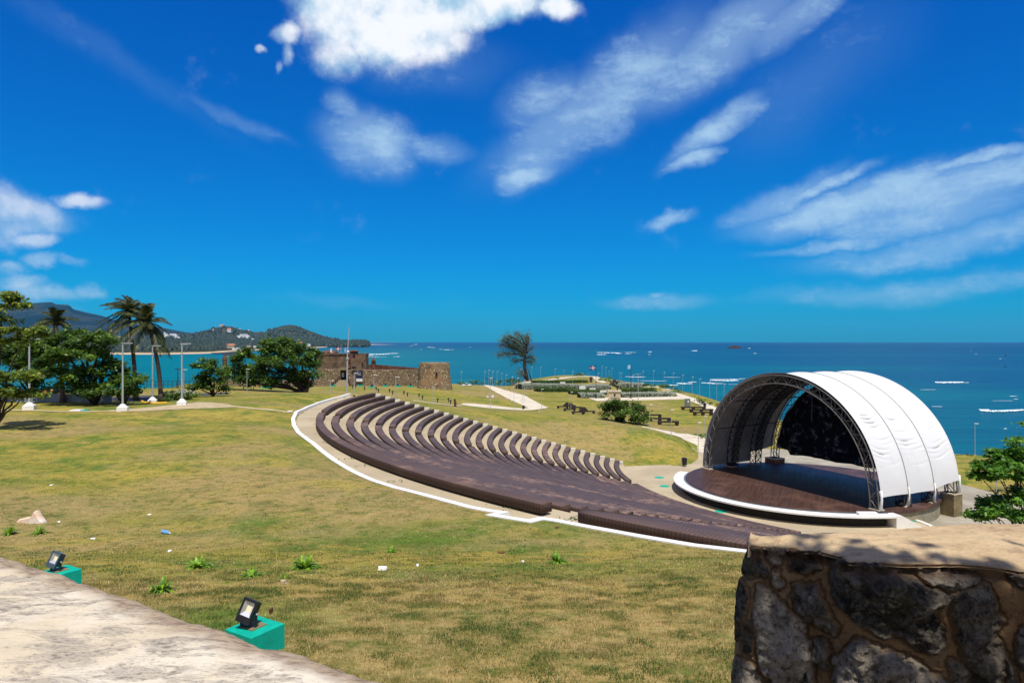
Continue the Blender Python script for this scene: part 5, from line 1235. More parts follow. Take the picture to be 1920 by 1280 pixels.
# ------------------------------------------------------------------ palms
def palm(px,pyb,Y,top,label,lean=(0,0),nf=20,fl=3.3,wind=(-.25,0),seed=0,leaf='palm_leaf',hide=False):
    g=random.Random(seed); bx=X(px,Y); bz=gz(bx,Y); root=empty('coconut_palm',(bx,Y,bz-.05),0,label,'palm tree','coconut palms by the bay')
    tx=X(top[0],Y)-bx; tz=Z(top[1],Y)-bz
    pts=[];n=12
    for i in range(n+1): f=i/n; pts.append((tx*f**1.3+lean[0]*math.sin(math.pi*f),lean[1]*f,tz*f))
    mb=MB(); mb.tube(pts,[.24-.09*(i/n)+(.1 if i==0 else 0) for i in range(n+1)],9); mb.build('trunk',M['palm_bark'],root,smooth=True)
    T=Vector(pts[-1])
    for k in range(nf):
        az=2*math.pi*k/nf*1.0+g.uniform(-.2,.2); up=g.uniform(-.6,1.45); L=fl*g.uniform(.8,1.1)
        d=Vector((math.cos(az),math.sin(az),0)); P=[];m=12
        for i in range(m+1):
            f=i/m; drop=(f**2.2)*L*(.55 if up>.3 else .6); p=T+d*(L*f*math.cos(up)*.95)+Vector((wind[0]*L*f*f,wind[1]*L*f*f,L*f*math.sin(up)-drop*.8)); P.append(p)
        V=[];F=[];lr=[]
        rt=[]
        for i in range(m):
            a,b=P[i],P[i+1]; dirv=(b-a).normalized(); side=dirv.cross(Vector((0,0,1))); 
            if side.length<.05: side=Vector((1,0,0))
            side.normalize(); upv=side.cross(dirv)
            for q in range(3):
                f=(i+q/3)/m; c=a.lerp(b,q/3); ll=L*.19*math.sin(math.pi*min(1,f*.92+.08))**.6*g.uniform(.8,1.1)
                for s in (-1,1):
                    e=c+side*s*ll*.72+dirv*ll*.55-Vector((0,0,1))*ll*g.uniform(.25,.6)+Vector((wind[0]*.2*ll,0,0))
                    w_=dirv*.055*L/3.3
                    V+=[c-w_,c+w_,e+w_*.3,e-w_*.3]; F.append((len(V)-4,len(V)-3,len(V)-2,len(V)-1)); lr.append(g.uniform(0,1))
        o=npmesh('frond',[tuple(v) for v in V],F,M[leaf],parent=root,attrs={'lr':('FACE',lr)})
        mb=MB(); mb.tube(P,[.04*(1-i/m)+.012 for i in range(m+1)],4); mb.build('midrib',M['palm_leaf'],o)
    mb=MB(); 
    for i in range(6): mb.blob((T.x+g.uniform(-.25,.25),T.y+g.uniform(-.25,.25),T.z-.25),(.15,.15,.18),6,5)
    mb.build('coconut_cluster',M['rusty'],root)
palm(118,747,70,(104,602),'coconut palm whose crown rises over the largest almond tree',fl=2.6,nf=24,wind=(-.05,0),seed=1,lean=(0,0))
palm(256,753.5,72,(242,583),'coconut palm with the upright stem, left of the leaning one',fl=3.4,nf=32,wind=(-.22,0),seed=2)
palm(301,755,71,(276,603),'coconut palm with a leaning stem and drooping windblown fronds',fl=3.5,nf=36,wind=(-.12,0),seed=3,lean=(.25,0))
# ------------------------------------------------------------------ casuarina
def wisp(name,px,pyb,label,branches,trunkpts,r0,Y,n_need=60,seed=0):
    g=np.random.default_rng(seed); bx=X(px,Y); bz=gz(bx,Y); root=empty(name,(bx,Y,bz-.05),0,label,'tree')
    s=Y/1280; W=lambda a,b,dy=0: Vector((X(a,Y)-bx,dy,Z(b,Y)-bz))
    mb=MB(); tp=[W(*p) for p in trunkpts]; mb.tube(tp,[r0*(1-.8*i/(len(tp)-1)) for i in range(len(tp))],8); mb.build('trunk',M['bark'],root,smooth=True)
    mb=MB(); C=[];N=[];D=[]
    for i,br in enumerate(branches):
        dy=g.uniform(-3,3); pts=[W(br[0][0],br[0][1],0)]+[W(p[0],p[1],dy*(j+1)/len(br)) for j,p in enumerate(br[1:])]
        mb.tube(pts,[r0*.38*(1-j/len(pts))+.03 for j in range(len(pts))],5)
        for j in range(len(pts)-1):
            a,b=pts[j],pts[j+1]; m=int((b-a).length*n_need*(1 if j else .35))
            for q in range(m):
                f=g.uniform(0,1); p=a.lerp(b,f); p=p+Vector(g.normal(size=3)*np.array((.8,1.0,.75))); dv=Vector((-.6,0,.12))+Vector(g.normal(size=3)*.6)
                C.append(p); D.append(dv.normalized()*g.uniform(.6,1.4))
    mb.build('branches',M['bark'],root)
    V=[];F=[];L=[]
    for p,d in zip(C,D):
        q=p+d; w=Vector((0,.0,.05)) ; w2=d.orthogonal().normalized()*.075
        V+=[p-w2,p+w2,q]; F.append((len(V)-3,len(V)-2,len(V)-1)); L.append(g.uniform(0,1))
    npmesh('crown',[tuple(v) for v in V],F,M['needle'],parent=root,attrs={'lr':('FACE',L)})
    return root
BR=[[(984,668),(972,655),(955,648),(938,646)],[(984,668),(968,663),(950,663),(934,665)],[(985,660),(970,645),(955,635),(944,631)],[(986,655),(975,640),(962,632),(953,629)],[(987,650),(980,636),(975,628),(968,624)],[(988,648),(986,635),(988,627),(990,625)],[(986,672),(996,668),(1001,672),(1000,678)],[(985,674),(973,675),(965,676),(962,678)],[(987,662),(994,655),(999,650)],[(984,665),(965,652),(948,640),(941,637)],[(986,652),(991,640),(991,630)],[(986,676),(992,679),(998,679)],[(984,661),(972,650),(966,642)]]
wisp('casuarina',988,714.5,'windswept casuarina leaning over the sea at the far lawn edge',BR,[(988,714.5),(986,700),(983,685),(984,670),(987,655),(989,640)],.75,248,60,1)
wisp('casuarina',997,715,'thin bare casuarina stem slanting beside the windswept one',[[(987,685),(984,680)]],[(997,715),(993,700),(987,684)],.28,247,6,2)
wisp('casuarina',984,708,'short windblown casuarina offshoot at the foot of the tall one',[[(984,708),(978,699),(971,699)],[(984,706),(976,696),(974,694)],[(980,702),(974,700)]],[(986,712),(982,705),(978,700)],.35,247,40,3)
# ------------------------------------------------------------------ hedges and shrubs
def hedge(name,p0,p1,hpx,depth,label,leaf,cat='hedge',seed=0,dens=60,size=.30):
    x0,y0,z0=hit(*p0); x1,y1,z1=hit(*p1); s=(y0+y1)/2560; H=max(.7,hpx*s*1.0)
    a=Vector((x0,y0,z0)); b=Vector((x1,y1,z1)); d=(b-a); L=d.length; u=d.normalized(); nrm=Vector((-u.y,u.x,0)); 
    if nrm.y<0: nrm=-nrm
    cx=(a+b)/2; root=empty(name,tuple(cx),0,label,cat)
    # inner body
    n=max(4,int(L/1.5)); mb=MB(); vs=[];fs=[]; random.seed(seed)
    prof=[(0,-.2),(-.1,H*.55),(.25,H*.86),(depth*.5,H*.93),(depth-.25,H*.86),(depth,H*.5),(depth,-.3)]
    for i in range(n+1):
        p=a.lerp(b,i/n)-cx; zz=HC-float(ground_h(p.x+cx.x,p.y+cx.y)[0])-cx.z; k=.93+.12*random.random()
        e_=.55 if i in(0,n) else 1
        for (q,h) in prof: v=p+nrm*(q*k); vs.append((v.x,v.y,zz+h*k*e_))
    m=len(prof)
    for i in range(n):
        for j in range(m-1): fs.append((i*m+j,(i+1)*m+j,(i+1)*m+j+1,i*m+j+1))
    fs+=[tuple(range(m)),tuple(n*m+j for j in range(m))[::-1]]
    mb.add(vs,fs); mb.build('branches',M['hedge_core'],root)
    g=np.random.default_rng(seed+5); N_=int(L*(depth+H)*dens); f=g.uniform(0,1,N_); q=g.uniform(0,1,N_)
    front=g.uniform(0,1,N_)<(H/(H+depth)); off=np.where(front,g.normal(0,.12,N_),q*depth); hh=np.where(front,q*H,H*.93+g.normal(0,.1,N_))
    C=np.array([[ (a.x+d.x*ff-cx.x)+nrm.x*o_, (a.y+d.y*ff-cx.y)+nrm.y*o_, d.z*ff+a.z-cx.z+h_] for ff,o_,h_ in zip(f,off,hh)])
    Nn=np.where(front[:,None],np.array([-nrm.x,-nrm.y,.3]),np.array([0,0,1.0]))+g.normal(size=(N_,3))*.5; Nn/=np.linalg.norm(Nn,axis=1)[:,None]
    V,F=leafcards(C,Nn,size,.7,seed); npmesh('leaves',V,F,M[leaf],parent=root,attrs={'lr':('FACE',g.uniform(0,1,N_))})
simple('hedge_core',(.012,.022,.006),(.02,.03,.01),3,.95)
hedge('hedge',(1003,719.5),(1103,717.5),5,3,'dark clipped hedge farthest back on the cape, behind the plaques','hedge_leaf',seed=1)
hedge('hedge',(979,730),(1090,731),11,4,'long silver-green hedge starting nearest the casuarina','silver_leaf',seed=2)
hedge('hedge',(1090,731.5),(1146,729.5),9,4,'silver-green hedge behind the plaques and flagpole','silver_leaf',seed=3)
hedge('hedge',(1158,726.5),(1205,728),9,4,'silver-green hedge behind the rearing horse towards the cliff','silver_leaf',seed=33)
hedge('hedge',(1009,734.5),(1078,735),7,3,'dark green low hedge along the front of the long silver one','hedge_leaf',seed=4)
hedge('hedge',(1072,739.5),(1138,740),8,3,'bright green low hedge between plaques and front silver hedge','shrub_leaf',seed=5)
hedge('hedge',(1088,746),(1134,746.5),9,3,'front silver hedge ending at the monument, flagpole before it','silver_leaf',seed=6)
hedge('hedge',(1165,736.5),(1232,735.5),8,3,'bright green hedge right of the monument, below the person','shrub_leaf',seed=7)
hedge('hedge',(1166,744.5),(1268,743.5),8,3,'front silver hedge running from the monument to the cliff walk','silver_leaf',seed=8)
def shrub(name,pads,label,leaf,Y,base,seed=0,nper=60,size=.5,clump=.8,cat='shrub'):
    bx=X(base[0],Y); bz=gz(bx,Y); root=empty(name,(bx,Y,bz-.1),0,label,cat); P=[]
    for (a,b,w,h) in pads: P.append((X(a,Y)-bx,0,Z(b,Y)-bz,w/2*Y/1280,w/2*Y/1280*.7,h/2*Y/1280))
    crown('leaves',P,nper,size,M[leaf],root,seed,clump=clump,flat=.5,shell=.2)
    limbs('stems',(0,0,0),[(p[0],p[1],p[2]) for p in P],.10,M['bark'],root,seed)
shrub('shrub',[(945,716,26,12),(962,714,34,14),(978,718,20,10),(935,719,16,8)],'dark round shore bush left of the casuarina','shrub_leaf',236,(955,722),1,nper=26,size=.7)
shrub('shrub',[(868,718,20,8),(888,717,24,9),(903,719,14,7),(895,713,10,6)],'low dark shore bushes past the round tower','shrub_leaf',236,(885,722),2,nper=30,size=.6)
shrub('shrub',[(919,716,10,12),(925,714,8,8),(912,711,7,3)],'small wind-bent bush at the top of the white path','needle',232,(920,722),3,nper=60,size=.5)
shrub('shrub',[(1088,702,22,6),(1078,703,10,4)],'green bush on the tip of the cape','shrub_leaf',306,(1088,704),4,nper=26,size=.7)
shrub('shrub',[(1130,712,22,16),(1142,708,14,10),(1138,715,22,10)],'bright green shrub between the cape path and the horseman','bright_leaf',268,(1135,717),5,nper=26,size=.7)
shrub('shrub',[(1044,709,16,5),(1035,711,9,4)],'small green bush on the shore path between thin lamps','bright_leaf',272,(1044,712),6,nper=26,size=.6)
shrub('shrub',[(1318,752,26,16),(1332,760,26,16),(1345,768,24,16),(1310,748,12,10),(1352,772,16,10)],'sloping green bush at the cliff edge beside the canopy','shrub_leaf',172,(1325,764),7,nper=55,size=.5)
shrub('shrub',[(1240,724,50,7),(1215,722,40,6),(1262,730,24,6)],'low scrub along the cliff behind the block seats','shrub_leaf',244,(1235,727),8,nper=30,size=.6)
shrub('shrub',[(1268,733.5,20,5),(1283,737,14,4)],'bright low bush at the head of the cliff walk','bright_leaf',214,(1270,736),9,nper=50,size=.5)
shrub('shrub',[(1318,815,18,9),(1308,813,10,5),(1328,818,12,8)],'small leafy plant at the wide path below the canopy edge','bright_leaf',108,(1318,819),10,nper=110,size=.36,clump=.4)
shrub('hedge',[(302,744,34,20),(325,741,54,22),(355,741,40,20),(315,748,60,14),(292,747,22,14),(340,747,60,14)],'long rounded hedge between the leaning palm and the road','shrub_leaf',72,(325,752),11,nper=230,size=.26,clump=.4,cat='hedge')
shrub('shrub',[(330,734,60,6),(352,735,34,6),(310,737,30,6)],'pale silvery top growth on the rounded hedge by the road','silver_leaf',74,(335,750),12,nper=160,size=.24,clump=.3)
shrub('shrub',[(929,736.5,6,4),(933,737,3,3)],'small dark tuft on the lawn beside the white path','shrub_leaf',195,(930,738),13,nper=200,size=.3,clump=.3)
shrub('shrub',[(955,728,5,4)],'tiny dark tuft near the shore bush','shrub_leaf',212,(955,730),14,nper=200,size=.3,clump=.3)
shrub('shrub',[(845,764,6,3)],'tiny tuft in the grass below the upright gun','shrub_leaf',120,(845,765),15,nper=200,size=.25,clump=.2)
shrub('shrub',[(1815,856,90,4),(1870,860,70,5)],'ragged green scrub along the shore edge past the canopy','shrub_leaf',91,(1830,857),16,nper=40,size=.3,clump=.3)
# ------------------------------------------------------------------ boulders
def boulder(px,py,wpx,hpx,label,mat='pale_rock',seed=0,group=None,name='boulder'):
    x,y,z=hit(px,py); s=y/1280; g=random.Random(seed); mb=MB(); mb.blob((0,0,hpx*s*.4),(wpx*s/2,wpx*s/2*.8,hpx*s*.6),10,8)
    mb.v=[(vx*(1+g.uniform(-.14,.14)),vy*(1+g.uniform(-.14,.14)),vz*(1+g.uniform(-.14,.14))) for vx,vy,vz in mb.v]
    o=mb.build(name,M[mat],smooth=False); o.location=(x,y,z-.05); tag(o,label,'rock',group); return o
boulder(914,746.5,6,5,'pale boulder on the lawn, the smaller of the pair split by a lamp',seed=1)
boulder(923.5,747,7,6.5,'pale boulder on the lawn, the bigger of the pair split by a lamp',seed=2)
boulder(869,724,8,4,'pale shore boulder nearest to the round tower',seed=3); boulder(880,724.5,9,5,'pale shore boulder farther from the round tower, larger',seed=4)
for i,(px,py,w,h,lab) in enumerate(((1160,717,12,6,'reddish shore rock next to the bright green shrub'),(1170,718.5,14,6,'reddish shore rock in the middle of the row above the silver hedge'),(1181,720,10,5,'reddish shore rock closest to the pale blue flag'),(1152,713,8,5,'small reddish rock behind the horse head'))): 
    x,y,z=hit(px,py+4); boulder(px,py+3,w,h,lab,'dark_rock',seed=10+i)
for i,(px,py,w,lab) in enumerate(((948,745.5,3,'topmost small white stone beside the upper white path'),(951,748,4,'white stone beside the upper white path, below the topmost'),(959,752,4.5,'white stone by the path just above the fork post'),(940,734,3,'white stone close to the top bend of the path'),(1011,771.5,3,'small white stone by the lamp at the path tip'))): boulder(px,py,w,2.5,lab,'pale_rock',seed=20+i)
# white low wall and railing at the left
mb=MB(); x0,x1=X(60,74),X(209,74); zb=gz(X(140,74),74)
wallpts=[(X(-60,71.5),71.5),(X(60,71),71),(X(140,70.5),70.5),(X(208,70),70)]
for i in range(3):
    a,b=wallpts[i],wallpts[i+1]; d=Vector((b[0]-a[0],b[1]-a[1])); mb.box(((a[0]+b[0])/2,(a[1]+b[1])/2,zb-.1+.4),(d.length-.004,.3,1.3),rz=math.atan2(d.y,d.x))
o=mb.build('retaining_wall',M['grey_wall'],origin=(X(140,74),74,zb)); tag(o,'low blue-grey retaining wall under the almond trees','wall')
mb=MB()
for i in range(3):
    a,b=wallpts[i],wallpts[i+1]; d=Vector((b[0]-a[0],b[1]-a[1])); mb.box(((a[0]+b[0])/2,(a[1]+b[1])/2+.1,zb+1.18),(d.length,.5,.32),rz=math.atan2(d.y,d.x))
o2=mb.build('coping',M['dark_metal']); o2.parent=o; o2.matrix_parent_inverse=Matrix.Translation((-X(140,74),-74,-zb))
# railing by the bay
Yr=104; root=empty('railing',(X(330,Yr),Yr,gz(X(330,Yr),Yr)),0,'thin dark railing along the bay behind the hedge','railing')
bx,bz=X(330,Yr),gz(X(330,Yr),Yr); P=[(X(p,Yr)-bx,0,gz(X(p,Yr),Yr)-bz) for p in range(275,378,8)]
mb=MB(); 
for hgt in (.55,1.05): mb.tube([(a,b,c+hgt) for a,b,c in P],.035,5)
mb.build('rail',M['dark_metal'],root)
for a,b,c in P: mb=MB(); mb.tube([(a,b,c-.2),(a,b,c+1.1)],.04,5); mb.build('post',M['dark_metal'],root)
# yellow kerb
mb=MB(); pts=[hit(px,py) for px,py in ((266,752.5),(268,754.5),(276,756.2),(288,756.6),(300,756.4),(312,755.6))]
o_=pts[2]; mb.tube([(a-o_[0],b-o_[1],c-o_[2]+.03) for a,b,c in pts],.14,6); o=mb.build('road_kerb',M['yellow_paint']); o.location=o_; tag(o,'curved yellow painted kerb beside the palm-side lamp post','kerb')
# ------------------------------------------------------------------ far coast
def ridge(name,prof,D0,D1,zfront,mat,nx,nz,noise,seed,px0,px1,peak=.6,zc=None,kind='structure'):
    prof=np.array(prof,float); PXs=np.linspace(px0,px1,nx); T=np.linspace(0,1,nz); V=[]
    for i,px in enumerate(PXs):
        py=np.interp(px,prof[:,0],prof[:,1]); Dp=D0+(D1-D0)*peak; zp=HC-(py-640)/1280*Dp
        for t_ in T:
            D=D0+(D1-D0)*t_; x=(px-960)/1280*D
            f=sstep(t_/peak) if t_<peak else 1-.5*sstep((t_-peak)/(1-peak))
            nn=(fbm(np.array(x/noise[1]),np.array(D/noise[1]),5,seed)-.5)*noise[0]*(math.sin(math.pi*min(1,t_/peak)*.9+.15) if t_<peak else 1)*min(1,(zp-zfront)/60+.2)
            V.append((x,D,zfront+(max(zp,zfront)-zfront)*float(f)+float(nn)*(0 if t_==0 else 1)))
    o=npmesh(name,V,gridF(nx,nz),M[mat],smooth=True)
    if o.data.polygons[len(o.data.polygons)//2].normal.z<0: o.data.flip_normals()
    struct(o); return o
ridge('mountain',[(-500,560),(-200,556),(-60,562),(0,572),(25,572),(60,568.5),(97,567),(105,571),(130,572),(137,580),(160,585),(190,591),(215,599),(250,607),(300,614),(360,625),(420,635),(500,640)],6200,11500,2,'mountain',260,46,(110,900),3,-500,480,.55)
ridge('hill',[(150,641),(230,640),(300,634),(330,628),(365,624),(390,618),(405,614),(418,611.5),(432,612),(445,616),(470,622),(498,622.5),(515,615),(530,610.5),(542,608.5),(555,610),(575,618),(600,628),(620,634.5),(640,639),(700,640.4)],3300,5600,1,'hill',240,40,(30,300),5,180,690,.55)
# the near wooded shore: strip following the waterline
shore=[(-300,668),(0,666),(200,664.5),(300,664.8),(370,663.5),(398,662.5),(410,661),(430,659.5),(460,658),(500,656),(560,653.5),(620,650.5),(660,648.4),(682,647.0),(690,645.5)]
inl=[(-300,632),(0,632),(200,634),(300,635.5),(400,637),(500,639),(560,640.2),(620,641.2),(660,642.5),(690,644.8)]
def shoreD(px): py=np.interp(px,[s[0] for s in shore],[s[1] for s in shore]); return HC*1280/(py-640)
pxs=np.linspace(-300,690,200); V=[]; NT_=26
LANDP={}
for px in pxs:
    D=shoreD(px); Dk=D*1.75+200; py=np.interp(px,[s[0] for s in inl],[s[1] for s in inl]); zk=max(3.2,HC-(py-640)/1280*Dk-9)
    for j in range(NT_):
        t_=j/(NT_-1); d=D+(Dk-D)*t_; x=(px-960)/1280*d
        z=-.6+3.6*min(1,t_*18)+ (zk-3)*sstep(max(0,t_-.08)/.92)+float(fbm(np.array(x/60),np.array(d/60),3,4)-.5)*3*min(1,t_*6); V.append((x,d,z))
V=np.array(V); o=npmesh('far_shore',V,gridF(200,NT_),M['coast_land'],smooth=True)
if o.data.polygons[500].normal.z<0: o.data.flip_normals()
struct(o)
# sand spit
for nm,pts in (('sand_spit',[(640,648.6),(700,646.3),(742,646.0),(690,645.0),(640,645.5)]),('sand_spit',[(600,641.6),(770,641.15),(650,640.8),(600,640.9)])):
    mb=MB(); P=[((a-960)*HC/(b-640),1280*HC/(b-640),.5) for a,b in pts]; 
    mb.add(P+[(a,b,-.5) for a,b,c in P],[tuple(range(len(P)))]+[(i,(i+1)%len(P),len(P)+(i+1)%len(P),len(P)+i) for i in range(len(P))]); o=mb.build(nm,M['sand'])
    if o.data.polygons[0].normal.z<0: o.data.flip_normals()
    struct(o)
# dark flats by the inlet
for pts in ([(415,663.6),(452,663),(452,665.4),(420,666)],[(395,662),(445,660.6),(446,662),(400,664)]):
    mb=MB(); P=[((a-960)*HC/(b-640),1280*HC/(b-640),.9) for a,b in pts]
    mb.add(P+[(a,b,-.5) for a,b,c in P],[tuple(range(len(P)))]+[(i,(i+1)%len(P),len(P)+(i+1)%len(P),len(P)+i) for i in range(len(P))]); o=mb.build('mud_flat',M['dark_rock']); struct(o)
# woods: many small crowns as one mass
def woods(name,n,fn,seed,rmin,rmax,label):
    g=np.random.default_rng(seed); Vs=[];Fs=[];L=[]; base=0
    t_=[(0,0,1),(.72,.52,.45),(-.28,.85,.45),(-.89,0,.45),(-.28,-.85,.45),(.72,-.52,.45),(.89,0,-.3),(.28,.85,-.3),(-.72,.52,-.3),(-.72,-.52,-.3),(.28,-.85,-.3)]
    t_=np.array(t_); f=[(0,1,2),(0,2,3),(0,3,4),(0,4,5),(0,5,1),(1,6,7),(1,7,2),(2,7,8),(2,8,3),(3,8,9),(3,9,4),(4,9,10),(4,10,5),(5,10,6),(5,6,1)]; f=np.array(f)
    for i in range(n):
        r_=fn(g)
        if r_ is None: continue
        x,d,z,k=r_; r=g.uniform(rmin,rmax)*k; v=t_*np.array((r*g.uniform(.8,1.3),r,r*g.uniform(.7,1.2)))*g.uniform(.78,1.2,(11,1))+np.array((x,d,z+r*.35)); Vs.append(v); Fs.append(f+base); base+=11; L.append(np.clip(g.uniform(0,1)+g.uniform(-.2,.2,15),0,1))
    o=npmesh(name,np.vstack(Vs),np.vstack(Fs),M['forest_leaf'],smooth=False,attrs={'lr':('FACE',np.concatenate(L))}); o['kind']='stuff'; o['label']=label
VG=V.reshape(200,NT_,3)
def fw(g):
    i=g.integers(0,199); j=g.integers(2,NT_-1); a=g.uniform(0,1);b=g.uniform(0,1)
    if j<6 and g.uniform()<.6*(1-j/8): return None
    p=VG[i,j]*(1-a)*(1-b)+VG[i+1,j]*a*(1-b)+VG[i,min(j+1,NT_-1)]*(1-a)*b+VG[i+1,min(j+1,NT_-1)]*a*b
    k=.55+ .5*(p[1]/2500); return p[0],p[1],p[2],min(1.6,k)*(.5 if j<5 else 1)
woods('woods',11000,fw,1,4.5,9.5,'dark green woods along the far shore of the bay')
# hill woods (lower slopes)
hillo=[o for o in bpy.data.objects if o.name.startswith('hill')][0]; hv=np.array([v.co[:] for v in hillo.data.vertices]).reshape(240,40,3)
def fh(g):
    i=g.integers(0,239); j=int(g.triangular(0,3,18)); a=g.uniform(0,1);b=g.uniform(0,1)
    p=hv[i,j]*(1-a)*(1-b)+hv[i+1,j]*a*(1-b)+hv[i,j+1]*(1-a)*b+hv[i+1,j+1]*a*b
    if g.uniform()<(p[2]/140): return None
    return p[0],p[1],p[2],1.2
woods('hill_woods',6000,fh,2,6,12,'woods on the lower slopes of the hills behind the bay')
# far buildings
def hitfar(px,py,V3):
    # nearest surface point on a ridge grid in that direction
    x=V3[:,:,0]/V3[:,:,1]*1280+960; y=640-(V3[:,:,2]-HC)/V3[:,:,1]*1280; d=(x-px)**2+((y-py)*2)**2; k=np.unravel_index(np.argmin(d),d.shape); return V3[k]
def house(px,py,wpx,hpx,label,wall='white_wall',roof=None,surf=None,parts=1,Y=None):
    p=hitfar(px,py,surf); Yv=p[1] if Y is None else Y; s=Yv/1280; x=(px-960)*s; zb=HC-(py-640)*s; root=empty('far_building',(x*(Yv-70)/Yv,Yv-70,HC-(HC-zb)*(Yv-70)/Yv),0,label,'building')
    w,h=wpx*s,hpx*s*1.12; mb=MB(); mb.box((0,0,h*.4),(w,w*.6,h*1.2))
    if parts>1: mb.box((w*.62,2,h*.25),(w*.5,w*.5,h*.9)); 
    if parts>2: mb.box((-w*.7,3,h*.2),(w*.55,w*.5,h*.8))
    mb.build('wall',M[wall],root)
    if roof:
        mb=MB(); hh=h; vs=[(-w*.55,-w*.35,hh),(w*.55,-w*.35,hh),(w*.55,w*.35,hh),(-w*.55,w*.35,hh),(-w*.35,0,hh*1.55),(w*.35,0,hh*1.55)]
        mb.add(vs,[(0,1,5,4),(1,2,5),(2,3,4,5),(3,0,4),(3,2,1,0)]); mb.build('roof',M[roof],root)
    mb=MB()
    nfl=max(1,int(h/5)); 
    for fl in range(nfl): mb.box((0,-w*.3-.1,h*(.3+.55*fl/nfl)),(w*.8,.3,h*.09/nfl*1.2))
    mb.build('window_band',M['grey_wall'],root)
HL=hv
B=[(322,631,13,5,'long white apartment block on the wooded slope right of the palms','white_wall',None,3),(311,628,6,5,'tall white block, uppermost of the white group right of the palms','white_wall',None,1),(333,634,8,3,'low white house at the foot of the white group','white_wall',None,1),(355,631.5,6,2,'single white house between white group and antenna hill','white_wall',None,1),
 (430,622,7,4,'white houses below the antenna hill top','white_wall','orange_roof',1),(438,624,6,4,'pinkish house just below the antenna hill houses','pink_wall',None,1),(457,633,12,6,'white stepped hotel in the dip between the hills','white_wall',None,3),(466,628,4,9,'narrow white church tower in the dip between the hills','white_wall',None,1),(441,632.5,7,3,'pale low house left of the hotel in the dip','white_wall',None,1),(474,636.5,5,2,'small pale house right below the church tower','white_wall',None,1),(495,624,4,2,'small white house on the saddle left of the pointed hill','white_wall',None,1),(498,637,6,2,'flat white house under the pointed hill','white_wall',None,1),
 (416,612.8,8,2.5,'dark-roofed houses on the very top of the antenna hill','white_wall','orange_roof',1),(401,619,5,1.6,'flat pale house on the left shoulder of the antenna hill','white_wall',None,1),(450,618.5,4,2,'tiny pale house on the right shoulder of the antenna hill','white_wall',None,1),(378,633,4,2,'tiny white house in the woods left of the antenna hill','white_wall',None,1)]
for px,py,w,h,lab,wl,rf,pt in B: house(px,py,w,h,lab,wl,rf,HL,pt)
B2=[(434,651.5,13,4,'orange-roofed beach building by the inlet','sand','orange_roof',1),(443,655,12,2.6,'low cream beach bar below the orange roof','white_wall',None,1),(205,629,9,4,'white houses behind the left palm fronds','white_wall','orange_roof',3),(222,633.5,8,3,'pale long house behind the upright palm','pink_wall',None,1),(562,647.5,11,4,'pink-roofed white villa on the shore right of the spreading tree','white_wall','orange_roof',1),(579,648,6,3,'small white boat-shed next to the pink-roofed villa','white_wall',None,1),(620,638.5,11,4.5,'pale hotel on the wooded point','white_wall',None,3),(467,650,7,2,'brownish low house among the beach palms','pink_wall',None,1),(478,651,4,2.5,'small white hut left of the spreading tree crown','white_wall',None,1),(246,633,8,3,'orange roofed house behind the leaning palm crown','white_wall','orange_roof',1),(345,645.5,10,1.6,'long flat grey roof in the shore woods between two lamp posts','white_wall',None,1),(215,622,14,3,'pale quarry-side building under the mountain','sand',None,1)]
for px,py,w,h,lab,wl,rf,pt in B2: house(px,py,w,h,lab,wl,rf,VG,pt,Y=shoreD(px)*1.05 if py>643 else None)
for px,y0,y1,Y,lab in ((404,605,614,4500,'thinnest antenna mast on the left of the hill top'),(436,606,613,4500,'antenna mast on the right of the hill top'),(417,609,612.5,4500,'short antenna mast in the middle of the hill top')):
    mb=MB(); mb.tube([(0,0,0),(0,0,(y1-y0)/1280*Y)],[1.0,.6],5); o=mb.build('antenna_mast',M['lamp_metal']); o.location=(X(px,Y),Y,Z(y1+1,Y)); tag(o,lab,'antenna')
# ------------------------------------------------------------------ islet, buoys, foam
D=HC*1280/(653.2-640); mb=MB(); g=random.Random(3)
prof=[(-1,.12),(-.8,.55),(-.5,.65),(-.2,.95),(.1,1.0),(.4,.8),(.7,.75),(.9,.35),(1,.1)]
vs=[];fs=[]
for i,(u,h) in enumerate(prof):
    for v in (-1,-.5,0,.5,1): vs.append((u*13.5/1280*D,v*14,-.6+(h*6.2/1280*D)*(1-v*v)*g.uniform(.85,1.1)))
for i in range(len(prof)-1):
    for j in range(4): fs.append((i*5+j,(i+1)*5+j,(i+1)*5+j+1,i*5+j+1))
mb.add(vs,fs); o=mb.build('islet',M['dark_rock']); o.location=(X(1378,D),D,0); tag(o,'small dark rocky islet out at sea','islet')
for px,py,lab in ((1885,667,'dark navigation buoy farther out at the right'),(1885,687.5,'dark navigation buoy nearer, below the other one at the right')):
    D=HC*1280/(py+1-640); s=D/1280; mb=MB(); mb.lathe([(1.2*s,0),(1.4*s,.5*s),(.5*s,1.2*s),(.3*s,3.8*s),(.6*s,4.0*s),(.02,4.5*s)],(0,0,0),8); o=mb.build('buoy',M['black_plastic']); o.location=(X(px,D),D,0); tag(o,lab,'buoy')
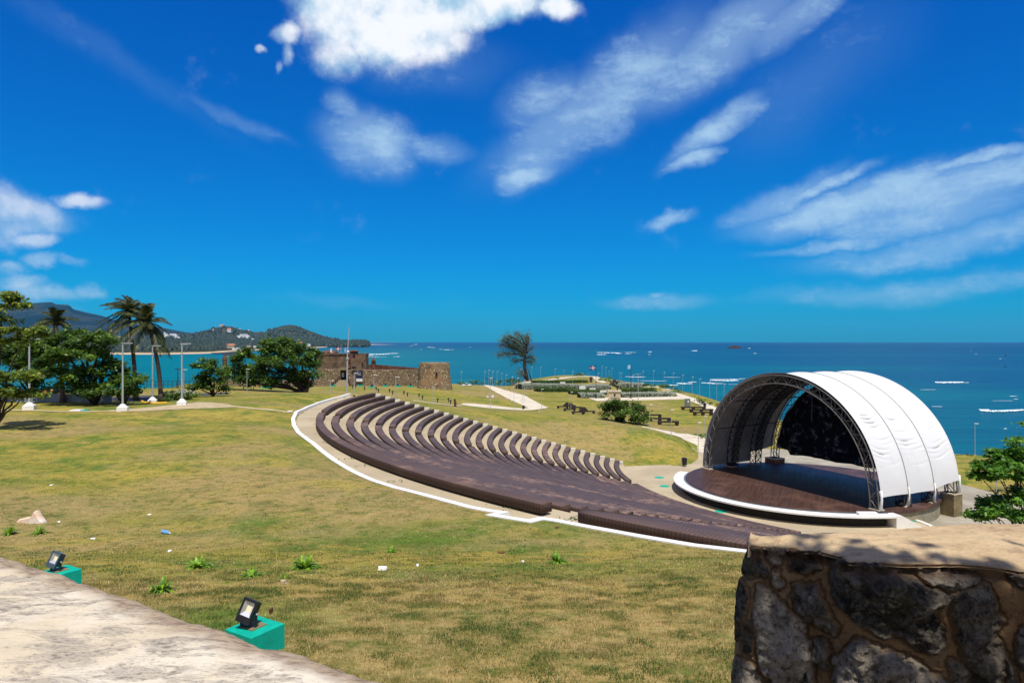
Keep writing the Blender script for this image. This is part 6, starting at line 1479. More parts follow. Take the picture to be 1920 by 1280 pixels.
FO_=[(1358,713.5,54,3.2),(1362,711,60,1.0),(1283,719.4,30,3.2),(1262,722.5,20,2.2),(1298,716.8,16,1.8),(1328,718.6,26,2.6),(1345,719.6,22,1.6),(1392,710,12,1.2),(1780,717.2,54,5.2),(1812,717.6,10,1.2),(1880,770.6,84,4.6),(1845,769,20,3),(1140,661,44,1.8),(1128,664.8,18,2.6),(1160,662.2,14,2),(1182,660.6,22,1),(1178,663.2,12,1),(1219,659.8,8,1.5),(1218,664.6,5,1),(1302,657.4,11,2.0),(1416,662.3,6,1.4),(706,664,50,2.6),(736,662.6,24,1.4),(744,668.5,13,1.3),(705,669.3,40,.8),(694,666.8,14,1.2),(598,657.8,9,.9),(613,658.4,5,.8),(780,645.6,7,1.2),(774,647.3,6,.8),(805,650.6,8,1.0),(811,651.4,9,1.1),(838,655.6,14,1.3),(826,654.7,6,.8),(848,655.3,6,1.2),(790,655,3,.8),(770,648.7,4,.7),(882,650.8,3,1),(1195,707.2,30,1.8),(1180,706.5,16,1),(1260,707.5,30,.7),(1225,714.5,50,.8),(1405,652.8,6,.8),(1395,721,60,.8),(1376,712,14,1.5),(1740,731,30,.6),(1900,743.5,14,1.2),(1905,749,8,1),(1880,752,40,.5),(1830,663.3,5,.6),(1876,672.7,6,.7),(1820,658,4,.5),(1757,763,20,.8),(1885,805,6,1.2),(1700,746,20,.7),(1108,645.5,0.1,.1)]
g=np.random.default_rng(5)
mbF=MB()
for (px,py,w,h) in FO_:
    if w<1: continue
    n=max(6,int(w/.9)); dn=6
    D0_=HC*1280/(py+h*.5-640); vs=[];fs=[]
    ph=g.uniform(0,6); curve=g.uniform(-.4,.4)*h
    for i in range(n+1):
        f=i/n; env=max(.04,math.sin(math.pi*f)**.45)*g.uniform(.12,1.35); pc=py+curve*math.sin(f*4+ph)*.5
        ya=pc+h*.36*env; yb=pc-h*.36*env*g.uniform(.4,1.2); x=px-w/2+w*f
        for q,yy in enumerate((ya,(ya+yb)/2,yb)):
            yy=max(yy,641.5); d=HC*1280/(yy-640); zz=.25 if q!=1 else .25+min(.45,h*.08)
            vs.append(((x-960)/1280*d,d,zz))
    for i in range(n):
        for q in range(2): fs.append((i*3+q,(i+1)*3+q,(i+1)*3+q+1,i*3+q+1))
    mbF.add(vs,fs)
o=mbF.build('foam',M['foam']); o['kind']='stuff'; o['label']='white foam of breaking waves scattered over the sea'

m,t=newmat('rubble'); p=t.obj(); st=t.attr('stone'); tn=t.attr('tone')
n=t.noise(p,9,10,.78,.6); n2=t.noise(p,42,8,.75); n3=t.noise(p,3.2,5,.6)
lv=t.math('ADD',t.math('MULTIPLY',tn,.75),t.math('MULTIPLY',t.math('SUBTRACT',n,.5),1.5))
cs=t.mix(t.rng(lv,.05,.85,0,1,False),(.035,.031,.022),(.80,.69,.53))
cs=t.mix(t.math('MULTIPLY',t.rng(n3,.5,.65),.35),cs,(.11,.10,.045)); cs=t.mix(t.math('MULTIPLY',t.rng(n2,.52,.36),.75),cs,(.008,.007,.005))
cs=t.mix(t.math('MULTIPLY',t.rng(n2,.58,.72),.6),cs,(.62,.57,.49))
cm=t.mix(t.rng(n3,.35,.65),(.42,.25,.11),(.52,.34,.18)); cm=t.mix(t.math('MULTIPLY',t.rng(n,.42,.3),.7),cm,(.06,.035,.02))
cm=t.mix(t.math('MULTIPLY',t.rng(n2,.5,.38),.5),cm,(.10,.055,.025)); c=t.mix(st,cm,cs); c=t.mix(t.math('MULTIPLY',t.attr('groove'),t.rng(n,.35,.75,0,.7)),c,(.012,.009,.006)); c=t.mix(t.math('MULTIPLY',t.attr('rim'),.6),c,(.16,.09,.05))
finish(t,c,.92,0,t.bump(t.math('ADD',n,t.math('MULTIPLY',n2,.9)),1.0,.05),.15); M['rubble']=m
m,t=newmat('mortar'); p=t.obj(); n=t.noise(t.mapping(p,(1,2.2,1),(0,0,0),(0,0,R(-12))),7,7,.68,.5); n2=t.noise(t.mapping(p,(1,2.5,1),(0,0,0),(0,0,R(-12))),40,5,.7); n3=t.noise(p,2.0,4,.6)
c=t.mix(t.rng(n3,.35,.62),(.50,.36,.20),(.60,.45,.26)); c=t.mix(t.math('MULTIPLY',t.rng(n,.50,.66),.6),c,(.27,.17,.11)); c=t.mix(t.math('MULTIPLY',t.rng(n2,.55,.72),.55),c,(.07,.045,.03))
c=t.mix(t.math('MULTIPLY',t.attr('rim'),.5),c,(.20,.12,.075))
finish(t,c,.93,0,t.bump(t.math('ADD',n,t.math('MULTIPLY',n2,.7)),.8,.02),.12); M['mortar']=m
m,t=newmat('parapet_plaster'); p=t.pos(); ps=t.mapping(p,(.8,2.0,1),(0,0,0),(0,0,R(28))); n=t.noise(ps,5.5,8,.66,.7); n2=t.noise(ps,26,6,.72); n3=t.noise(p,1.6,4,.6); rim=t.attr('rim')
c=t.mix(t.rng(n3,.4,.6),(.60,.51,.36),(.68,.61,.48)); c=t.mix(t.math('MULTIPLY',t.rng(n,.46,.56),.7),c,(.38,.33,.26)); c=t.mix(t.math('MULTIPLY',t.math('MULTIPLY',t.rng(n,.50,.58),t.rng(n2,.5,.62)),.7),c,(.13,.115,.10))
c=t.mix(t.math('MULTIPLY',t.rng(n2,.60,.68),.55),c,(.30,.24,.17))
c=t.mix(t.math('MULTIPLY',t.math('MULTIPLY',t.rng(t.noise(ps,60,4,.75),.52,.62),t.rng(n,.42,.5)),.6),c,(.12,.11,.10))
rm=t.mix(t.rng(n2,.4,.62),(.40,.31,.21),(.21,.15,.105)); c=t.mix(t.rng(rim,.15,.7),c,rm)
finish(t,c,.93,0,t.bump(t.math('ADD',n,t.math('MULTIPLY',n2,.8)),.6,.012),.12); M['parapet_plaster']=m
simple('floodblue',(.06,.09,.12),(.04,.06,.09),5,.4)
# ------------------------------------------------------------------ foreground rubble wall (right)
UW=.9
def wp(px,py,h=UW): return ((px-960)*h/(py-640),1280*h/(py-640))
S_=lambda x,y:(1340+x/3.2,880+y/3.2)
STN=[([(150,530),(200,470),(280,480),(285,560),(250,640),(200,650),(160,600)],.12),([(325,480),(430,490),(430,540),(380,578),(318,530)],.45),([(455,492),(520,478),(622,488),(626,600),(540,612),(448,600)],.2),
([(688,548),(800,528),(950,545),(1060,600),(1200,640),(1260,700),(1420,745),(1335,800),(1312,870),(1372,960),(1352,1060),(1285,1098),(1180,1050),(1130,1012),(1060,970),(1000,997),(880,920),(790,850),(730,800),(708,680)],.16),
([(468,690),(622,678),(660,780),(690,860),(737,950),(722,988),(600,930),(500,860),(463,760)],.3),([(248,700),(320,718),(380,788),(472,868),(542,940),(603,1150),(592,1300),(360,1300),(278,1180),(253,1080),(247,940),(228,820)],.8),
([(128,640),(177,700),(182,780),(172,900),(152,1000),(60,1032),(60,900),(90,700)],.14),([(190,930),(227,922),(232,1030),(216,1112),(178,1102),(168,1010)],.2),([(598,1010),(660,1018),(702,1100),(682,1192),(606,1130)],.3),
([(728,1130),(800,1058),(860,1008),(980,1058),(1100,1098),(1192,1130),(1300,1220),(1430,1300),(1430,1700),(900,1700),(720,1500),(712,1200)],.62),([(1420,738),(1560,678),(1652,700),(1702,830),(1742,900),(1692,1000),(1742,1100),(1722,1500),(1600,1500),(1558,1240),(1480,1100),(1440,960),(1408,860)],.3),
([(1840,948),(2000,930),(2050,1000),(2050,1200),(1828,1192),(1818,1050)],.35),([(1398,1140),(1500,1158),(1542,1290),(1500,1400),(1440,1300)],.5),([(60,1130),(200,1148),(272,1240),(300,1400),(60,1500)],.5),([(1230,608),(1400,618),(1600,648),(1490,690),(1400,722),(1290,680)],.55),
([(350,612),(386,618),(402,690),(358,712)],.7),([(258,588),(300,558),(322,620),(300,662)],.3),([(300,1300),(600,1320),(640,1600),(300,1700)],.5),([(1760,1100),(1800,1220),(1800,1500),(1740,1500)],.3),([(1900,730),(2100,700),(2100,860),(1960,880)],.4),([(1760,640),(1850,650),(2050,640),(2050,720),(1860,712)],.5),([(-100,500),(60,500),(60,1100),(-100,1100)],.3)]
STN=[([S_(*p) for p in P],t_) for P,t_ in STN]
front=[(1402,1023.5),(1440,1026),(1490,1028),(1534,1031),(1559,1041),(1610,1050),(1670,1057),(1743,1058.5),(1790,1057),(1825,1059),(1858,1063),(1890,1068),(1925,1074),(1990,1084),(2080,1098),(2200,1115)]
FP=[wp(*p) for p in front]; FP=[(FP[0][0]+.10,FP[0][1]+.22),(FP[0][0]+.01,FP[0][1]+.06)]+FP+[(2.9,2.0),(3.6,1.4)]
back=[(1402,1023.5),(1475,1012.5),(1545,1001.5),(1621,992.5),(1700,984.5),(1802,976.5),(1920,973.5),(2050,972)]
BP=[wp(*p) for p in back]+[(4.6,3.3)]
WC=empty('rubble_wall',(1.8,2.6,HC-UW-1.6),0,'dark rubble stone wall with a smooth mortar top at the right corner','wall'); WO=Vector(WC.location)
fpath=np.array(FP); dd=np.r_[0,np.cumsum(np.hypot(*np.diff(fpath,axis=0).T))]; LW=dd[-1]
nu,nv=620,330; us=np.linspace(0,min(LW,3.6),nu); fx=np.interp(us,dd,fpath[:,0]); fy=np.interp(us,dd,fpath[:,1])
kx=np.ones(21)/21; pad=lambda a:np.convolve(np.r_[[a[0]]*10,a,[a[-1]]*10],kx,'valid'); fxs,fys=pad(fx),pad(fy)
tx=np.gradient(fxs); ty=np.gradient(fys); ln=np.hypot(tx,ty); nx_,ny_=ty/ln,-tx/ln   # outward (towards camera)
nx_=np.convolve(np.r_[[nx_[0]]*20,nx_,[nx_[-1]]*20],np.ones(41)/41,'valid'); ny_=np.convolve(np.r_[[ny_[0]]*20,ny_,[ny_[-1]]*20],np.ones(41)/41,'valid')
vs=np.linspace(0,1,nv)**1.15*1.75
U,Vv=np.meshgrid(np.arange(nu),vs,indexing='ij'); bx=fxs[U]; by=fys[U]; hz=UW+Vv
base_out=.0+.05*Vv
x0=bx+nx_[U]*base_out-.05*sstep(Vv/.25)*np.exp(-us[U]/.35); y0=by+ny_[U]*base_out
ipx=960+1280*x0/y0; ipy=640+1280*hz/y0
ipx=ipx+(fbm(ipx/14,ipy/14,3,3)-.5)*16; ipy=ipy+(fbm(ipx/14+50,ipy/14,3,4)-.5)*16
sd=np.full(ipx.shape,-1e3); tone=np.zeros(ipx.shape)
for k,(P,tn_) in enumerate(STN):
    d=dpoly(ipx,ipy,P); ins=inpoly(ipx,ipy,P); s_=np.where(ins,d,-d); m_=s_>sd; sd=np.where(m_,s_,sd); tone=np.where(m_,tn_,tone)
# untraced stretch of the wall: irregular cells
gg=np.random.default_rng(8); cu=gg.uniform(0,3.7,150); cv=gg.uniform(-.1,1.9,150); d1=np.full(ipx.shape,9.); d2=np.full(ipx.shape,9.); ci=np.zeros(ipx.shape,int)
qu=us[U]+(fbm(us[U]*7,Vv*7,3,61)-.5)*.12; qv=Vv+(fbm(us[U]*7+9,Vv*7,3,62)-.5)*.12
for k in range(150):
    dd_=np.hypot(qu-cu[k],(qv-cv[k])*1.25); n1_=dd_<d1; d2=np.where(n1_,d1,np.minimum(d2,dd_)); ci=np.where(n1_,k,ci); d1=np.where(n1_,dd_,d1)
sdv=((d2-d1)*.5-.018)*430; outm=(ipx>1960)|(ipy>1330); sd=np.where(outm,np.maximum(sd,sdv),sd); tone=np.where(outm,gg.uniform(.1,.8,150)[ci],tone)
sd=sd+2.5; edge_=sstep((sd+1.0)/5.0); dome=sstep(np.clip(sd,0,40)/34)
uu=us[U]; rough=(fbm(uu*9,Vv*9,5,11)-.5); rough2=(fbm(uu*34,Vv*34,4,12)-.5); pit=np.clip(.36-fbm(uu*22,Vv*22,3,15),0,1)
disp=edge_*(.028+.040*dome)+edge_*(rough*.095+rough2*.05-pit*.17)+(1-edge_)*(rough*.022+rough2*.004)
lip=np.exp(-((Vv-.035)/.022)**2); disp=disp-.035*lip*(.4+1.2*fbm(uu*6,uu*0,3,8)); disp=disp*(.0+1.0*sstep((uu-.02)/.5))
groove=np.exp(-((sd+2.2)/1.8)**2); disp=disp-.016*groove
VX=x0+nx_[U]*disp-WO.x; VY=y0+ny_[U]*disp-WO.y; VZ=HC-hz-WO.z+rough*.01*edge_
# pull the top row to the mortar cap
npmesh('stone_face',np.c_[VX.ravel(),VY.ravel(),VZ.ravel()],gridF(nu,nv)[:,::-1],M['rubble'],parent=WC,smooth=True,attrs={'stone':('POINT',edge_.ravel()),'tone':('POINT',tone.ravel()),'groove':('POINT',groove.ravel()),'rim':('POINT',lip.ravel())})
# top cap
nt=220; mcap=90; q=np.linspace(0,1,nt)
bpth=np.array(BP); bd=np.r_[0,np.cumsum(np.hypot(*np.diff(bpth,axis=0).T))]
fi=np.linspace(0,min(LW,3.6)*.999,nt); bi=np.linspace(0,bd[-1],nt)
fX=np.interp(fi,us,VX[:,0]+WO.x); fY=np.interp(fi,us,VY[:,0]+WO.y); bX=np.interp(bi,bd,bpth[:,0]); bY=np.interp(bi,bd,bpth[:,1])
A_,B_=np.meshgrid(np.arange(nt),np.linspace(0,1,mcap),indexing='ij')
cx_=fX[A_]*(1-B_)+bX[A_]*B_; cy_=fY[A_]*(1-B_)+bY[A_]*B_
cz_=HC-UW+ (fbm(cx_*3,cy_*3,4,21)-.5)*.05*np.sin(math.pi*B_)+(fbm(cx_*22,cy_*60,3,22)-.5)*.008-.05*np.exp(-((1-B_)/.06)**2)-.012*np.exp(-(B_/.03)**2)+.02*np.sin(math.pi*B_)
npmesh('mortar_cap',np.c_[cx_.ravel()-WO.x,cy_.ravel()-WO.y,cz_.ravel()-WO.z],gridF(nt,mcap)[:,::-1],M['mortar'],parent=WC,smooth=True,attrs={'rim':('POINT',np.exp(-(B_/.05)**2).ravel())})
mb=MB(); vv=[];ff=[]
for i in range(2,len(BP)): x,y=BP[i]; vv+=[(x-WO.x,y-WO.y,HC-UW-.04-WO.z),(x-WO.x,y-WO.y,-.1)]
for i in range(len(BP)-3): ff.append((2*i,2*i+1,2*i+3,2*i+2))
mb.add(vv,ff); mb.build('rear_face',M['mortar'],WC)
# ------------------------------------------------------------------ left parapet
EP=[wp(*p) for p in ((-260,965),(-120,1003),(0,1040),(55,1058),(100,1074),(170,1096),(250,1123),(330,1153),(400,1176),(480,1202),(560,1227),(640,1255),(715,1281),(800,1312))]
e0=np.array(EP[0]); EP=[tuple(e0+(e0-np.array(EP[1]))*3)]+EP+[(.25,1.25),(.8,.85)]
EPa=np.array(EP); ed=np.r_[0,np.cumsum(np.hypot(*np.diff(EPa,axis=0).T))]; n1,n2=560,120
uu=np.linspace(0,ed[-1],n1); ex=np.interp(uu,ed,EPa[:,0]); ey=np.interp(uu,ed,EPa[:,1]); 
jit=.022+(fbm(uu*5,uu*0+3,4,31)-.5)*.03+(fbm(uu*25,uu*0+9,3,32)-.5)*.018
tx=np.gradient(ex); ty=np.gradient(ey); ln=np.hypot(tx,ty); ox,oy=-ty/ln,tx/ln
ox=np.convolve(np.r_[[ox[0]]*20,ox,[ox[-1]]*20],np.ones(41)/41,'valid'); oy=np.convolve(np.r_[[oy[0]]*20,oy,[oy[-1]]*20],np.ones(41)/41,'valid')
PW=.92; w_=np.r_[-.06,-.045,-.02,np.linspace(0,PW,n2-3)]
I_,J_=np.meshgrid(np.arange(n1),np.arange(n2),indexing='ij'); ww=w_[J_]
dropz=np.where(J_==0,-.75,np.where(J_==1,-.06,np.where(J_==2,-.02,0)))
gx_=ex[I_]+ox[I_]*(jit[I_]-np.maximum(ww,-.045)*1.0); gy_=ey[I_]+oy[I_]*(jit[I_]-np.maximum(ww,-.045))
zz_=HC-UW+dropz+(fbm(gx_*5,gy_*5,4,33)-.5)*.022+(fbm(gx_*26,gy_*26,4,34)-.5)*.007-.018*np.exp(-np.maximum(ww,0)/.03)
PO=(-1.3,1.6,HC-UW-1.5)
root=empty('parapet',PO,0,'broad weathered cream parapet top sloping across the lower corner','wall')
npmesh('plaster_top',np.c_[gx_.ravel()-PO[0],gy_.ravel()-PO[1],zz_.ravel()-PO[2]],gridF(n1,n2),M['parapet_plaster'],parent=root,smooth=True,attrs={'rim':('POINT',np.clip(1-np.maximum(ww,0).ravel()/.14+ (fbm(gx_*9,gy_*9,4,35)-.5).ravel()*.7,0,1))})
mb=MB(); vv=[];ff=[]
for i in range(0,n1,8):
    vv+=[(ex[i]+ox[i]*.0-PO[0],ey[i]+oy[i]*.0-PO[1],1.4),(ex[i]-PO[0],ey[i]-PO[1],-1.6),(ex[i]-ox[i]*PW-PO[0],ey[i]-oy[i]*PW-PO[1],-.3),(ex[i]-ox[i]*PW-PO[0],ey[i]-oy[i]*PW-PO[1],1.49)]
K=len(vv)//4
for i in range(K-1):
    for a,b in ((0,1),(2,3)): ff.append((4*i+a,4*i+b,4*i+4+b,4*i+4+a))
mb.add(vv,ff); mb.build('side_faces',M['mortar'],root)
# platform the viewer stands on
mb=MB(); P=[(-3.2,2.2),(-.8,.95),(.4,.8),(1.2,1.9),(2.4,1.6),(6,-1),(4,-6),(-6,-6)]
zf=HC-1.75; mb.add([(a,b,zf) for a,b in P]+[(a,b,zf-2.5) for a,b in P],[tuple(range(len(P)))[::-1]]+[(i,(i+1)%len(P),len(P)+(i+1)%len(P),len(P)+i) for i in range(len(P))]); o=mb.build('terrace_floor',M['concrete'])
if o.data.polygons[0].normal.z<0: o.data.flip_normals()
struct(o)
# ------------------------------------------------------------------ floodlights on green boxes
def flood(px,py,Yb,sc,rz,label,blabel,body='black_plastic'):
    x=X(px,Yb); zt=Z(py,Yb); gzz=gz(x,Yb); H=zt-gzz+.3
    rt=empty('green_box',(x,Yb,gzz-.3),rz,blabel,'box'); mb=MB(); mb.box((0,0,H/2),(.66*sc,.66*sc,H)); mb.build('casing',M['green_paint'],rt); mb=MB(); mb.box((-.03,.0,H+.006),(.30*sc,.30*sc,.012)); mb.build('mount_plate',M['pillar_stone'],rt)
    fl=empty('floodlight',(x-.10*sc,Yb-.03,zt+.01),R(-14),label,'floodlight'); k=sc
    tl=R(-20)
    Mx=Matrix.Translation((0,0,.26*k))@Matrix.Rotation(R(15),4,'Y')@Matrix.Rotation(tl,4,'X')
    def xf(mb): mb.v=[tuple((Mx@Vector(v))) for v in mb.v]; return mb
    w,h,d=.26*k,.38*k,.06*k
    mb=MB(); 
    for cx,cz,ww_,hh in ((-w/2+.018*k,0,.036*k,h),(w/2-.018*k,0,.036*k,h),(0,h/2-.018*k,w-.072*k,.036*k),(0,-h/2+.055*k,w-.072*k,.11*k)): mb.box((cx,-d/2,cz),(ww_,d,hh))
    xf(mb).build('frame',M[body],fl)
    mb=MB(); mb.box((0,.068*k,.02*k),(w*.88,.12*k,h*.80),taper=1.0)
    for i in range(6): mb.box((0,.13*k,(-.12+.05*i)*k),(w*.8,.05*k,.012*k))
    xf(mb).build('housing',M[body],fl)
    mb=MB(); a,b=w/2-.036*k,h/2-.036*k; zb_=-h/2+.11*k; c_=.05*k
    vs=[(-a,-d*.8,zb_),(a,-d*.8,zb_),(a,-d*.8,b),(-a,-d*.8,b),(-a*.45,-.002,zb_+(b-zb_)*.28),(a*.45,-.002,zb_+(b-zb_)*.28),(a*.45,-.002,zb_+(b-zb_)*.72),(-a*.45,-.002,zb_+(b-zb_)*.72)]
    mb.add(vs,[(0,1,5,4),(1,2,6,5),(2,3,7,6),(3,0,4,7)]); xf(mb).build('reflector',M['reflector'],fl)
    mb=MB(); mb.add([vs[4],vs[5],vs[6],vs[7]],[(0,1,2,3)]); xf(mb).build('light_plate',M['led_plate'],fl)
    mb=MB()
    for s in (-1,1): mb.box((s*(w/2+.012*k),.02*k,-.15*k),(.012*k,.05*k,.28*k))
    mb.box((0,.02*k,-.252*k),(w+.04*k,.05*k,.012*k)); ob=mb.build('bracket',M['black_plastic'],fl); ob.location=(0,0,.26*k)
    mb=MB(); mb.tube([((w/2+.01*k),.02*k,-.05*k),((w/2+.05*k),.02*k,-.05*k)],.022*k,8); o=mb.build('knob',M['reflector'],fl); o.location=(0,0,.26*k)
flood(478,1174,8.6,.76,R(-31),'black floodlight with a square silver reflector, on the nearer green box','bright green painted box nearer the viewer, carrying the black floodlight')
flood(113,1069,12.4,.74,R(-31),'blue-grey rimmed floodlight tilted up, on the farther green box','bright green painted box half hidden by the parapet, the farther one',body='floodblue')
# ------------------------------------------------------------------ plants
def tuft(px,py,wpx,hpx,label,seed=0,n=26,dead=.15):
    x,y,z=hit(px,py); s=y/1280; g=np.random.default_rng(seed); V=[];F=[];L=[]
    Wd=wpx*s/2*1.1; Hh=hpx*s*1.1
    for i in range(n):
        a=g.uniform(0,2*math.pi); sp=g.uniform(.45,1.15); dirv=np.array((math.cos(a),math.sin(a),0)); b=dirv*Wd*.12*g.uniform(0,1); isd=g.uniform()<dead
        w=Wd*.085*g.uniform(.7,1.3); side=np.array((-dirv[1],dirv[0],0)); m=6; pts=[]
        for j in range(m+1):
            f=j/m; r=Wd*sp*f**.9; zz=Hh*((1.35-sp*.55)*f-(.55+.5*sp)*f*f*sp)*(1.1 if not isd else .35)
            pts.append(b+dirv*r+np.array((0,0,max(zz,.01)))*.8)
        k=len(V)
        for j,p in enumerate(pts):
            ww=w*(1-(j/m)**2)+.002; V+= [tuple(p-side*ww),tuple(p+side*ww+np.array((0,0,.0)))]
        for j in range(m): F.append((k+2*j,k+2*j+1,k+2*j+3,k+2*j+2)); L.append(.99 if isd else g.uniform(.1,.93))
    o=npmesh('spider_lily',V,F,M['plant_leaf'],attrs={'lr':('FACE',L)}); o.location=(x,y,z-.02); tag(o,label,'plant','strap-leaved plants dotted over the lawn')
for i,a in enumerate(((300,1110,64,42,'biggest bright strap-leaved plant, nearest the parapet edge'),(370,1064,60,32,'strap-leaved plant with dead brown base, upper left of the biggest'),(468,1080,54,28,'loose strap-leaved plant between two denser ones'),(571,1066,64,38,'dense strap-leaved plant right of the loose one'),(556,1033,18,10,'tiny plant directly above the dense one'),(534,1084,30,16,'small faint plant just below the dense one'),(18,1002,36,26,'strap-leaved plant below the pointed pale rock, at the edge'),(74,1000,36,24,'strap-leaved plant just below the tip of the pale rock'),(733,1035,28,20,'lone small plant on the lawn near the kerb bend'),(980,1035,15,12,'very small plant left of the dark spiky one'),(1046,1055,44,32,'dark spiky plant standing alone nearest the kerb notch'),(424,1092,12,8,'tiny sprout in the bright green grass patch'))):
    tuft(*a[:4],a[4],seed=40+i,n=[90,75,46,90,16,30,50,50,50,22,90,14][i],dead=.2)
# pointed pale rock
x,y,z=hit(60,979); s=y/1280; mb=MB(); prof=[(-24,0),(-25,4),(-20,8),(-12,10),(-2,12),(4,15),(9,24),(12,23),(17,13),(24,4),(25,0)]
g=random.Random(4); k=len(prof); vs=[]
for yy,sc_ in ((-9,.86),(-4,1),(4,.98),(10,.7)):
    for a,b in prof: vs.append((a*s*sc_*(1+g.uniform(-.04,.04)),yy*s,b*s*sc_*(1+g.uniform(-.05,.05))))
fs=[tuple(range(k)),tuple(3*k+i for i in range(k))[::-1]]
for q_ in range(3):
    for i in range(k): fs.append((q_*k+i,(q_+1)*k+i,(q_+1)*k+(i+1)%k,q_*k+(i+1)%k))
mb.add(vs,fs); o=mb.build('pale_rock',M['peach_rock']); o.location=(x,y,z-.02); tag(o,'pointed peach and white rock lying on the lawn at the edge','rock')
def bit(name,px,py,w,h,mat,label,cat='litter',th=.012,group=None):
    x,y,z=hit(px,py); s=y/1280; g=random.Random(int(px)); mb=MB(); n=7; vs=[]
    for zz in (0,th):
        for i in range(n): a=2*math.pi*i/n; r=g.uniform(.7,1.1); vs.append((w*s/2*r*math.cos(a),h*s*2.2*r*math.sin(a),zz+(.02*g.random() if zz else 0)))
    mb.add(vs,[tuple(range(n))[::-1],tuple(n+i for i in range(n))]+[(i,(i+1)%n,n+(i+1)%n,n+i) for i in range(n)]); o=mb.build(name,M[mat]); o.location=(x,y,z+.015); tag(o,label,cat,group)
bit('slab',718,1069,20,3,'paper','flat white slab half sunk in grass near the lone small plant','slab',.05)
bit('paper_scrap',685,892.5,14,2.5,'paper','torn white paper on the grass beside the kerb curve')
bit('paper_scrap',97,910,6,2.5,'paper','white scrap alone high on the left lawn'); bit('paper_scrap',280,966,7,2,'paper','white scrap on the lawn above the blue bottle')
bit('paper_scrap',318,1034,6,3,'paper','white scrap above the plant with the dead brown base'); bit('paper_scrap',174,1011,10,1.6,'paper','thin white strip between rock plant and floodlight')
bit('paper_scrap',110,980,6,1.6,'paper','small white scrap right beside the pointed rock'); bit('paper_scrap',783,1061,5,3,'paper','white scrap right of the flat slab'); bit('paper_scrap',980,1054,7,2,'paper','pale scrap below the very small plant')
bit('dry_leaf',940,1037,14,3.5,'dry_leaf','brown curled leaf left of the very small plant','leaf'); bit('dry_leaf',1044,986+4,9,1.4,'dry_leaf','brown flat leaf just outside the white kerb notch','leaf')
bit('stone',531,1095,14,3,'dirt_path','brownish stone near the faint small plant','rock',.05); bit('dry_leaf',508,1150,6,4,'dry_leaf','dark brown clod right above the nearer floodlight box','leaf',.05)
# plastic bottle
x,y,z=hit(311,1001); s=y/1280; root=empty('plastic_bottle',(x,y,z+.05),R(-25),'crushed blue plastic bottle lying on the lawn','bottle'); mb=MB(); mb.tube([(-.13,0,0),(-.12,0,.01),(.06,0,0),(.11,0,0),(.13,0,0)],[.03,.055,.05,.02,.018],10); mb.build('bottle_body',M['bottle_blue'],root); mb=MB(); mb.tube([(.13,0,0),(.16,0,0)],.022,8); mb.build('cap',M['paper'],root)
root.scale=(1.3,1.3,1.3)
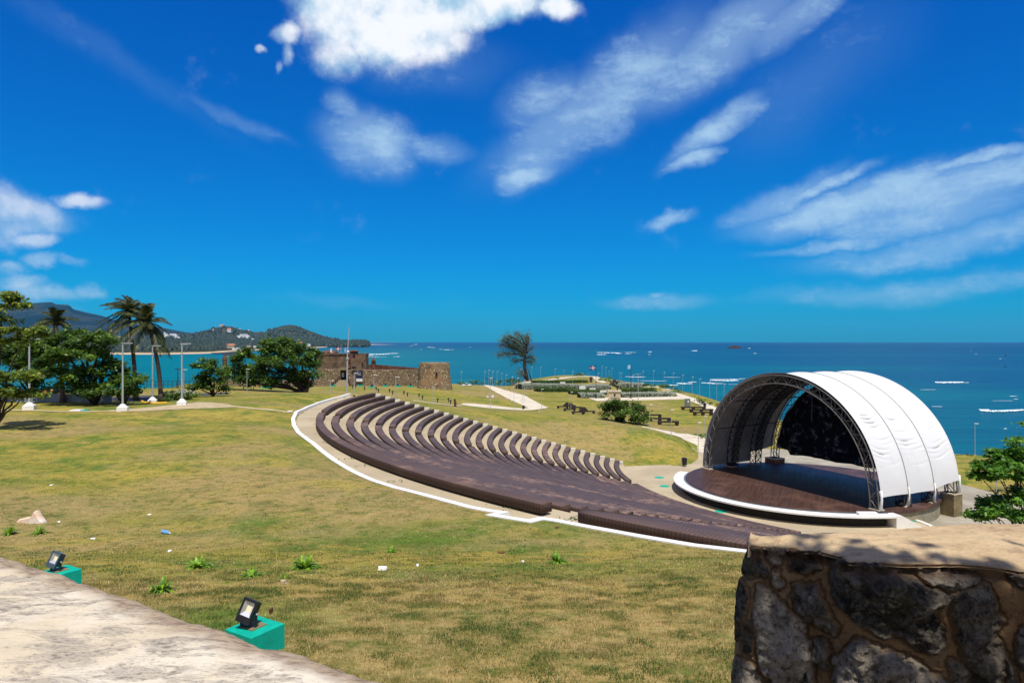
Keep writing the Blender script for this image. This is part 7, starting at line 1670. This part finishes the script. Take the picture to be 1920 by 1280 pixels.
# ------------------------------------------------------------------ grass blades, near lawn
g=np.random.default_rng(99); 
def blades(name,N,y0,y1,hmin,hmax,w,label,pw=1.0):
    yy=y0+(y1-y0)*g.uniform(0,1,N)**pw; xx=g.uniform(-.80,.50,N)*yy+g.uniform(-.3,.3,N)
    fadeo=np.clip((y1-yy)/((y1-y0)*.22),0,1)*(np.clip((yy-y0)/2.5,0,1) if y0>8 else 1); kq=g.uniform(0,1,N)<fadeo; xx=xx[kq]; yy=yy[kq]
    ok=(~inpoly(xx,yy,SEATPOLY))|(dpoly(xx,yy,SEATPOLY)<.0); dk=dpoly(xx,yy,KP,False); ok&=dk>.2
    # keep off the parapet shoulder
    ok&=(xx/yy*1280+960<1440)
    xx=xx[ok]; yy=yy[ok]; 
    gq=fbm(xx*.9,yy*.9,4,41); gq2=fbm(xx*3.1,yy*3.1,3,42); dens=np.clip(.35+1.6*(gq2-.35),.12,1); keep=g.uniform(0,1,len(xx))<dens; xx=xx[keep];yy=yy[keep];gq=gq[keep];gq2=gq2[keep]
    n=len(xx); zz=HC-ground_h(xx,yy)-.006
    h=g.uniform(hmin,hmax,n)*(.6+.8*gq2); a=g.uniform(0,2*math.pi,n); ln_=g.uniform(.1,.9,n)*h; b=g.uniform(0,2*math.pi,n)
    wx=np.cos(a)*w/2; wy=np.sin(a)*w/2
    V=np.empty((n,3,3)); V[:,0]=np.c_[xx-wx,yy-wy,zz]; V[:,1]=np.c_[xx+wx,yy+wy,zz]; V[:,2]=np.c_[xx+np.cos(b)*ln_,yy+np.sin(b)*ln_,zz+h]
    L=np.clip(.52+(.5-gq)*1.3+g.normal(0,.22,n)+np.where(gq2>.58,-.34,0)+np.where(gq2<.40,.2,0),0,1)
    o=npmesh(name,V.reshape(-1,3),np.arange(3*n).reshape(n,3),M['grass_blade'],attrs={'lr':('FACE',L)}); o['kind']='stuff'; o['label']=label
blades('grass',340000,6.0,15,.015,.055,.011,'short dry grass covering the slope before the parapet',.85)
blades('lawn_grass',260000,11.5,44,.02,.055,.022,'thin grass covering the lawn up to the kerb',2.2)
# tufts of weeds along walkway edges
V=[];F=[];L=[]
for px,py,n_,sp in ((588,750,90,.25),(578,757,50,.3),(567,762,40,.25),(598,795,30,.25),(619,829,20,.3),(606,815,20,.2),(690,873,16,.3),(985,947,50,.5),(975,950,40,.5),(993,953,40,.4),(1083,973,50,.3),(900,933,20,.5),(650,860,14,.3),(740,902,14,.3)):
    h_=6.575; y=1280*h_/(py-640); x=(px-960)/1280*y
    for i in range(n_):
        a=x+g.normal()*sp; b=y+g.normal()*sp*.6; hh=g.uniform(.02,.09); k=len(V); V+=[(a-.03,b,HC-h_),(a+.03,b,HC-h_),(a+g.normal()*.06,b+g.normal()*.06,HC-h_+hh)]; F.append((k,k+1,k+2)); L.append(g.uniform(0,.8))
o=npmesh('weeds',V,F,M['hedge_leaf'],attrs={'lr':('FACE',L)}); o['kind']='stuff'; o['label']='green weeds growing along the walkway edges'

# ------------------------------------------------------------------ air
mb=MB(); mb.box((0,11000,330),(50000,26000,670)); o=mb.build('haze',None); o.data.materials.clear()
m=bpy.data.materials.new('haze'); m.use_nodes=True; m.node_tree.nodes.clear(); t=NT(m.node_tree); v=t.n.new('ShaderNodeVolumePrincipled'); v.inputs['Color'].default_value=(.14,.52,1,1); v.inputs['Density'].default_value=2.4e-5; v.inputs['Anisotropy'].default_value=.0
oo=t.n.new('ShaderNodeOutputMaterial'); t.l.new(v.outputs[0],oo.inputs['Volume']); o.data.materials.append(m); o['kind']='stuff'; o['label']='faint blue sea haze in the air over the bay'
